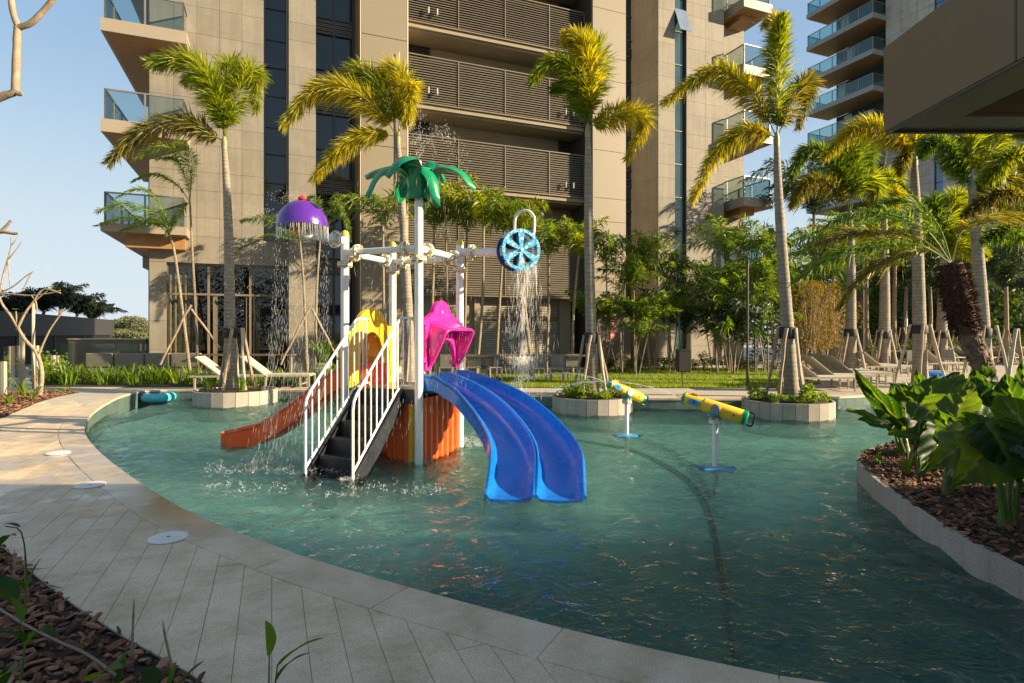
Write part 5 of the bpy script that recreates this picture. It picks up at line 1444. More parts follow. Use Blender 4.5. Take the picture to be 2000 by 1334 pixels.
# ================================================================ water cannons
def cannon(base, zt, d, L_, rr_, lab, tilt, s_=1.0, post_r=.036):
    t = Thing('water_cannon', lab, 'water cannon', V((base.x, base.y, WZ)), 'water cannons on white posts')
    mb = MB(); mb.tube([V((base.x, base.y, FZ)), V((base.x, base.y, zt))], post_r, 16); t.part('post', mb, M['white'], True)
    mb = MB()
    for z in (zt - .04, zt - .015): mb.lathe([(.03, 0), (.082, 0), (.082, .016), (.03, .016)], V((base.x, base.y, z)), n=22)
    o = t.part('post_flange', mb, M['white'], True, 30)
    mb = MB(); bolts(mb, V((base.x, base.y, zt - .012)), (0, 0, 1), .062, 5); t.sub(o, 'bolt_cap', mb, M['bolt'], True, kind='stuff')
    c = V((base.x, base.y, zt + .15)); d = V(d).normalized()     # towards the nozzle
    mb = MB(); mb.tube([V((base.x, base.y, zt)), V((base.x, base.y, zt + .06))], .03, 12); t.part('swivel', mb, M['bolt'], True)
    mb = MB(); mb.lathe([(.10, .09), (.085, .05), (.05, .03)], V((base.x, base.y, zt)), n=20); t.part('cradle', mb, M['aqua'], True)
    r1, r2 = rr_, rr_ * .88
    mb = MB(); mb.lathe([(.03, -L_ * .45), (r1 * .92, -L_ * .45), (r1, -L_ * .43), (r1, L_ * .18), (r1 * .94, L_ * .19)], c, d, 28); t.part('rear_barrel', mb, M['yellowp'], True, 30)
    mb = MB(); mb.lathe([(r2, L_ * .19), (r2, L_ * .50), (r2 * .7, L_ * .50)], c, d, 28); t.part('front_barrel', mb, M['yellowp'], True, 30)
    mb = MB(); mb.lathe([(0, L_ * .545), (r2 * .75, L_ * .54), (r2 * 1.04, L_ * .52), (r2 * 1.04, L_ * .495)], c, d, 28); o = t.part('nozzle', mb, M['green'], True, 30)
    mb = MB(); mb.lathe([(0, L_ * .56), (.018, L_ * .56), (.018, L_ * .54)], c, d, 12); t.sub(o, 'jet_tip', mb, M['white'])
    mb = MB(); mb.lathe([(r1 * 1.03, -L_ * .43), (r1 * 1.03, -L_ * .49), (r1 * .8, -L_ * .51), (0, -L_ * .51)], c, d, 28); t.part('end_cap', mb, M['green'], True, 30)
    up_ = V((0, 0, 1)); up_ = (up_ - d * up_.dot(d)).normalized(); sd = d.cross(up_)
    if sd.y > 0: sd = -sd
    mb = MB(); h0 = c - d * L_ * .51; mb.tube([h0 + up_ * .085, h0 - d * .055 + up_ * .085, h0 - d * .07 + up_ * .07, h0 - d * .07 - up_ * .07, h0 - d * .055 - up_ * .085, h0 - up_ * .085], .013, 8); t.part('handle', mb, M['black'], True)
    # oval picture window with a bird's head, plain shapes
    pc_ = c + d * L_ * .33 + sd * (r2 + .001)
    mb = MB(); nE = 24; vs = [pc_ + sd * .006 + d * .085 * math.cos(2 * math.pi * q / nE) + up_ * .042 * math.sin(2 * math.pi * q / nE) for q in range(nE)]
    vs2 = [v - sd * .03 for v in vs]; mb.add(vs + vs2, [tuple(range(nE))] + [(q, (q + 1) % nE, nE + (q + 1) % nE, nE + q) for q in range(nE)]); o = t.part('oval_badge', mb, M['aqua'])
    mb = MB(); mb.lathe([(0, .010), (.016, .009), (.02, .004)], pc_, sd, 14); t.sub(o, 'badge_dot', mb, M['navy'])
    mb = MB(); mb.lathe([(0, .034), (.052, .034), (.058, .028), (.058, -.02)], c - d * L_ * .02 + sd * (r1 - .02), sd, 26); t.part('side_disc', mb, M['grey'] if 'right' in lab else M['white'], True, 30)
    mb = MB(); mb.lathe([(.064, .012), (.070, .008), (.070, -.03)], c - d * L_ * .02 + sd * (r1 - .01), sd, 26); t.part('disc_ring', mb, M['yellowp'], True)
    mb = MB(); mb.lathe([(0, .014), (.012, .014), (.014, .0)], c - d * L_ * .30 + sd * (r1 - .008), sd, 12); t.part('side_screw', mb, M['darkmetal'])
    mb = MB(); mb.box(c + d * L_ * .36 + up_ * (r2 + .012), (.09, .03, .03), M=Matrix((d, sd, up_)).transposed()); t.part('sight', mb, M['yellow2'])
    # pale blue splash foot just under the surface
    mb = MB(); nE = 40; ring0 = []
    for q in range(nE):
        a = 2 * math.pi * q / nE; r = .26 * (1 + .07 * math.sin(5 * a + 1) + .04 * math.sin(9 * a)); mb.v.append((base.x + r * math.cos(a), base.y + r * math.sin(a), WZ - .01 + .004 * math.sin(7 * a)))
    for q in range(nE):
        a = 2 * math.pi * q / nE; mb.v.append((base.x + .16 * math.cos(a), base.y + .16 * math.sin(a), WZ + .013))
    for q in range(nE):
        a = 2 * math.pi * q / nE; mb.v.append((base.x + post_r * math.cos(a), base.y + post_r * math.sin(a), WZ + .022))
    for j in range(2):
        for q in range(nE): mb.face((j * nE + q, j * nE + (q + 1) % nE, (j + 1) * nE + (q + 1) % nE, (j + 1) * nE + q))
    t.part('foot_disc', mb, M['aqua'], True)
    return t, c + d * L_ * .56, d
b2 = G(1397, 914, WZ); c2, jet2, dj2 = cannon(b2, P(1397, 820, b2.y).z, P(1337, 776, b2.y + .16) - P(1452, 812, b2.y - .16), .80, .092, 'yellow water cannon at right, nearer the camera, with a grey side disc', 0)
b1 = G(1224, 850, WZ); c1, jet1, dj1 = cannon(b1, P(1224, 782, b1.y).z, P(1190, 746, b1.y + .0) - P(1264, 780, b1.y + .3), .74, .088, 'yellow water cannon beside the middle planter, spraying left', 0)
# ================================================================ vegetation
def leaflet(mb, b, d, Ln, w, sd, droop):
    mid = b + d * (Ln * .45); tip = b + d * Ln + V((0, 0, -droop * Ln))
    mb.add([b, mid + sd * w, mid - sd * w, tip], [(0, 1, 2), (1, 3, 2)])
def frond_mb(pts, hw, n, mode='fox', seed=0, lw=.012, rach=.012, wind=V((-.25, 0, 0)), droop=.18, s0=.14, fwd=.75, twist=0.0, spread=.28):
    rr = random.Random(seed); mb = MB(); c = spline(pts, 30)
    mb.tube(c[::2] + [c[-1]], [rach * (1 - .8 * i / 15) for i in range(len(c[::2]) + 1)], 5)
    for i in range(n):
        s = s0 + (1 - s0) * (i + rr.random()) / n; x = s * 29; k = min(int(x), 28); u = x - k
        p = c[k].lerp(c[k + 1], u); t = (c[k + 1] - c[k]).normalized()
        up = V((0, 0, 1)); sd = t.cross(up)
        if sd.length < .15: sd = t.cross(V((0, 1, 0)))
        sd.normalize(); nn = sd.cross(t).normalized()
        ss = (s - s0) / (1 - s0)
        prof = min(1, .35 + ss * 3.2) * (1 - .62 * max(0, ss - .55) / .45)
        if mode == 'fox': a = rr.uniform(0, 2 * math.pi)
        else:
            a = (0 if i % 2 else math.pi) + (1 if i % 2 else -1) * rr.gauss(.32, spread) 
        if mode != 'fox': a += twist
        rad = sd * math.cos(a) + nn * math.sin(a)
        d = (rad + t * fwd * (.7 + .6 * ss) + wind * rr.uniform(.4, 1.3) + V((0, 0, -.12))).normalized()
        d = (d + V((rr.gauss(0, .1), rr.gauss(0, .1), rr.gauss(0, .1)))).normalized()
        Ln = hw * prof * rr.uniform(.8, 1.25)
        w = d.cross(V((rr.gauss(0, 1), rr.gauss(0, 1), rr.gauss(0, 1))))
        if w.length < .01: continue
        leaflet(mb, p, d, Ln, lw, w.normalized(), droop * rr.uniform(.4, 1.6))
    return mb
def trunk_mb(path, r0, r1, bulge=0, n=14, seg=34, rings=True, seed=0):
    c = spline(path, seg); rad = []
    for i in range(seg):
        u = i / (seg - 1); r = r0 + (r1 - r0) * u + bulge * math.sin(math.pi * min(1, u * 1.3)) * (1 - u)
        if u < .06: r *= 1 + (.06 - u) * 3
        rad.append(r * (1 + (.02 if rings and i % 2 else 0)))
    mb = MB(); mb.tube(c, rad, n); return mb
def stake_mb(a, b, r, seed=0):
    rr = random.Random(seed); pts = [V(a).lerp(V(b), k / 5) + V((rr.gauss(0, .008), rr.gauss(0, .008), 0)) for k in range(6)]
    mb = MB(); mb.tube(pts, [r * rr.uniform(.88, 1.1) for _ in pts], 8); return mb
palms = {}
def palm(name, label, cat, Y, trunk_px, r0, r1, fronds, group=None, bz=0.0, stakes=(), strap_z=None, tm='trunk', fm='frond', shaft=None, n=260, lw=.012, bulge=0, mode='fox', rach=.014, spear=True):
    base = P(trunk_px[0][0], 650, Y); base.z = bz
    path = [V((P(x, y, Y).x, Y, P(x, y, Y).z)) for x, y in trunk_px]; path[0].z = bz
    t = Thing(name, label, cat, base, group)
    t.part('trunk', trunk_mb(path, r0, r1, bulge), M[tm], True)
    top = path[-1]
    if shaft:
        dirn = (path[-1] - path[-2]).normalized(); mb = MB(); mb.tube([top - V((0, 0, .03)), top + V((0, 0, shaft * .5)), top + V((0, 0, shaft))], [r1 * 1.12, r1 * 1.15, r1 * .55], 12); t.part('crownshaft', mb, M['shaft'], True)
    for k, fr in enumerate(fronds):
        pts, hw = fr[0], fr[1]; dy = fr[2] if len(fr) > 2 else .0; mt = fr[3] if len(fr) > 3 else fm; nn = fr[4] if len(fr) > 4 else n
        w = []; m_ = len(pts)
        for i, (x, y) in enumerate(pts): w.append(P(x, y, Y + dy * i / (m_ - 1)))
        o = t.part('frond', frond_mb([top + V((0, 0, (shaft or 0) * .6))] + w, hw * 1.42, int(nn * 2.1), mode, seed=hash((name, Y, k)) % 10000 if False else int(Y * 100 + k * 7), lw=lw * 1.15, rach=rach), M[mt])
    for k, (a, b_, r) in enumerate(stakes):
        t.part('stake', stake_mb(a, b_, r, k), M['stake_pale' if k % 2 else 'stake'], True)
    if strap_z is not None:
        q = spline(path, 60); pp = min(q, key=lambda v: abs(v.z - strap_z)); mb = MB(); mb.lathe([(r0 * 1.08, -.12), (r0 * 1.12, -.08), (r0 * 1.1, .1), (r0 * 1.0, .13)], V((pp.x, pp.y, strap_z)), n=16); t.part('strap', mb, M['strap'], True)
    return t
def ring_stakes(base, zb, zt, rb, rt, k=4, r=.032, ph=.5):
    return [(base + V((rb * math.cos(ph + 2 * math.pi * i / k), rb * math.sin(ph + 2 * math.pi * i / k), zb)), base + V((rt * math.cos(ph + 2 * math.pi * i / k + .3), rt * math.sin(ph + 2 * math.pi * i / k + .3), zt)), r) for i in range(k)]
def gp(px, Y): p = P(px, 650, Y); p.z = 0; return p

# ---- planters in the water
planters = []
for (px, ywl, wpx, n_t, lb) in ((452, 796, 155, 22, 'round granite planter at left in the pool, darker and nearest the lobby'), (1159, 813, 158, 24, 'round granite planter in the middle of the pool behind a water cannon'), (1547, 823, 170, 24, 'round granite planter at right in the pool, with sunlit right side')):
    Yf = F * (EYE - WZ) / (ywl - HY); r = wpx / F * (Yf + .85) / 2 * .985; cy_ = Yf + r; cx_ = (px - CX) / F * (Yf + r * .75)
    t = Thing('round_planter', lb, 'planter', (cx_, cy_, WZ), 'round planters standing in the pool'); zt = .085
    for q in range(n_t):
        a0, a1 = 2 * math.pi * (q + .02) / n_t, 2 * math.pi * (q + .98) / n_t; mb = MB()
        p = [V((cx_ + rr_ * math.cos(a), cy_ + rr_ * math.sin(a), z)) for a in (a0, a1) for rr_ in (r, r - .05) for z in (FZ, zt)]
        mb.add(p, [(0, 4, 5, 1), (1, 5, 7, 3), (2, 3, 7, 6), (0, 1, 3, 2), (4, 6, 7, 5)]); t.part('granite_slab', mb, M['granite'])
    mb = MB(); mb.lathe([(r - .012, FZ), (r - .012, zt - .01), (r - .06, zt - .01)], (cx_, cy_, 0), n=40); t.part('core', mb, M['grout'])
    mb = MB(); mb.lathe([(r - .04, zt - .03), (r * .5, zt + .0), (0, zt + .02)], (cx_, cy_, 0), n=30); t.part('soil', mb, M['soil'])
    planters.append((V((cx_, cy_, 0)), r, zt))
def tuft(center, r, n, h, w, mat, name, label, seed, cat='plant', group=None, lean=.55, thing=True, cut=1.0):
    """one clump of strap leaves"""
    rr = random.Random(seed); mb = MB()
    for k in range(n):
        a = rr.uniform(0, 6.3); ro = rr.random() ** .5 * r; b = V(center) + V((ro * math.cos(a), ro * math.sin(a), 0))
        a2 = a + rr.gauss(0, .8); L_ = h * rr.uniform(.55, 1.2); ln = lean * rr.uniform(.3, 1.4); d = V((math.cos(a2), math.sin(a2), 0)); s_ = V((-d.y, d.x, 0)) * w * rr.uniform(.7, 1.2)
        p1 = b + d * L_ * ln * .25 + V((0, 0, L_ * .45)); p2 = b + d * L_ * ln * .65 + V((0, 0, L_ * .80)); p3 = b + d * L_ * ln * 1.15 + V((0, 0, L_ * (1.0 - .25 * ln)))
        mb.add([b - s_ * .5, b + s_ * .5, p1 + s_, p1 - s_, p2 + s_ * .8, p2 - s_ * .8, p3], [(0, 1, 2, 3), (3, 2, 4, 5), (5, 4, 6)])
    o = mb.build(name, mat, root=V(center)); o.location = center
    return tag(o, label, cat, group)
rr = random.Random(21)
def bush(center, rx, ry, h, n, ls, mat, name, label, seed, cat='shrub', group=None, kind=None, lw=.4):
    rr = random.Random(seed); mb = MB(); cl = [(rr.uniform(-1, 1), rr.uniform(-1, 1), rr.uniform(.15, 1)) for _ in range(max(4, n // 60))]
    for k in range(n):
        c_ = rr.choice(cl); x = c_[0] * rx + rr.gauss(0, rx * .18); y = c_[1] * ry + rr.gauss(0, ry * .18); z = abs(c_[2] * h * (1 - .35 * (c_[0] ** 2)) + rr.gauss(0, h * .12))
        d = V((rr.gauss(0, 1), rr.gauss(0, 1), rr.gauss(.3, .7))).normalized(); L_ = ls * rr.uniform(.6, 1.4); w = d.cross(V((rr.gauss(0, 1), rr.gauss(0, 1), rr.gauss(0, 1)))).normalized()
        leaflet(mb, V(center) + V((x, y, z)), d, L_, L_ * lw * .5, w, .2)
    for k in range(max(3, n // 120)):
        c_ = rr.choice(cl); mb.tube([V(center) + V((c_[0] * rx * .2, c_[1] * ry * .2, 0)), V(center) + V((c_[0] * rx * .6, c_[1] * ry * .6, h * c_[2] * .9))], [.01, .004], 4)
    o = mb.build(name, mat, root=V(center)); o.location = center
    return tag(o, label, cat if not kind else None, group if not kind else None, kind)
for i, (c_, r, zt) in enumerate(planters):
    sp = ('left', 'middle', 'right')[i]
    if i == 0:
        for k, (dx, dy, h) in enumerate(((-.55, -.35, .34), (.35, -.45, .40), (.58, -.15, .42), (-.7, .1, .22))):
            tuft(c_ + V((dx, dy, zt)), .10, 26, h, .012, M['plant'], 'small_plant', ('pale green seedling at the left side of the left planter', 'drooping green plant right of the trunk in the left planter', 'feathery yellow green plant at the right rim of the left planter', 'low green sprout at the far left rim of the left planter')[k], 40 + k, lean=.8)
    else:
        for k in range(5):
            a = -.3 - k * .62; q = c_ + V((r * .62 * math.cos(a), r * .62 * math.sin(a), zt))
            bush(q, .22, .18, .17, 420, .045, M['plant'], 'low_shrub', '%s low leafy shrub along the front rim of the %s planter' % (('rightmost', 'second from the right', 'centre', 'second from the left', 'leftmost')[k], sp), 60 + i * 10 + k, lw=.6)
        for k in range(3 + i):
            a = rr.uniform(0, 6.3) ; q = c_ + V((r * .7 * math.cos(a), r * .5 * math.sin(a), zt))
            bush(q, .14, .14, .36, 150, .075, M['plant'], 'young_plant', 'taller sprouting plant number %s among the shrubs of the %s planter' % (('one', 'two', 'three', 'four', 'five')[k], sp), 90 + i * 10 + k, lw=.45)
(pc1, r1_, zt1), (pc2, r2_, zt2), (pc3, r3_, zt3) = planters

GRP = 'foxtail palms around the pool'
# palm in the left planter
Y1 = pc1.y
palm('foxtail_palm', 'tall foxtail palm in the left planter with plumes bent to the left', 'palm tree', Y1, [(452, 772), (449, 640), (447, 480), (442, 350), (438, 290)], .155, .062, [
    ([(432, 230), (415, 165), (370, 118), (292, 122)], .42, -.5, 'frond', 620), ([(452, 225), (478, 160), (498, 140), (500, 215)], .36, .3, 'frond', 420),
    ([(410, 262), (360, 238), (270, 262), (212, 318)], .36, -.2, 'frond_b', 520), ([(440, 220), (436, 165), (455, 125), (470, 150)], .40, .6, 'frond', 420), ([(436, 230), (410, 170), (395, 150), (360, 160)], .36, .8, 'frond_g', 360)],
     GRP, zt1, ring_stakes(pc1, zt1, 1.62, .42, .19, 5, .036, -1.9), .9 + .6, shaft=.30, lw=.013)
# palm behind the play structure
Y2 = 16.6
palm('foxtail_palm', 'foxtail palm behind the green palm top with golden plumes sweeping left', 'palm tree', Y2, [(800, 735), (797, 620), (790, 480), (782, 350), (777, 280)], .17, .07, [
    ([(745, 225), (690, 178), (620, 175), (553, 245)], .46, -.3, 'frond_y', 620), ([(760, 215), (740, 165), (700, 140), (660, 170)], .46, .5, 'frond', 520),
    ([(783, 210), (786, 155), (765, 135), (745, 150)], .44, .2, 'frond_y', 460), ([(790, 215), (803, 165), (798, 200), (796, 245)], .36, -.2, 'frond_y', 380), ([(745, 262), (700, 270), (655, 300), (612, 352)], .34, -.4, 'frond_y', 520)],
     GRP, 0, ring_stakes(gp(800, Y2), 0, 1.7, .5, .2, 3, .035), None, shaft=.3, lw=.014)
# palm in the middle planter
Y3 = pc2.y
palm('foxtail_palm', 'foxtail palm in the middle planter with a bright golden upright plume', 'palm tree', Y3, [(1157, 790), (1154, 640), (1150, 450), (1149, 330), (1148, 266)], .145, .058, [
    ([(1152, 200), (1152, 130), (1135, 80), (1105, 70)], .37, -.2, 'frond_y', 620), ([(1140, 200), (1120, 140), (1080, 118), (1036, 160)], .30, -.3, 'frond', 460),
    ([(1172, 238), (1215, 220), (1262, 232), (1225, 312)], .30, .3, 'frond_y', 520), ([(1158, 190), (1168, 120), (1160, 85), (1150, 90)], .34, .4, 'frond', 520), ([(1144, 225), (1125, 180), (1105, 165), (1080, 175)], .28, .5, 'frond_g', 360)],
     GRP, zt2, ring_stakes(pc2, zt2, 1.45, .45, .17, 5, .034, -2.2), 1.38, shaft=.28, lw=.012)
# palm in the right planter
Y4 = pc3.y
palm('foxtail_palm', 'foxtail palm in the right planter with a tall upright plume and arms to both sides', 'palm tree', Y4, [(1547, 800), (1538, 640), (1526, 470), (1519, 350), (1517, 284)], .15, .055, [
    ([(1518, 220), (1520, 140), (1521, 75), (1530, 30)], .31, -.2, 'frond', 700), ([(1490, 215), (1450, 165), (1390, 140), (1298, 200)], .32, -.3, 'frond_y', 660),
    ([(1495, 262), (1455, 258), (1400, 300), (1352, 392)], .28, -.2, 'frond_y', 600), ([(1535, 230), (1560, 175), (1582, 165), (1560, 250)], .26, .3, 'frond_b', 520), ([(1524, 100), (1522, 60), (1512, 35), (1490, 50)], .22, .2, 'frond_y', 260)],
     GRP, zt3, ring_stakes(pc3, zt3, 1.6, .42, .17, 5, .036, -2.4), 1.5, shaft=.28, lw=.011)
# palms on the terrace at the right
Y5 = 17.4
palm('foxtail_palm', 'foxtail palm under the roof canopy corner with one long golden arm to the left', 'palm tree', Y5, [(1797, 745), (1795, 600), (1791, 450), (1787, 360), (1786, 322)], .20, .08, [
    ([(1765, 285), (1720, 252), (1670, 252), (1612, 305)], .42, -.3, 'frond_y', 640), ([(1785, 280), (1782, 250), (1790, 235), (1800, 260)], .36, .2, 'frond_y', 420), ([(1800, 285), (1815, 262), (1820, 270), (1812, 290)], .32, .3, 'frond_b', 320), ([(1778, 300), (1770, 305), (1762, 320), (1760, 340)], .26, -.2, 'frond_b', 260)],
     GRP, 0, ring_stakes(gp(1797, Y5), 0, 1.75, .62, .24, 4, .042, -2.2), 1.6, shaft=.3, lw=.014)
Y6 = 20.5
palm('foxtail_palm', 'dark foxtail palm against the aqua balconies with plumes spreading left', 'palm tree', Y6, [(1660, 728), (1662, 620), (1662, 500), (1660, 430)], .20, .09, [
    ([(1645, 350), (1610, 300), (1570, 300), (1535, 372)], .42, -.3, 'frond_g', 560), ([(1640, 380), (1600, 355), (1570, 365), (1548, 402)], .42, -.6, 'frond_b', 520), ([(1665, 350), (1675, 300), (1690, 290), (1705, 340)], .48, .3, 'frond_g', 560),
    ([(1675, 370), (1700, 350), (1715, 370), (1712, 410)], .42, .3, 'frond', 420), ([(1650, 350), (1655, 300), (1665, 280), (1690, 270)], .42, .3, 'frond', 460)],
     GRP, 0, ring_stakes(gp(1660, Y6), 0, 1.5, .6, .2, 4, .04), 1.5, shaft=.3, lw=.016)
Y7 = 22.5
palm('foxtail_palm', 'foxtail palm with a single rounded bright plume right of the dark palm', 'palm tree', Y7, [(1726, 722), (1728, 600), (1728, 500), (1727, 428)], .22, .10, [
    ([(1725, 395), (1730, 360), (1745, 345), (1752, 370)], .42, .2, 'frond', 620), ([(1732, 400), (1745, 375), (1752, 380), (1748, 400)], .36, -.3, 'frond_y', 360), ([(1724, 380), (1726, 340), (1732, 300), (1736, 285)], .05, 0, 'frond_b', 60)],
     GRP, 0, ring_stakes(gp(1726, Y7), 0, 1.6, .55, .2, 4, .04), 1.4, shaft=.3, lw=.016)
Y8 = 16.0
palm('foxtail_palm', 'large foxtail palm at the right with dark and golden plumes crossing the tower', 'palm tree', Y8, [(1925, 745), (1918, 620), (1910, 500), (1902, 420), (1899, 376)], .20, .085, [
    ([(1875, 325), (1845, 285), (1820, 280), (1800, 300)], .36, -.2, 'frond_g', 520), ([(1895, 310), (1890, 260), (1888, 220), (1880, 190)], .40, .2, 'frond', 560), ([(1925, 320), (1950, 270), (1975, 235), (2000, 230)], .40, .2, 'frond', 560),
    ([(1915, 360), (1950, 345), (1990, 350), (2040, 390)], .40, -.2, 'frond_b', 520), ([(1925, 380), (1960, 385), (2000, 400), (2050, 440)], .36, -.5, 'frond_g', 460), ([(1885, 350), (1870, 320), (1862, 310), (1850, 330)], .3, .4, 'frond_g', 300)],
     GRP, 0, ring_stakes(gp(1925, Y8), 0, 1.7, .6, .22, 4, .04), 1.5, shaft=.3, lw=.014)
Y9 = 24
palm('foxtail_palm', 'bright green foxtail palm in front of the blue glass tower strip', 'palm tree', Y9, [(1838, 715), (1840, 620), (1841, 540), (1842, 500)], .22, .10, [
    ([(1835, 450), (1825, 410), (1822, 395), (1830, 420)], .50, .2, 'frond_g', 480), ([(1850, 450), (1860, 400), (1872, 385), (1880, 420)], .50, .2, 'frond', 520), ([(1858, 470), (1875, 450), (1895, 445), (1905, 475)], .46, .2, 'frond', 460),
    ([(1828, 475), (1810, 455), (1798, 450), (1792, 470)], .44, -.3, 'frond_g', 420), ([(1855, 490), (1880, 480), (1905, 485), (1925, 500)], .42, -.3, 'frond', 420)],
     GRP, 0, ring_stakes(gp(1838, Y9), 0, 1.6, .6, .2, 4, .04), 1.4, shaft=.3, lw=.018)
palm('foxtail_palm', 'palm cut by the right edge of the picture with golden fronds', 'palm tree', 13.0, [(2030, 760), (2035, 620), (2040, 500), (2045, 420)], .17, .07, [
    ([(2000, 320), (1970, 310), (1945, 330), (1925, 350)], .30, -.2, 'frond', 520), ([(1995, 385), (1960, 380), (1920, 395), (1885, 420)], .28, -.2, 'frond_b', 520), ([(2000, 460), (1975, 450), (1950, 455), (1920, 470)], .24, -.4, 'frond_g', 420), ([(2040, 330), (2040, 280), (2020, 250), (1990, 260)], .3, 0, 'frond', 400)],
     GRP, 0, ring_stakes(gp(1985, 14), 0, 1.6, .5, .2, 2, .04), None, shaft=.3, lw=.013)
# ---- date palm leaning in from the right bed
Yd = 8.6
path = [P(x, y, Yd) for x, y in ((1938, 800), (1925, 740), (1900, 670), (1878, 610), (1866, 560), (1858, 515))]; path[0].z = RZ
dp = Thing('date_palm', 'leaning date palm with a scaly trunk and shaggy reddish brown boot below its crown', 'palm tree', path[0])
c_ = spline(path, 40); mb = MB(); mb.tube(c_, [.13 + .02 * (i < 3) for i in range(40)], 16); dp.part('trunk', mb, M['datebark'], True)
mb = MB(); rr = random.Random(5)
for i in range(0, 1100):
    u = rr.uniform(0, .80); x = u * 39; k = min(int(x), 38); p = c_[k].lerp(c_[k + 1], x - k); t = (c_[k + 1] - c_[k]).normalized(); a = rr.uniform(0, 6.3); s_ = t.cross(V((0, 1, 0))).normalized(); nn = s_.cross(t); rad = s_ * math.cos(a) + nn * math.sin(a); tg = t.cross(rad)
    b = p + rad * .125; mb.add([b - tg * .028, b + tg * .028, b + rad * .03 + t * .035], [(0, 1, 2)]); mb.add([b - tg * .028, b + rad * .03 + t * .035, b - t * .03], [(0, 1, 2)]); mb.add([b + tg * .028, b - t * .03, b + rad * .03 + t * .035], [(0, 1, 2)])
dp.part('bark_scale', mb, M['datebark'], kind='stuff')
mb = MB()
for i in range(4600):
    u = rr.uniform(.46, 1.0); x = u * 39; k = min(int(x), 38); p = c_[k].lerp(c_[k + 1], x - k); t = (c_[k + 1] - c_[k]).normalized(); a = rr.uniform(0, 6.3); s_ = t.cross(V((0, 1, 0))).normalized(); nn = s_.cross(t); rad = s_ * math.cos(a) + nn * math.sin(a)
    R_ = .11 + .085 * math.sin(math.pi * min(1, (u - .46) / .5)) ** .7; d = (rad + V((rr.gauss(0, .5), rr.gauss(0, .5), rr.gauss(-.2, .5)))).normalized(); w = d.cross(V((rr.gauss(0, 1), rr.gauss(0, 1), rr.gauss(0, 1)))).normalized()
    leaflet(mb, p + rad * R_ * rr.uniform(.3, .9), d, rr.uniform(.06, .14), .008, w, 0)
dp.part('fibre_boot', mb, M['dateboot'], kind='stuff')
mb = MB(); mb.tube(c_[20:], [.13 + .045 * math.sin(math.pi * min(1, (q + .5) / 19.5)) ** .7 for q in range(20)], 14); dp.part('boot_core', mb, M['dateboot'], True)
top = c_[-1]
for k, (pts, hw, dy) in enumerate((([(1810, 450), (1740, 420), (1670, 420), (1602, 450)], .20, -.8), ([(1800, 468), (1720, 455), (1650, 462), (1590, 480)], .20, -.3), ([(1800, 480), (1720, 480), (1640, 500), (1560, 548)], .24, -1.0), ([(1815, 490), (1750, 505), (1690, 540), (1640, 600)], .22, .4), ([(1830, 455), (1790, 405), (1750, 395), (1700, 410)], .2, .8), ([(1880, 450), (1930, 430), (1990, 430), (2060, 470)], .2, .6), ([(1835, 445), (1790, 390), (1760, 360), (1735, 350)], .05, .3), ([(1805, 475), (1730, 470), (1660, 450), (1585, 440)], .18, 1.2))):
    w = [top] + [P(x, y, Yd + dy * (i + 1) / 4) for i, (x, y) in enumerate(pts)]
    dp.part('frond', frond_mb(w, hw * 1.7, 380, 'flat', 500 + k, lw=.010, rach=.014, droop=.25, s0=.22, fwd=1.1), M['frond_b' if k % 2 else 'frond_g'])

# ---- thin areca and young palms
def young(px0, y0, px1, y1, Y, nf, Lf, label, seed, fm='frond_g', wind=-.5, r=.045, stk=None, bz=0, mode='flat', hw=.30, n=120, group='young palms along the hotel wall', trunkm='trunk2', mid=None, clump=0, low=0.0):
    rr = random.Random(seed); b = gp(px0, Y); b.z = bz; top = P(px1, y1, Y)
    t = Thing('young_palm', label, 'palm tree', b, group)
    tops = [top]; bases = [b]
    for q in range(clump): a = rr.uniform(0, 6.3); o_ = V((math.cos(a), math.sin(a) * .6, 0)) * rr.uniform(.2, .5); bases.append(b + o_ * .4); tops.append(V((b.x, b.y, 0)) + o_ * rr.uniform(1.0, 2.0) + V((0, 0, (top.z - bz) * rr.uniform(.35, .85))))
    for q, (bb, tt) in enumerate(zip(bases, tops)):
        path = [bb, bb.lerp(tt, .5) + V((rr.gauss(0, .05), 0, 0)), tt]; rq = r if q == 0 else r * .7
        t.part('trunk', trunk_mb(path, rq, rq * .6, seg=14, n=8), M[trunkm], True)
        nk = nf if q == 0 else max(4, nf - 3)
        for k in range(nk):
            a = 2.399 * k + rr.uniform(-.3, .3); el = .80 + .72 * (k + .5) / nk; L_ = Lf * 1.22 * rr.uniform(.75, 1.2) * (1 if q == 0 else .85)
            d = V((math.cos(a), math.sin(a) * .8, 0)); pts = [tt - V((0, 0, .15 * rr.random()))]
            for s_ in (.33, .66, 1):
                pts.append(tt + d * L_ * (math.cos(el) * s_ + .28 * s_ * s_) + V((wind * L_ * .4 * s_ * s_, 0, L_ * (math.sin(el) * s_ * 1.05 - (.30 + .30 * rr.random()) * s_ ** 2.6))))
            t.part('frond', frond_mb(pts, hw * L_ * 1.05, int(n * .48), mode, seed * 31 + k + q * 100, lw=.023 * (Y / 20), rach=.014, wind=V((wind * .4, 0, -.15)), droop=.40, fwd=.8, s0=.12, twist=rr.uniform(-.9, .9), spread=.45), M[fm])
    if stk:
        for (xa, ya, xb, yb) in stk:
            p0, p1 = P(xa, ya, Y - .1), P(xb, yb, Y - .15); t.part('stake', stake_mb(p0, p1, .03, seed), M['stake'], True)
    return t
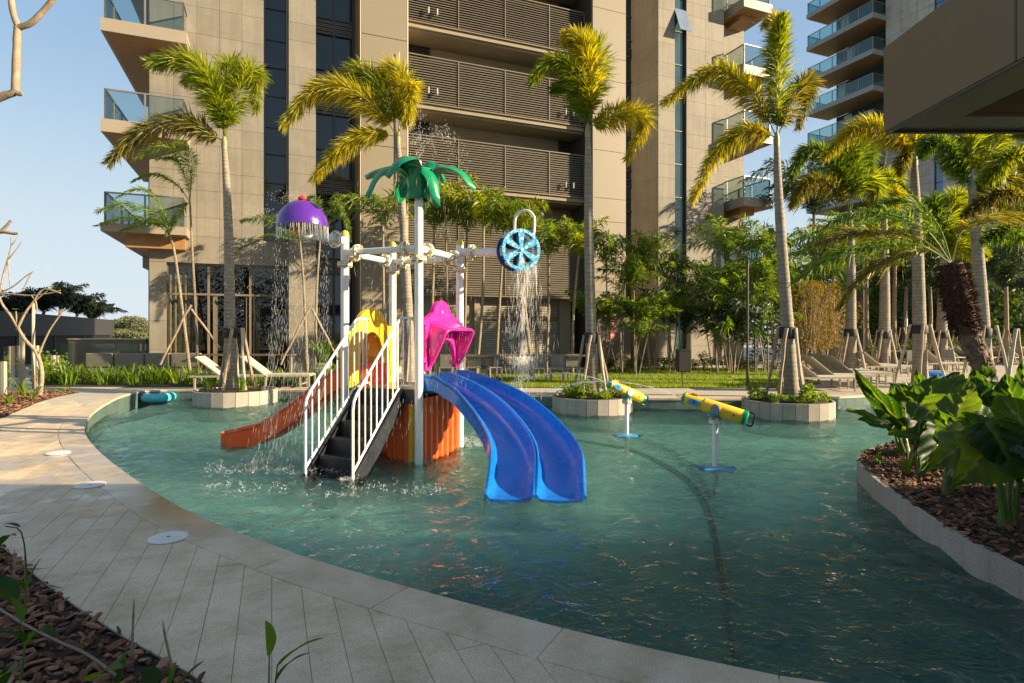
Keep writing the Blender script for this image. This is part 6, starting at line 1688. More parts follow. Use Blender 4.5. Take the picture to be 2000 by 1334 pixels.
def explicit(px, Y, base, top, fr, label, r=.05, hw=.26, lw=.013, stk=(), fm='plant', group='young palms along the hotel wall'):
    path = [P(x, y, Y) for x, y in base]; path[0].z = .0
    t = Thing('young_palm', label, 'palm tree', path[0], group); t.part('trunk', trunk_mb(path, r, r * .55, seg=18, n=8), M['trunk2'], True)
    for k, (pts, h) in enumerate(fr):
        w = [path[-1]] + [P(x, y, Y + .12 * (i + 1) * (1 if k % 2 else -1)) for i, (x, y) in enumerate(pts)]
        t.part('frond', frond_mb(w, h, 230, 'flat' if k % 3 else 'fox', int(px + k), lw=lw, rach=.013, wind=V((-.45, 0, 0)), droop=.25), M[fm])
    for (xa, ya, xb, yb) in stk: t.part('stake', stake_mb(P(xa, ya, Y - .1), P(xb, yb, Y - .12), .032, int(px)), M['stake'], True)
explicit(370, 17.2, [(374, 722), (358, 620), (342, 500), (332, 460)], None, [([(318, 430), (290, 410), (240, 400), (190, 412)], .34), ([(310, 440), (275, 425), (230, 430), (186, 442)], .32), ([(322, 420), (300, 380), (270, 370), (230, 385)], .30), ([(316, 435), (290, 430), (265, 440), (235, 452)], .24)],
    'thin wind bent young palm at the left, its lower fronds blown over the balcony', stk=((312, 712, 372, 596),), fm='plant')
explicit(388, 17.6, [(389, 725), (382, 600), (375, 480), (371, 395)], None, [([(372, 340), (352, 300), (310, 285), (262, 312)], .36), ([(375, 330), (372, 300), (355, 280), (330, 285)], .34), ([(350, 365), (320, 345), (290, 342), (258, 355)], .28), ([(362, 400), (345, 425), (335, 440), (325, 460)], .24), ([(366, 360), (350, 320), (335, 310), (300, 310)], .3)],
    'second wind bent young palm, taller, right of the first one at the left', stk=((430, 680, 374, 604),), fm='plant')
explicit(600, 18.0, [(601, 722), (596, 620), (592, 540), (586, 472)], None, [([(560, 450), (530, 430), (500, 425), (472, 432)], .28), ([(560, 465), (530, 460), (495, 475), (468, 486)], .26), ([(580, 440), (560, 420), (540, 425), (520, 440)], .26), ([(600, 450), (612, 430), (625, 425), (640, 440)], .24)],
    'slim young palm whose fronds show behind the purple dome', stk=((548, 712, 604, 602),), fm='frond_g')
explicit(620, 18.4, [(616, 722), (617, 620), (620, 540), (626, 460)], None, [([(640, 420), (655, 395), (665, 400), (675, 430)], .24), ([(625, 420), (620, 390), (610, 385), (595, 400)], .24), ([(650, 430), (668, 420), (680, 440), (684, 470)], .2)],
    'slim young palm right of the purple dome', stk=((660, 700, 609, 603),), fm='frond_g')
rr = random.Random(77)
for k, (x0, x1, y1, Y, lb) in enumerate(((838, 848, 445, 20.6, 'dark young palm half hidden behind the centre white post'), (872, 870, 420, 20.2, 'young palm between the centre post and the pink panel'), (905, 912, 450, 20.8, 'young palm with a leaning trunk above the pink panel'), (930, 945, 440, 20.0, 'young palm left of the blue wheel, its trunk leaning right'), (968, 985, 452, 20.4, 'young palm just behind the blue wheel'), (1040, 1020, 470, 21.0, 'young palm behind the wheel spray with a leaning trunk'), (1066, 1072, 500, 21.2, 'young palm with a bright tip right of the blue wheel'), (1118, 1130, 500, 21.4, 'bushy young palm just left of the middle trunk'), (752, 748, 440, 19.5, 'dark young palm behind the left white posts'))):
    young(x0, 725, x1, y1, Y, 9, 1.55, lb, 200 + k, fm=('frond_g', 'frond')[k % 2], wind=-.25, r=.06, hw=.26, n=170)
for k, (x0, x1, y1, Y, nf, L_, lb, fm) in enumerate((
    (1178, 1184, 520, 21.8, 8, 1.5, 'young palm right of the middle trunk before the tan column', 'frond_g'), (1215, 1222, 545, 21.5, 6, 1.2, 'small leafy palm in front of the narrow dark glass strip', 'frond'),
    (1240, 1238, 560, 21.2, 9, 1.3, 'bushy clumping palm in front of the curved stone wall', 'frond_g'), (1270, 1262, 520, 21.6, 8, 1.6, 'taller clumping palm left of the narrow teal window strip', 'frond_g'), (1308, 1302, 545, 22.4, 5, 1.7, 'palm with an upright fan like frond by the teal window strip', 'frond'), (1326, 1320, 560, 22.0, 6, 1.4, 'dark young palm in front of the teal window strip', 'frond_d'),
    (1400, 1392, 600, 22.0, 8, 1.9, 'palm with wide dark drooping fronds against the shadowed stone wall', 'frond_g'), (1425, 1418, 505, 22.6, 9, 1.8, 'tall areca palm against the corner of the stone block', 'frond_g'), (1432, 1440, 640, 21.5, 9, 1.5, 'low dense areca palm by the thin black lamp pole', 'frond_d'),
    (1475, 1478, 500, 22.5, 9, 1.6, 'tall areca palm right of the thin black lamp pole', 'frond_g'), (1500, 1496, 560, 22.0, 9, 1.5, 'areca palm left of the right planter palm trunk', 'frond_g'), (1512, 1508, 520, 24.0, 8, 1.6, 'darker areca palm behind the right planter palm', 'frond_d'))):
    young(x0, 725, x1, y1, Y, nf, L_ * .95, lb, 300 + k, fm=fm, wind=-.15, r=.035, hw=.24, n=150, clump=3)
# far palms on the right, dense belt in front of the tower
for k, (x0, x1, y1, Y, L_, lb, fm) in enumerate((
    (1590, 1590, 420, 27, 2.9, 'broad dark palm in the belt behind the terrace, first from the left', 'frond_d'), (1630, 1628, 540, 26, 2.6, 'broad palm behind the reddish bamboo', 'frond_g'), (1692, 1692, 500, 29, 3.0, 'palm with drooping fronds between two ringed trunks', 'frond_g'), (1745, 1748, 520, 28, 2.8, 'coconut like palm left of the canopy corner trunk', 'frond'), (1762, 1770, 560, 32, 2.8, 'smaller dark palm in the belt behind the white lamp', 'frond_d'),
    (1812, 1815, 540, 33, 3.0, 'dark palm low in front of the blue glass strip', 'frond_d'), (1868, 1866, 590, 31, 2.6, 'dark palm behind the leaning date palm', 'frond_d'), (1880, 1878, 520, 36, 3.0, 'palm in the shade of the far wing', 'frond_d'), (1965, 1965, 560, 27, 2.6, 'palm with grey green fronds in front of the far wing windows', 'frond_d'), (1560, 1560, 600, 25, 2.2, 'low palm beside the reddish bamboo', 'frond_g'))):
    young(x0, 710, x1, y1, Y, 17, L_, lb, 400 + k, fm=fm, wind=-.25, r=.12, hw=.20, n=230, group='palms in the belt before the tower', stk=((x0 - 18, 708, x0 - 3, 640), (x0 + 18, 708, x0 + 3, 640)))
for k, (x, Y, h, w_, lb) in enumerate(((1548, 34, 5.2, 2.0, 'dense dark tree left of the bamboo, far behind'), (1600, 36, 5.8, 2.4, 'dense tree behind the reddish bamboo'), (1665, 37, 6.4, 2.6, 'dense tree behind the dark foxtail palm trunk'), (1722, 38, 6.0, 2.5, 'dense tree between the ringed trunks'), (1775, 39, 5.4, 2.2, 'dense dark tree before the tower foot'), (1850, 38, 4.2, 2.4, 'dense low tree in front of the blue glass foot'), (1940, 34, 3.8, 2.2, 'dense low tree before the far wing'))):
    bush(gp(x, Y), w_, 1.2, h, 3200, .26, M['shrub'], 'dense_tree', lb, 1500 + k, cat='tree', group='dense trees before the tower', lw=.5)
# the garden goes on behind the camera: it is what the lobby glass mirrors
for k, (x, y, h, w_) in enumerate(((-26, -13, 7.0, 3.4), (-19, -16, 7.6, 3.6), (-12, -18, 8.0, 3.8), (-5, -20, 7.4, 3.6), (3, -21, 8.0, 3.8), (10, -22, 7.4, 3.6))):
    bush(V((x, y, 0)), w_, 1.6, h, 2600, .34, M['shrub'], 'garden_tree', ('leftmost', 'second from the left', 'third from the left', 'fourth from the left', 'fifth from the left', 'rightmost')[k] + ' leafy garden tree of the row behind the camera', 1600 + k, cat='tree', group='garden trees behind the camera', lw=.5)
# golden reddish bamboo
for k, (x, Y, lb) in enumerate(((1580, 22.5, 'tall reddish golden bamboo clump behind the loungers'), (1612, 23.5, 'second golden bamboo clump, right of the reddish one'), (1635, 24.5, 'pale golden shrub right of the bamboo'))):
    b = gp(x, Y); rr = random.Random(600 + k); t = Thing('bamboo_clump', lb, 'bamboo', b, 'golden bamboo behind the loungers')
    mb = MB()
    for q in range(16):
        a = rr.uniform(0, 6.3); ln = rr.uniform(.1, .9); top = b + V((math.cos(a) * ln, math.sin(a) * ln * .5, rr.uniform(2.6, 3.6))); mb.tube([b + V((rr.gauss(0, .12), rr.gauss(0, .1), 0)), b.lerp(top, .5) + V((0, 0, .3)), top], [.014, .011, .004], 5)
    t.part('cane', mb, M['stake'], kind='stuff')
    mb = MB()
    for q in range(2600):
        a = rr.uniform(0, 6.3); z = rr.uniform(.9, 3.5); ro = rr.random() ** .6 * (.35 + .25 * z) * (1.25 - max(0, z - 2.6)); d = V((rr.gauss(0, 1), rr.gauss(0, 1), rr.gauss(-.2, .7))).normalized(); w = d.cross(V((rr.gauss(0, 1), rr.gauss(0, 1), 1))).normalized()
        leaflet(mb, b + V((math.cos(a) * ro, math.sin(a) * ro * .5, z)), d, rr.uniform(.08, .16), .012, w, .3)
    t.part('foliage', mb, M['bamboo'])

# low planting along the building and behind the lawn
def hedge(x0, x1, yb, Y, h, n, mat, name, label, seed, ls=.09):
    a, b_ = gp(x0, Y), gp(x1, Y); c = (a + b_) / 2
    return bush(c, (b_.x - a.x) / 2, .45, h, n, ls, mat, name, label, seed)
segs_ = [(1150, 1200), (1200, 1250), (1250, 1300), (1300, 1350), (1350, 1400), (1400, 1450), (1450, 1505), (1505, 1560)]
for k, (a, b_) in enumerate(segs_):
    hedge(a, b_, 725, 23.0 + .2 * k, .62, 900, M['shrub'], 'shrub', 'low dark shrub at the wall foot, number %s from the middle palm rightwards' % ('one', 'two', 'three', 'four', 'five', 'six', 'seven', 'eight')[k], 700 + k)
for k, (a, b_) in enumerate(((1560, 1640), (1640, 1720), (1720, 1800), (1800, 1880), (1880, 1960), (1960, 2040))):
    hedge(a, b_, 710, 29.0, 1.15, 1300, M['shrub'], 'hedge_shrub', 'white flecked hedge bush beyond the terrace, number %s from the left' % ('one', 'two', 'three', 'four', 'five', 'six')[k], 720 + k, ls=.13)
ORD = ['first','second','third','fourth','fifth','sixth','seventh','eighth','ninth','tenth','eleventh','twelfth','thirteenth','fourteenth','fifteenth','sixteenth','seventeenth','eighteenth','nineteenth','twentieth','twenty first','twenty second','twenty third','twenty fourth','twenty fifth','twenty sixth']
# strap leaved lilies in the strip before the sofa
rr = random.Random(31)
for k in range(26):
    x = 96 + k * 21.5 + rr.uniform(-6, 6); Y = 16.9 + rr.uniform(-.25, .45)
    if x > 640: break
    b = gp(x, Y); b.z = .0
    tuft(b, .16, 30, .62 if x < 400 else .45, .022, M['plant'], 'lily_plant', ORD[k] + ' strap leaved lily clump from the left in the bed by the lobby', 800 + k, group='lilies in the bed before the sofa and lobby', lean=.6)
bush(gp(105, 17.1), .35, .3, .85, 1100, .09, M['plant'], 'leafy_shrub', 'round leafy shrub at the left end of the lily bed', 880, lw=.6)
bush(gp(640, 18.0), .3, .3, .6, 700, .09, M['plant'], 'leafy_shrub', 'leafy shrub behind the stair rail', 881, lw=.5)
mb = MB(); mb.prism([tuple(gp(84, 16.45).xy), tuple(gp(655, 16.45).xy), tuple(gp(660, 18.5).xy), tuple(gp(60, 18.5).xy)], 0, .02); tag(mb.build('lily_bed_soil', M['soil']), 'mulched strip bed under the lilies', kind='structure')
# potted yellow plants by the lobby corner
for k, (x, y, Y, lb) in enumerate(((632, 668, 18.6, 'yellow green bushy plant in front of the recessed glass bay'), (708, 668, 18.9, 'yellow plant seen through the yellow arch'))):
    c = P(x, y, Y); tuft(V((c.x, c.y, .55)), .1, 60, .75, .02, M['plant'], 'yellow_plant', lb, 890 + k, lean=1.0)
    mb = MB(); mb.lathe([(.0, 0), (.22, 0), (.26, .55), (.22, .55), (.2, .5), (0, .5)], V((c.x, c.y, 0)), n=18); tag(mb.build('plant_pot', M['alu'], smooth=True), 'pale round pot under the %s' % ('first yellow plant', 'second yellow plant')[k], 'plant pot')
# left bed seedlings
for k, (x, y, h, lb) in enumerate(((20, 790, .25, 'weedy plant at the left edge of the left bed'), (45, 775, .45, 'tall weedy plant beside the bamboo stake'), (112, 768, .14, 'small two leaved seedling in the left bed'), (133, 765, .12, 'tiny seedling at the tip of the left bed'), (62, 780, .3, 'leafy weed below the bare tree'))):
    q = G(x, y); tuft(q, .05, 12, h, .02, M['plant'], 'weed_plant', lb, 900 + k, lean=.9)
# near bed plants (bottom left)
def stemleaf(name, label, stem, leaves, seed, sm='petiole'):
    b = V(stem[0]); t = Thing(name, label, 'plant', b); mb = MB(); mb.tube(spline(stem, 10), [.005 - .0003 * i for i in range(10)], 6); t.part('stem', mb, M[sm], True)
    for (a, tip, w, bend) in leaves: t.part('leaf', blade(V(a), V(tip), w, bend), M['ear'] if name != 'dry_stalk' else M['stake'], True)
    return t
def blade(a, tip, w, bend, n=10, fold=.25):
    ax = tip - a; L_ = ax.length; ax.normalize(); sd = ax.cross(V((0, 0, 1)))
    if sd.length < .1: sd = V((1, 0, 0))
    sd.normalize(); up = sd.cross(ax).normalized(); mb = MB()
    for i in range(n + 1):
        u = i / n; ww = w * math.sin(math.pi * u ** .8) ** .9 * (1 + .06 * math.sin(9 * u)) + .001; c = a + ax * L_ * u + up * bend * L_ * math.sin(math.pi * u)
        for s_ in (-1, -.5, 0, .5, 1): mb.v.append(tuple(c + sd * ww * s_ + up * (ww * fold * abs(s_)) ))
    for i in range(n):
        for k in range(4): mb.face((i * 5 + k, i * 5 + k + 1, i * 5 + k + 6, i * 5 + k + 5))
    return mb
Yn = 2.15
def PN(x, y, Y=Yn): return P(x, y, Y)
stemleaf('ginger_shoot', 'green shoot with one broad upright leaf at the bottom edge, the taller of two', [PN(525, 1420), PN(525, 1340), PN(526, 1280)], [(PN(526, 1282), PN(518, 1212), .045, .02)], 1)
stemleaf('ginger_shoot', 'shoot with two narrow leaves arching to the right at the bottom edge', [PN(535, 1430), PN(537, 1345), PN(542, 1300)], [(PN(540, 1305), PN(634, 1246, 2.05), .026, .06), (PN(537, 1335), PN(606, 1275, 2.1), .020, .10)], 2)
stemleaf('ginger_shoot', 'leafy shoot rising from the bark at the left edge', [PN(50, 1190, 2.9), PN(52, 1120, 2.9), PN(42, 1040, 2.85), PN(10, 1028, 2.8)], [(PN(0, 1065, 2.8), PN(32, 1046, 2.7), .02, .1), (PN(40, 1030, 2.8), PN(5, 1024, 2.8), .012, .1), (PN(45, 1150, 2.9), PN(-5, 1135, 2.8), .04, .15), (PN(48, 1160, 2.8), PN(80, 1090, 2.8), .012, .05), (PN(30, 1180, 2.6), PN(-30, 1120, 2.6), .05, .1)], 3)
stemleaf('ginger_shoot', 'weedy shoot in the middle of the near left bed', [PN(40, 1330, 2.2), PN(48, 1260, 2.2), PN(40, 1215, 2.2)], [(PN(45, 1255, 2.2), PN(-20, 1235, 2.1), .05, .1), (PN(50, 1262, 2.3), PN(118, 1245, 2.3), .03, .35), (PN(42, 1290, 2.1), PN(10, 1340, 2.1), .04, .1), (PN(42, 1215, 2.2), PN(20, 1165, 2.2), .02, .1)], 4)
stemleaf('ginger_shoot', 'small three leaved shoot at the bed edging', [G(188, 1228), PN(190, 1215, 3.15), PN(192, 1208, 3.15)], [(PN(191, 1215, 3.1), PN(206, 1208, 3.1), .008, .05), (PN(190, 1215, 3.1), PN(189, 1204, 3.1), .006, 0)], 5)
stemleaf('ginger_shoot', 'small broad leaved seedling at the bed edging', [G(236, 1252), PN(234, 1240, 2.95)], [(PN(234, 1243, 2.95), PN(216, 1235, 2.9), .02, .1), (PN(235, 1243, 2.95), PN(250, 1238, 2.95), .018, .1), (PN(234, 1240, 2.95), PN(228, 1222, 2.95), .012, 0), (PN(234, 1248, 2.95), PN(210, 1255, 2.9), .025, .1)], 6)
stemleaf('ginger_shoot', 'cluster of broad leaves at the bottom left edge', [PN(330, 1400, 2.1), PN(335, 1340, 2.1)], [(PN(300, 1345, 2.1), PN(276, 1305, 2.1), .05, .05), (PN(345, 1345, 2.1), PN(398, 1292, 2.1), .03, .04), (PN(330, 1345, 2.1), PN(345, 1290, 2.1), .02, 0), (PN(230, 1345, 2.1), PN(248, 1265, 2.1), .02, 0), (PN(180, 1330, 2.1), PN(240, 1305, 2.05), .05, .1), (PN(0, 1325, 1.95), PN(30, 1310, 1.95), .05, .1)], 7)
for k, (pts, lb) in enumerate((([(258, 1290), (259, 1235), (261, 1190), (262, 1170)], 'dry brown stalk standing in the bark at the bottom left'), ([(340, 1330), (332, 1285), (322, 1240), (318, 1212)], 'leaning dry stalk with a broken tip at the bottom left'), ([(27, 1130), (28, 1100), (28, 1072)], 'short reddish stalk near the left edge'), ([(53, 1165), (50, 1110), (49, 1070)], 'split reddish stalk by the left edge'))):
    Yk = 2.55 if k < 2 else 3.0
    w = [PN(x, y, Yk) for x, y in pts]; mb = MB(); mb.tube(spline(w, 12), [.0065, .006, .006, .0065, .005, .005, .0055, .004, .005, .004, .003, .002], 6); tag(mb.build('dry_stalk', M['branch'], smooth=True), lb, 'dry stalk')

# ---- elephant ear plants in the right bed
def ear_leaf(t, att, tip, w, nrm_, seed, dy=.0, curl=.12):
    """heart shaped leaf from its stalk joint to its tip, ribs raised"""
    rr = random.Random(seed); ax = tip - att; L_ = ax.length; ax.normalize(); nrm_ = V(nrm_); nrm_ = (nrm_ - ax * nrm_.dot(ax)).normalized(); sd = ax.cross(nrm_).normalized()
    mb = MB(); nu, nv = 44, 16; ph = rr.uniform(0, 6); vn = []; wv_ = rr.uniform(.7, 1.5)
    for i in range(nu + 1):
        u = -.30 + 1.30 * i / nu
        if u < 0: half = w * (.92 * math.sqrt(max(0, 1 - (u / .32) ** 2))) ; inner = w * .10 * min(1, -u / .1)
        else: half = w * (1 - u ** 1.7) ** .9 * (.92 + .28 * math.sin(math.pi * min(1, u * 2.2)) * .6); inner = 0
        half = max(half, .001)
        for j in range(nv + 1):
            v = -1 + 2 * j / nv; s_ = 1 if v >= 0 else -1
            x = s_ * (inner + abs(v) * max(0.0005, half - inner)) * (1 + .06 * math.sin(9 * u + ph + s_) + .025 * math.sin(31 * u + ph))
            q_ = (u * 1.0 - abs(v) * .42) * 11; veins = w * .10 * abs(math.sin(q_)) - w * .04; vn.append(max(0, 1 - abs(math.sin(q_)) * 4.5) * .55 * min(1, abs(v) * 6) + max(0, 1 - abs(v) * 14) * .8)
            z = veins * (1 - abs(v) * .3) + (abs(v) ** 1.5) * w * .24 * wv_ * math.sin(6.5 * u + ph + s_) + abs(v) * w * .22 - curl * L_ * max(0, u) ** 2 * .9 - .06 * L_ * max(0, -u)
            mb.v.append(tuple(att + ax * L_ * u + sd * x + nrm_ * z))
    for i in range(nu):
        for j in range(nv):
            if i < 3 and j == nv // 2 - 1 and False: continue
            a = i * (nv + 1) + j; mb.face((a, a + 1, a + nv + 2, a + nv + 1))
    o = t.part('leaf', mb, M['ear'], True, None)
    at_ = o.data.attributes.new('vein', 'FLOAT', 'POINT'); at_.data.foreach_set('value', vn)
    rb = MB(); rb.tube([att, att + ax * L_ * .4 + nrm_ * (-.004 - curl * L_ * .14), att + ax * L_ * .95 - nrm_ * (curl * L_ * .8)], [.009, .006, .002], 6); t.sub(o, 'midrib', rb, M['petiole'], True)
M['earbase'] = plain('fibrous_green_brown_base', (.09, .10, .03), .7, var=.5, nscale=30, bmp=.6)
def ear_plant(bpx_, bY, label, leaves, seed):
    b = P(bpx_, 650, bY); b.z = RZ; t = Thing('elephant_ear_plant', label, 'plant', b, 'elephant ear plants in the right bed'); rr = random.Random(seed)
    mb = MB(); mb.lathe([(.045, -.02), (.05, .03), (.045, .10), (.03, .16), (0, .17)], b, n=12); t.part('stem_base', mb, M['earbase'], True)
    for k, (ax_, ay, tx, ty, w, dy1, dy2, nv) in enumerate(leaves):
        att = P(ax_, ay, bY + dy1); tip = P(tx, ty, bY + dy2)
        m1 = b + V((.035 * math.cos(k * 1.3), .035 * math.sin(k * 1.3), .06)); m2 = m1.lerp(att, .55) + V((0, 0, .05))
        mb = MB(); mb.tube(spline([m1 + V((rr.gauss(0, .02), rr.gauss(0, .02), 0)), m2, att], 10), [.022 - .0014 * q for q in range(10)], 8); t.part('stalk', mb, M['petiole'], True)
        ear_leaf(t, att, tip, w, nv, seed * 10 + k)
    return t
UPV = (-.2, -.6, .8); SID = (.3, -.8, .5); BCK = (.6, -.5, .6); FLT = (-.1, -.3, 1)
BKL = (-.8, -.55, .25)
ear_plant(1768, 7.3, 'leftmost elephant ear with a long sunlit leaf pointing up over the water', [(1752, 820, 1664, 722, .150, -.1, .1, (-.75, -.6, .1)), (1760, 808, 1782, 745, .12, .1, .3, BKL), (1735, 828, 1655, 796, .10, .1, .2, FLT), (1742, 836, 1680, 815, .12, -.2, -.3, UPV), (1752, 800, 1738, 752, .12, .2, .3, BKL), (1700, 895, 1722, 905, .06, .1, .0, FLT)], 1)
ear_plant(1784, 6.9, 'elephant ear with a thick pale stem second from the left in the right bed', [(1800, 812, 1790, 872, .23, -.2, -.6, (-.3, -.9, .3)), (1830, 790, 1900, 765, .17, .3, .5, BKL), (1812, 775, 1830, 728, .15, .4, .5, BKL), (1850, 800, 1880, 870, .18, .0, -.3, (-.5, -.8, .4)), (1790, 790, 1745, 752, .14, .1, .1, BKL)], 2)
ear_plant(1797, 6.35, 'elephant ear whose stem stands by the pale bed wall, with big dark leaves', [(1812, 800, 1870, 850, .22, .1, -.4, (-.4, -.85, .4)), (1845, 850, 1800, 912, .21, -.1, -.5, (-.4, -.8, .5)), (1850, 770, 1880, 728, .17, .4, .5, BKL), (1880, 800, 1940, 780, .17, .2, .3, BKL), (1780, 850, 1735, 845, .13, .0, -.1, FLT)], 3)
ear_plant(1850, 5.6, 'elephant ear with reddish base in the middle of the right bed', [(1890, 862, 1812, 918, .21, -.1, -.4, (-.3, -.85, .5)), (1895, 840, 1950, 895, .21, .1, -.3, (-.2, -.9, .4)), (1870, 800, 1900, 745, .18, .4, .5, BKL), (1905, 825, 1962, 785, .18, .3, .5, BKL), (1865, 850, 1830, 800, .16, .2, .3, BKL)], 4)
ear_plant(1962, 4.65, 'largest elephant ear nearest the camera at the right edge', [(1930, 880, 1868, 950, .24, -.1, -.4, (-.3, -.9, .4)), (1985, 850, 2060, 910, .23, .0, -.3, (-.1, -.9, .5)), (1945, 850, 1992, 942, .24, -.1, -.3, (-.2, -.95, .3)), (2000, 830, 1950, 770, .19, .4, .6, BKL), (2010, 890, 2080, 970, .22, -.3, -.5, SID), (1925, 850, 1885, 812, .17, .2, .4, BKL)], 5)
ear_plant(1905, 6.6, 'elephant ear behind the middle one with upright sunlit leaves', [(1905, 775, 1905, 722, .17, .1, .2, BKL), (1930, 800, 1990, 752, .18, .2, .3, BKL), (1890, 785, 1845, 738, .18, .2, .3, BKL), (1920, 820, 1960, 865, .21, -.2, -.4, (-.4, -.85, .4)), (1875, 800, 1860, 740, .16, .2, .3, BKL)], 6)
ear_plant(1990, 6.4, 'elephant ear at the right edge behind the date palm trunk', [(1980, 790, 1962, 728, .18, .1, .2, BKL), (2000, 800, 2060, 760, .2, .1, .2, BKL), (1985, 820, 1930, 840, .18, -.1, -.3, (-.5, -.8, .4)), (2005, 770, 1995, 708, .15, .2, .3, BKL), (1990, 850, 2040, 900, .18, -.2, -.3, UPV)], 7)
ear_plant(1830, 7.8, 'elephant ear at the back of the bed with yellow lit leaves', [(1805, 770, 1790, 722, .14, .1, .2, BKL), (1830, 765, 1875, 728, .16, .1, .2, BKL), (1790, 780, 1738, 748, .15, .1, .1, BKL), (1840, 775, 1905, 740, .15, .2, .3, BKL)], 8)
for k, (x, y, h, lb) in enumerate(((1772, 925, .22, 'small yellow green shoot beside the second elephant ear'), (1838, 905, .2, 'pale shoot between two elephant ear stems'), (1716, 905, .12, 'young sprout by the left end of the right bed'), (1690, 888, .06, 'low weed on the tip of the right bed'))):
    tuft(G(x, y, RZ), .04, 12, h, .012, M['plant'], 'weed_plant', lb, 950 + k, lean=.5)
ears = [o for o in C.objects if o.parent is None and o.name.startswith('elephant_ear_plant')]
for k, (x, y, src, lb) in enumerate(((6.6, 4.2, 3, 'elephant ear beyond the right edge, nearest the canopy'), (7.4, 5.6, 4, 'elephant ear beyond the right edge, middle of the bed'), (6.2, 7.4, 5, 'elephant ear beyond the right edge, at the back of the bed'), (8.8, 4.6, 2, 'elephant ear farthest to the right in the bed'))):
    copy_tree(ears[src], (x, y, RZ), .6 * k, lb)
# heliconia flowers behind the ears
for k, (x, y, lb) in enumerate(((1795, 742, 'orange and yellow flowering plant behind the elephant ears'), (1828, 752, 'second orange flowering plant behind the elephant ears'))):
    c = P(x, 650, 8.2); c.z = RZ; tuft(c, .12, 26, .85, .02, M['plant'], 'flowering_plant', lb, 970 + k, lean=.35)
# ---- bare frangipani tree, lower left, and a nearer one above it
def branchy(name, label, segs, root, group=None, leaves=()):
    t = Thing(name, label, 'tree', root, group)
    for k, (pts, r0, r1) in enumerate(segs):
        c = spline(pts, 14); rr = random.Random(k); mb = MB(); mb.tube(c, [(r0 + (r1 - r0) * i / 13) * rr.uniform(.94, 1.06) * (.72 if root.y > 10 else .9) for i in range(14)], 10); t.part('trunk' if k == 0 else 'branch', mb, M['branch'], True)
    for k, p in enumerate(leaves):
        mb = MB(); rr = random.Random(k + 9)
        for q in range(7):
            a = q * .9; d = V((math.cos(a), math.sin(a) * .6, .35)).normalized(); w = d.cross(V((0, 0, 1))).normalized(); leaflet(mb, p, d, .12, .02, w, .2)
        t.part('leaf_tuft', mb, M['plant'])
    return t
Yt = 14.0
def T_(*a): return [P(x, y, Yt) for x, y in a]
branchy('frangipani_tree', 'bare pale frangipani tree beside a bamboo stake at the left', [
    (T_((77, 772), (82, 730), (72, 690), (50, 665), (35, 640)), .075, .045), (T_((35, 640), (20, 615), (5, 595), (-8, 565)), .045, .035), (T_((35, 640), (50, 610), (65, 590), (85, 565), (118, 572)), .042, .025), (T_((75, 695), (85, 670), (100, 640), (127, 602)), .04, .02), (T_((33, 645), (32, 620), (31, 608)), .03, .018),
    (T_((-8, 572), (30, 575), (62, 577), (100, 572), (118, 567)), .03, .018), (T_((62, 577), (70, 590), (73, 610)), .03, .018), (T_((0, 572), (25, 560), (50, 540), (62, 532)), .028, .015), (T_((-2, 580), (8, 530), (20, 490), (22, 470), (20, 460)), .03, .015), (T_((22, 480), (30, 470), (33, 464)), .02, .013), (T_((15, 508), (30, 490), (42, 472)), .022, .012), (T_((15, 505), (18, 540), (20, 560)), .022, .014), (T_((45, 568), (55, 545), (64, 530)), .024, .014), (T_((65, 590), (90, 570), (103, 560)), .022, .012)],
    P(77, 772, Yt), leaves=[P(31, 605, Yt)])
mb = MB(); mb.tube([P(66, 770, 14.1), P(65, 680, 14.1), P(65, 592, 14.1)], .034, 8); tag(mb.build('bamboo_stake', M['yellow2'] if False else M['stake_pale'], smooth=True), 'upright bamboo stake tied to the frangipani tree', 'stake')
Yu = 6.0
def U_(*a): return [P(x, y, Yu) for x, y in a]
q0 = P(-330, 650, Yu); q0.z = 0
branchy('frangipani_tree', 'nearer bare frangipani tree whose pale forked branch reaches in at the top left', [
    ([q0, q0 + V((.15, .1, 1.2)), P(-300, 460, Yu), P(-220, 360, Yu), P(-120, 262, Yu)], .11, .05),
    (U_((-120, 260), (-40, 210), (5, 188), (28, 180), (31, 160)), .052, .036), (U_((28, 180), (38, 184), (44, 183)), .028, .018), (U_((30, 178), (32, 110), (34, 60), (36, 50)), .042, .036), (U_((36, 54), (27, 30), (22, 0), (20, -40)), .036, .03), (U_((36, 54), (62, 44), (90, 15), (115, -15), (150, -60)), .034, .026),
    (U_((-300, 470), (-200, 470), (-80, 460), (-20, 455), (5, 452), (25, 456), (36, 455)), .045, .013), (U_((2, 452), (14, 440), (22, 430)), .02, .014)], q0)
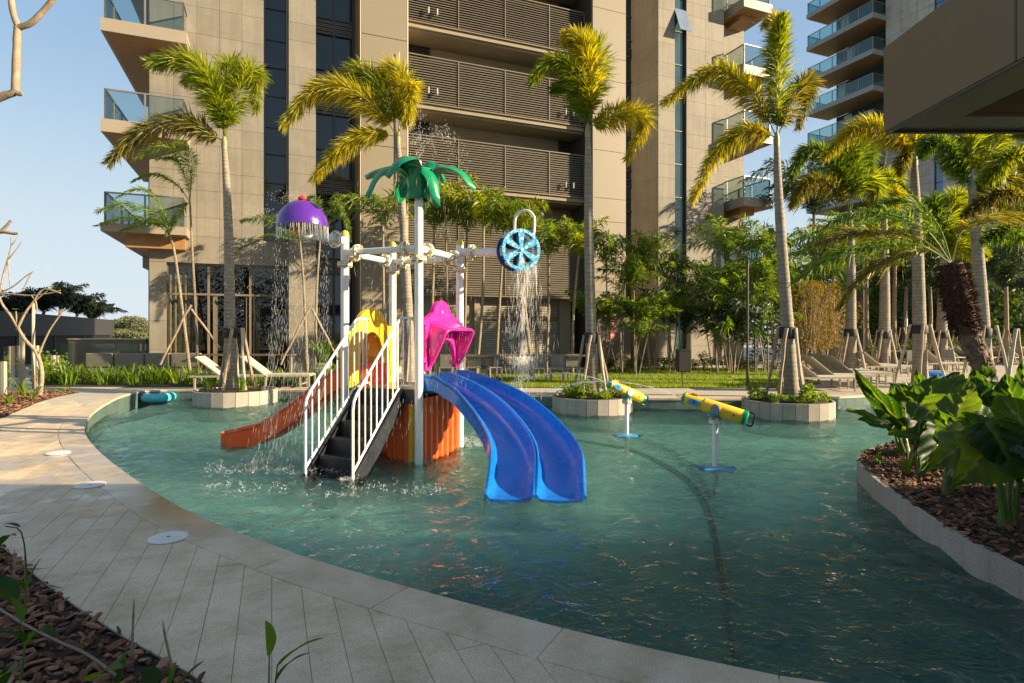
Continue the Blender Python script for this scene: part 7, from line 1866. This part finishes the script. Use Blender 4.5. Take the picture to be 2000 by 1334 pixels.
# ---- dark palms behind the charcoal building, far hill
for k, (x, y1, Y, L_, lb) in enumerate(((10, 600, 36, 3.0, 'dark palm behind the charcoal building, leftmost'), (50, 590, 38, 3.0, 'second dark palm behind the charcoal building'), (85, 585, 37, 3.0, 'third dark palm behind the charcoal building'), (118, 575, 40, 3.2, 'tallest dark palm behind the charcoal building'), (150, 590, 41, 3.2, 'dark palm right of the tallest one'), (180, 600, 43, 3.0, 'rightmost dark palm, drooping over the end of the charcoal wall'))):
    young(x, 700, x, y1 + 26, Y, 15, L_ * .58, lb, 1000 + k, fm='darktree', wind=.1, r=.15, hw=.22, n=240, group='dark palms behind the charcoal building')
for k, (x, Y, h) in enumerate(((238, 118, 5.2), (255, 120, 5.8), (270, 116, 5.4), (246, 105, 2.6), (262, 104, 2.4), (232, 110, 3.0), (285, 122, 4.8), (225, 125, 4.0))):
    b = gp(x, Y); b.z = -1; rr = random.Random(k); t = Thing('hill_tree', ('tallest middle', 'tall second', 'tall third', 'low front', 'second low front', 'leftmost low', 'rightmost', 'farthest left')[k] + ' rounded tree on the distant hill left of the hotel', 'tree', b, 'distant trees left of the hotel')
    mb = MB(); mb.tube([b, b + V((0, 0, h * .6))], [.2, .1], 6); t.part('trunk', mb, M['stake'])
    mb = MB()
    for q in range(1500):
        a = rr.uniform(0, 6.3); v = rr.random() ** .4; z = rr.uniform(.15, 1); ro = v * 2.6 * math.sqrt(max(.05, 1 - (z - .45) ** 2 * 2.4)); d = V((rr.gauss(0, 1), rr.gauss(0, 1), rr.gauss(.3, 1))).normalized(); w = d.cross(V((1, .3, .2))).normalized(); leaflet(mb, b + V((math.cos(a) * ro, math.sin(a) * ro, z * h)), d, rr.uniform(.3, .6), .13, w, 0)
    t.part('crown', mb, M['hilltree'])
mb = MB(); mb.lathe([(60, -1.2), (40, .5), (20, 1.4), (0, 1.8)], gp(250, 150), n=30); tag(mb.build('hill', plain('hill_grass', (.16, .17, .08), .95)), 'low green hill on the horizon', kind='structure')
# ================================================================ furniture and small things
def make_lounger(label, group):
    t = Thing('sun_lounger', label, 'sun lounger', (0, 0, 0), group)
    Lx, Wy, zs = 1.95, .66, .34          # foot at +x, head at -x
    for y in (-Wy / 2, Wy / 2):
        mb = MB(); mb.box((0, y, zs), (Lx, .035, .05)); t.part('side_rail', mb, M['alu'])
        for x in (-Lx / 2 + .12, Lx / 2 - .02): mb = MB(); mb.box((x, y, zs / 2), (.045, .035, zs)); t.part('leg', mb, M['alu'])
        mb = MB(); mb.box((Lx / 2 - .25, y, zs / 2 - .02), (.04, .03, zs - .04)); t.part('leg', mb, M['alu'])
    mb = MB(); mb.box((Lx / 2 - .02, 0, zs), (.035, Wy, .05)); mb.box((-Lx / 2 + .02, 0, zs), (.035, Wy, .05)); mb.box((Lx / 2 - .25, 0, .10), (.03, Wy, .03)); t.part('cross_bar', mb, M['alu'])
    x0, x1 = -.22, Lx / 2 - .04; mb = MB(); mb.box(((x0 + x1) / 2, 0, zs + .028), (x1 - x0, Wy - .05, .012)); t.part('seat_mesh', mb, M['mesh'])
    a = R(38); c = V((x0, 0, zs + .03)); e = c + V((-math.cos(a) * .80, 0, math.sin(a) * .80))
    mb = MB(); mb.bar(c, e, Wy - .03, .014, up=V((0, 1, 0)).cross(V((1, 0, 0))) * -1); t.part('back_mesh', mb, M['mesh'])
    mb = MB()
    for y in (-Wy / 2 + .015, Wy / 2 - .015): mb.bar(c + V((0, y, -.012)), e + V((0, y, -.012)), .03, .03)
    mb.bar(e + V((0, -Wy / 2 + .01, -.012)), e + V((0, Wy / 2 - .01, -.012)), .03, .03); t.part('back_frame', mb, M['alu'])
    mb = MB(); mb.bar(c.lerp(e, .6) - V((0, 0, .02)), V((x0 - .62, 0, zs)), .03, .02); t.part('back_prop', mb, M['alu'])
    return t.o
g1 = 'sun loungers with beige mesh on the terrace'
lng = make_lounger('sun lounger left of the left planter palm, backrest raised', g1)
def at(px, Y): return ((px - CX) / F * Y, Y, 0)
lng.location = at(455, 16.0); lng.rotation_euler = (0, 0, R(6))
rows_ = [(540, 16.25, 5, 'sun lounger right of the left planter palm, backrest raised'),
    (1602, 15.4, 2, 'nearest sun lounger right of the right planter palm'), (1632, 16.2, 2, 'second sun lounger from the front by the right planter palm'), (1668, 17.1, 2, 'third sun lounger from the front by the right planter palm'), (1640, 18.2, 2, 'fourth sun lounger, behind the three nearest at the right'),
    (1722, 20.5, 3, 'sun lounger with raised back between the two ringed trunks'), (1690, 21.5, 3, 'sun lounger half hidden behind the dark palm trunk'), (1840, 22.5, 3, 'sun lounger behind the canopy corner palm, flat mesh towards the towels'),
    (1868, 28.0, 12, 'first of the far row of raised loungers, left end'), (1886, 28.4, 12, 'second of the far row of raised loungers'), (1905, 28.8, 12, 'third of the far row of raised loungers'), (1930, 28.0, 12, 'fourth of the far row of raised loungers'), (1955, 28.4, 12, 'fifth of the far row of raised loungers'), (1985, 28.0, 12, 'sixth of the far row of raised loungers'), (2010, 28.2, 12, 'last of the far row of raised loungers at the right edge')]
for (px, Y, rz, lb) in rows_: copy_tree(lng, at(px, Y), R(rz), lb)
# high tables with stools on the lawn edge
def make_table(label, group, w):
    t = Thing('garden_table', label, 'table', (0, 0, 0), group)
    mb = MB(); mb.box((0, 0, .78), (w, .75, .04)); t.part('table_top', mb, M['bronze'])
    for x in (-w / 2 + .08, w / 2 - .08):
        for y in (-.3, .3): mb = MB(); mb.box((x, y, .38), (.06, .06, .76)); t.part('leg', mb, M['alu'])
    return t.o
tbl = make_table('long outdoor table seen between the pink panel and the blue wheel', 'outdoor tables at the lawn edge', 2.0)
tbl.location = at(910, 18.4); copy_tree(tbl, at(1095, 18.6), 0, 'long outdoor table left of the middle planter palm'); copy_tree(tbl, at(1010, 19.2), 0, 'outdoor table under the falling wheel water')
copy_tree(tbl, at(1745, 23.5), R(4), 'outdoor table behind the ringed trunks at the right')
def make_chair(label, group):
    t = Thing('garden_chair', label, 'chair', (0, 0, 0), group)
    mb = MB(); mb.box((0, 0, .45), (.42, .42, .035)); t.part('seat', mb, M['sofa'])
    mb = MB(); mb.box((0, .2, .66), (.42, .03, .36)); t.part('backrest', mb, M['sofa'])
    for x in (-.19, .19):
        for y in (-.19, .19): mb = MB(); mb.box((x, y, .22), (.035, .035, .44)); t.part('leg', mb, M['alu'])
    return t.o
chr_ = make_chair('outdoor chair leftmost at the tables behind the pink panel', 'outdoor chairs at the garden tables'); chr_.location = at(872, 17.8)
for px, Y, rz, lb in ((925, 17.9, 0, 'outdoor chair second from the left at the garden tables'), (965, 18.0, 20, 'outdoor chair third from the left at the garden tables'), (1055, 18.0, 0, 'outdoor chair left of the middle planter, facing the lawn'), (1088, 17.9, -10, 'outdoor chair just left of the middle planter palm stakes'), (1120, 18.1, 0, 'outdoor chair behind the middle planter palm stakes'), (1775, 22.4, 180, 'woven armchair behind the canopy corner palm'), (1845, 23.4, 170, 'woven armchair right of the towels')):
    copy_tree(chr_, at(px, Y), R(rz), lb)
# lamp poles, speaker, signs
def pole(px, yb, yt, r, label, lamp=False):
    Y = F * EYE / (yb - HY); zt = P(px, yt, Y).z; t = Thing('lamp_pole', label, 'lamp post', at(px, Y), 'dark lamp poles in the garden')
    mb = MB(); mb.tube([V((t.loc.x, Y, 0)), V((t.loc.x, Y, zt))], r, 10); t.part('pole', mb, M['darkmetal'], True)
    mb = MB(); mb.tube([V((t.loc.x, Y, 0)), V((t.loc.x, Y, .03))], r * 2, 12); t.part('base_plate', mb, M['darkmetal'], True)
    mb = MB(); mb.lathe([(r * 1.3, -.1), (r * 1.5, 0), (r * .5, .03), (0, .03)], (t.loc.x, Y, zt), n=12); t.part('lamp_head', mb, M['darkmetal'], True)
    if lamp:
        mb = MB(); mb.lathe([(0, -.5), (.08, -.5), (.08, -.05), (0, -.05)], (t.loc.x + .12, Y, zt), n=14); t.part('lantern', mb, M['white_paint'], True, 30); mb = MB(); mb.box((t.loc.x, Y, zt), (.5, .06, .05)); t.part('lamp_arm', mb, M['darkmetal'])
pole(1460, 755, 508, .035, 'thin black lamp pole on the lawn right of the speaker')
pole(1685, 715, 545, .06, 'thin black lamp pole between two ringed palm trunks')
Y = F * EYE / (706 - HY)
pole(1765, 704, 620, .07, 'black lamp post with a white lantern behind the palms', True)
Y = F * EYE / (756 - HY); t = Thing('speaker_box', 'black speaker box on a thin pole at the lawn edge', 'speaker', at(1334, Y))
mb = MB(); mb.tube([t.loc, t.loc + V((-.04, 0, .5))], .018, 8); t.part('pole', mb, M['darkmetal'], True)
a, b_ = P(1322, 726, Y), P(1348, 682, Y); mb = MB(); mb.box(((a.x + b_.x) / 2, Y, (a.z + b_.z) / 2), (b_.x - a.x, .26, b_.z - a.z)); o = t.part('box', mb, M['black']); bv = o.modifiers.new('bevel', 'BEVEL'); bv.width = .02; bv.segments = 2
mb = MB(); mb.box(((a.x + b_.x) / 2, Y - .135, (a.z + b_.z) / 2 - .02), (b_.x - a.x - .06, .01, b_.z - a.z - .10)); t.part('grille', mb, M['darkmetal'])
# towels folded on a low table at the right
Y = 19.0
for k, (x0, x1, m_, lb) in enumerate(((1808, 1842, 'blue', 'royal blue towels piled on the terrace at the right'), (1836, 1856, 'ring', 'turquoise towel roll beside the royal blue towels'))):
    a, b_ = P(x0, 735, Y), P(x1, 735, Y); t = Thing('towel_pile', lb, 'towel', ((a.x + b_.x) / 2, Y, 0)); rr = random.Random(k)
    for q in range(4 if k == 0 else 2):
        mb = MB(); w = b_.x - a.x - q * .03; mb.lathe([(0, -w / 2), (.06, -w / 2 + .01), (.07, 0), (.06, w / 2 - .01), (0, w / 2)], ((a.x + b_.x) / 2 + rr.gauss(0, .02), Y + rr.gauss(0, .05), .055 + q * .05), V((1, 0, 0)), 12); t.part('towel', mb, M['aqua' if m_ == 'ring' else 'blue'], True)
# inflatable ring
p = G(297, 783, WZ); p.y += .28; t = Thing('swim_ring', 'turquoise inflatable swim ring floating by the far left pool edge', 'swim ring', (p.x, p.y, WZ))
mb = MB(); pts = [V((p.x + .30 * math.cos(a * R(10)), p.y + .30 * math.sin(a * R(10)), WZ + .075)) for a in range(36)]; mb.tube(pts, .115, 16, closed=True); t.part('tube', mb, M['ring'], True)
mb = MB(); mb.tube([V((p.x + .2, p.y - .22, WZ + .18)), V((p.x + .2, p.y - .22, WZ + .215))], .012, 8); t.part('valve', mb, M['white'], True)
# pool ladder stub seen left of the ring (two pale grab posts in the wall)
# ================================================================ water in the air
rr = random.Random(2024)
def drop(mb, p, d, L_, r):
    d = V(d); d = d.normalized() if d.length > 0 else V((0, 0, 1)); s_ = d.cross(V((.3, .9, .1))).normalized(); u = d.cross(s_)
    mb.add([p - d * L_ / 2, p + s_ * r, p + u * r, p - s_ * r, p - u * r, p + d * L_ / 2], [(0, 2, 1), (0, 3, 2), (0, 4, 3), (0, 1, 4), (5, 1, 2), (5, 2, 3), (5, 3, 4), (5, 4, 1)])
# curtain of drops around the purple dome
mb = MB()
for k in range(90):
    a = 2 * math.pi * k / 90 + rr.gauss(0, .02); b = V((dc.x + .322 * math.cos(a), dc.y + .322 * math.sin(a), dz - .01)); h = rr.uniform(.06, .20)
    mb.tube([b, b + V((0, 0, -h * .5)), b + V((rr.gauss(0, .004), 0, -h))], [.0035, .003, .0015], 5)
for k in range(1900):
    a = rr.uniform(0, 6.283); u = rr.random() ** .8; z = dz - u * (dz - WZ); r0 = .322 + rr.gauss(0, .015) + u * abs(rr.gauss(0, .05)); w = -.20 * u * u * rr.uniform(.2, 1.7)
    drop(mb, V((dc.x + r0 * math.cos(a) + w, dc.y + r0 * math.sin(a), z)), V((-.18 * u, 0, -1)), .03 + .20 * u * rr.random(), rr.uniform(.0007, .0017))
for k in range(260):
    a = rr.uniform(0, 6.283); v = rr.random(); drop(mb, V((dc.x + rr.gauss(0, .16) - .12 * v, dc.y + rr.gauss(0, .15), dz + .33 + rr.gauss(0, .04) + .05 * v)), V((rr.gauss(0, 1), rr.gauss(0, 1), 1)), rr.uniform(.005, .02), rr.uniform(.0015, .0035))
for k in range(420):
    v = rr.random(); drop(mb, V((dc.x - .35 - v * .55 + rr.gauss(0, .08), dc.y + rr.gauss(0, .2), dz + .15 + .25 * v - v * v * rr.uniform(.2, 2.2))), V((-1, 0, -.8 - v)), rr.uniform(.01, .035), rr.uniform(.0012, .003))
tag(mb.build('dome_water', M['drop']), 'curtain of falling drops around the purple dome', kind='stuff')
# fountain out of the green palm
mb = MB(); top = gc + V((0, 0, gz + .54))
for j in range(9):
    a = j * .75; vx, vy = .75 * math.cos(a) + .35, .75 * math.sin(a); vz = rr.uniform(2.2, 3.3)
    for k in range(75):
        tt = rr.random() ** .9 * .62; p = top + V((vx * tt, vy * tt, vz * tt - 4.9 * tt * tt)) + V((rr.gauss(0, .012 + .05 * tt), rr.gauss(0, .02), rr.gauss(0, .012 + .05 * tt)))
        drop(mb, p, V((vx, vy, vz - 9.8 * tt)), rr.uniform(.008, .035), rr.uniform(.0012, .0028))
for k in range(700):
    a = rr.uniform(0, 6.28); ro = rr.uniform(.3, .9); z = rr.uniform(WZ, gz + .2); drop(mb, V((gc.x + ro * math.cos(a) - .1, gc.y + ro * math.sin(a), z)), V((-.1, 0, -1)), rr.uniform(.04, .14), rr.uniform(.0006, .0014))
tag(mb.build('fountain_water', M['drop']), 'spray jumping from the green palm top', kind='stuff')
# water leaving the wheel
mb = MB()
for (cx_, n_, sp, x_ , zb_, ztp) in ((1018, 620, .15, 0, WZ + .1, 2.55), (1036, 420, .16, .1, .9, 2.5), (1022, 300, .03, 0, .25, 2.2)):
    c = P(cx_, 530, 8.7)
    for k in range(n_):
        u = rr.random() ** 1.3; z = ztp - u * (ztp - zb_); drop(mb, V((c.x + rr.gauss(0, sp * (.4 + u)) - .05 * u, 8.7 + rr.gauss(0, sp), z)), V((rr.gauss(0, .15), rr.gauss(0, .1), -1)), rr.uniform(.05, .20), rr.uniform(.0008, .0019))
for k in range(550):
    v = abs(rr.gauss(0, 1)); drop(mb, P(1022, 530, 8.7) * 0 + V((P(1022, 0, 8.7).x + rr.gauss(0, .05 + .05 * v), 8.7 + rr.gauss(0, .05), 1.15 - abs(rr.gauss(0, .16)))), V((rr.gauss(0, .3), 0, -1)), rr.uniform(.03, .10), rr.uniform(.0009, .0022))
for q in range(3):
    x = P(1010 + q * 18, 0, 8.7).x; mb.tube([V((x, 8.68, 2.5)), V((x + .01, 8.68, 2.3)), V((x + .015, 8.68, 2.05))], [.012, .009, .003], 6)
tag(mb.build('wheel_water', M['drop']), 'water falling from the blue wheel', kind='stuff')
# jets of the two cannons
def jet(p0, d, v, tmax, n, name, label, seed):
    rr = random.Random(seed); mb = MB(); d = V(d).normalized(); pts = []
    for i in range(22):
        tt = tmax * i / 21 * .55; pts.append(p0 + d * v * tt + V((0, 0, -4.9 * tt * tt)))
    mb.tube(pts, [.006 - .0002 * i for i in range(22)], 6)
    for k in range(n):
        tt = tmax * rr.random() ** .75; s_ = .006 + .055 * tt ** 1.5; p = p0 + d * v * tt + V((rr.gauss(0, s_), rr.gauss(0, s_), -4.9 * tt * tt + rr.gauss(0, s_)))
        if p.z < WZ: continue
        drop(mb, p, d * v + V((0, 0, -9.8 * tt)), rr.uniform(.012, .05), rr.uniform(.0014, .0034))
    tag(mb.build(name, M['drop']), label, kind='stuff')
jet(jet1, V((-1, .12, .42)), 4.6, .75, 900, 'cannon_jet', 'jet of water arching left from the cannon at the middle planter', 5)
jet(jet2, V((-1, .28, .42)), 5.2, .85, 800, 'long_cannon_jet', 'thin long jet of water arching left from the nearer cannon', 6)
# splashes on the pool surface
mb = MB()
def splash(cx_, cy_, rx, ry, n, hh, seed):
    rr = random.Random(seed)
    for k in range(n):
        a = rr.uniform(0, 6.28); ro = rr.random() ** .5; x, y = cx_ + rx * ro * math.cos(a), cy_ + ry * ro * math.sin(a)
        for q in range(rr.randint(3, 8)):
            h = abs(rr.gauss(0, hh)); drop(mb, V((x + rr.gauss(0, .022), y + rr.gauss(0, .022), WZ + .01 + h)), V((rr.gauss(0, .5), rr.gauss(0, .5), 1)), rr.uniform(.006, .03), rr.uniform(.0015, .0042))
for args in ((-2.9, 8.2, .75, .42, 230, .03, 1), (-2.75, 7.35, .85, .16, 120, .035, 2), (-3.1, 6.5, .55, .25, 36, .04, 3), (-1.9, 6.45, .9, .3, 46, .035, 4), (-4.2, 9.5, .7, .5, 60, .03, 5), (-1.0, 6.6, .6, .35, 40, .03, 6), (-.75, 9.3, .45, .35, 150, .035, 7), (-1.95, 6.98, .1, .08, 30, .025, 8), (-1.25, 7.85, .22, .18, 36, .03, 9), (.15, 8.75, .3, .25, 120, .05, 10), (-3.6, 7.6, .4, .5, 60, .02, 11), (2.6, 7.6, .1, .1, 14, .012, 12), (1.96, 10.05, .1, .1, 14, .012, 13)):
    splash(*args)
for k in range(500):
    drop(mb, V((rr.uniform(-5, .6), rr.uniform(6.0, 10.5), WZ + .006)), V((0, 0, 1)), rr.uniform(.004, .012), rr.uniform(.002, .004))
tag(mb.build('pool_splashes', M['drop']), 'small splashes where drops hit the pool', kind='stuff')
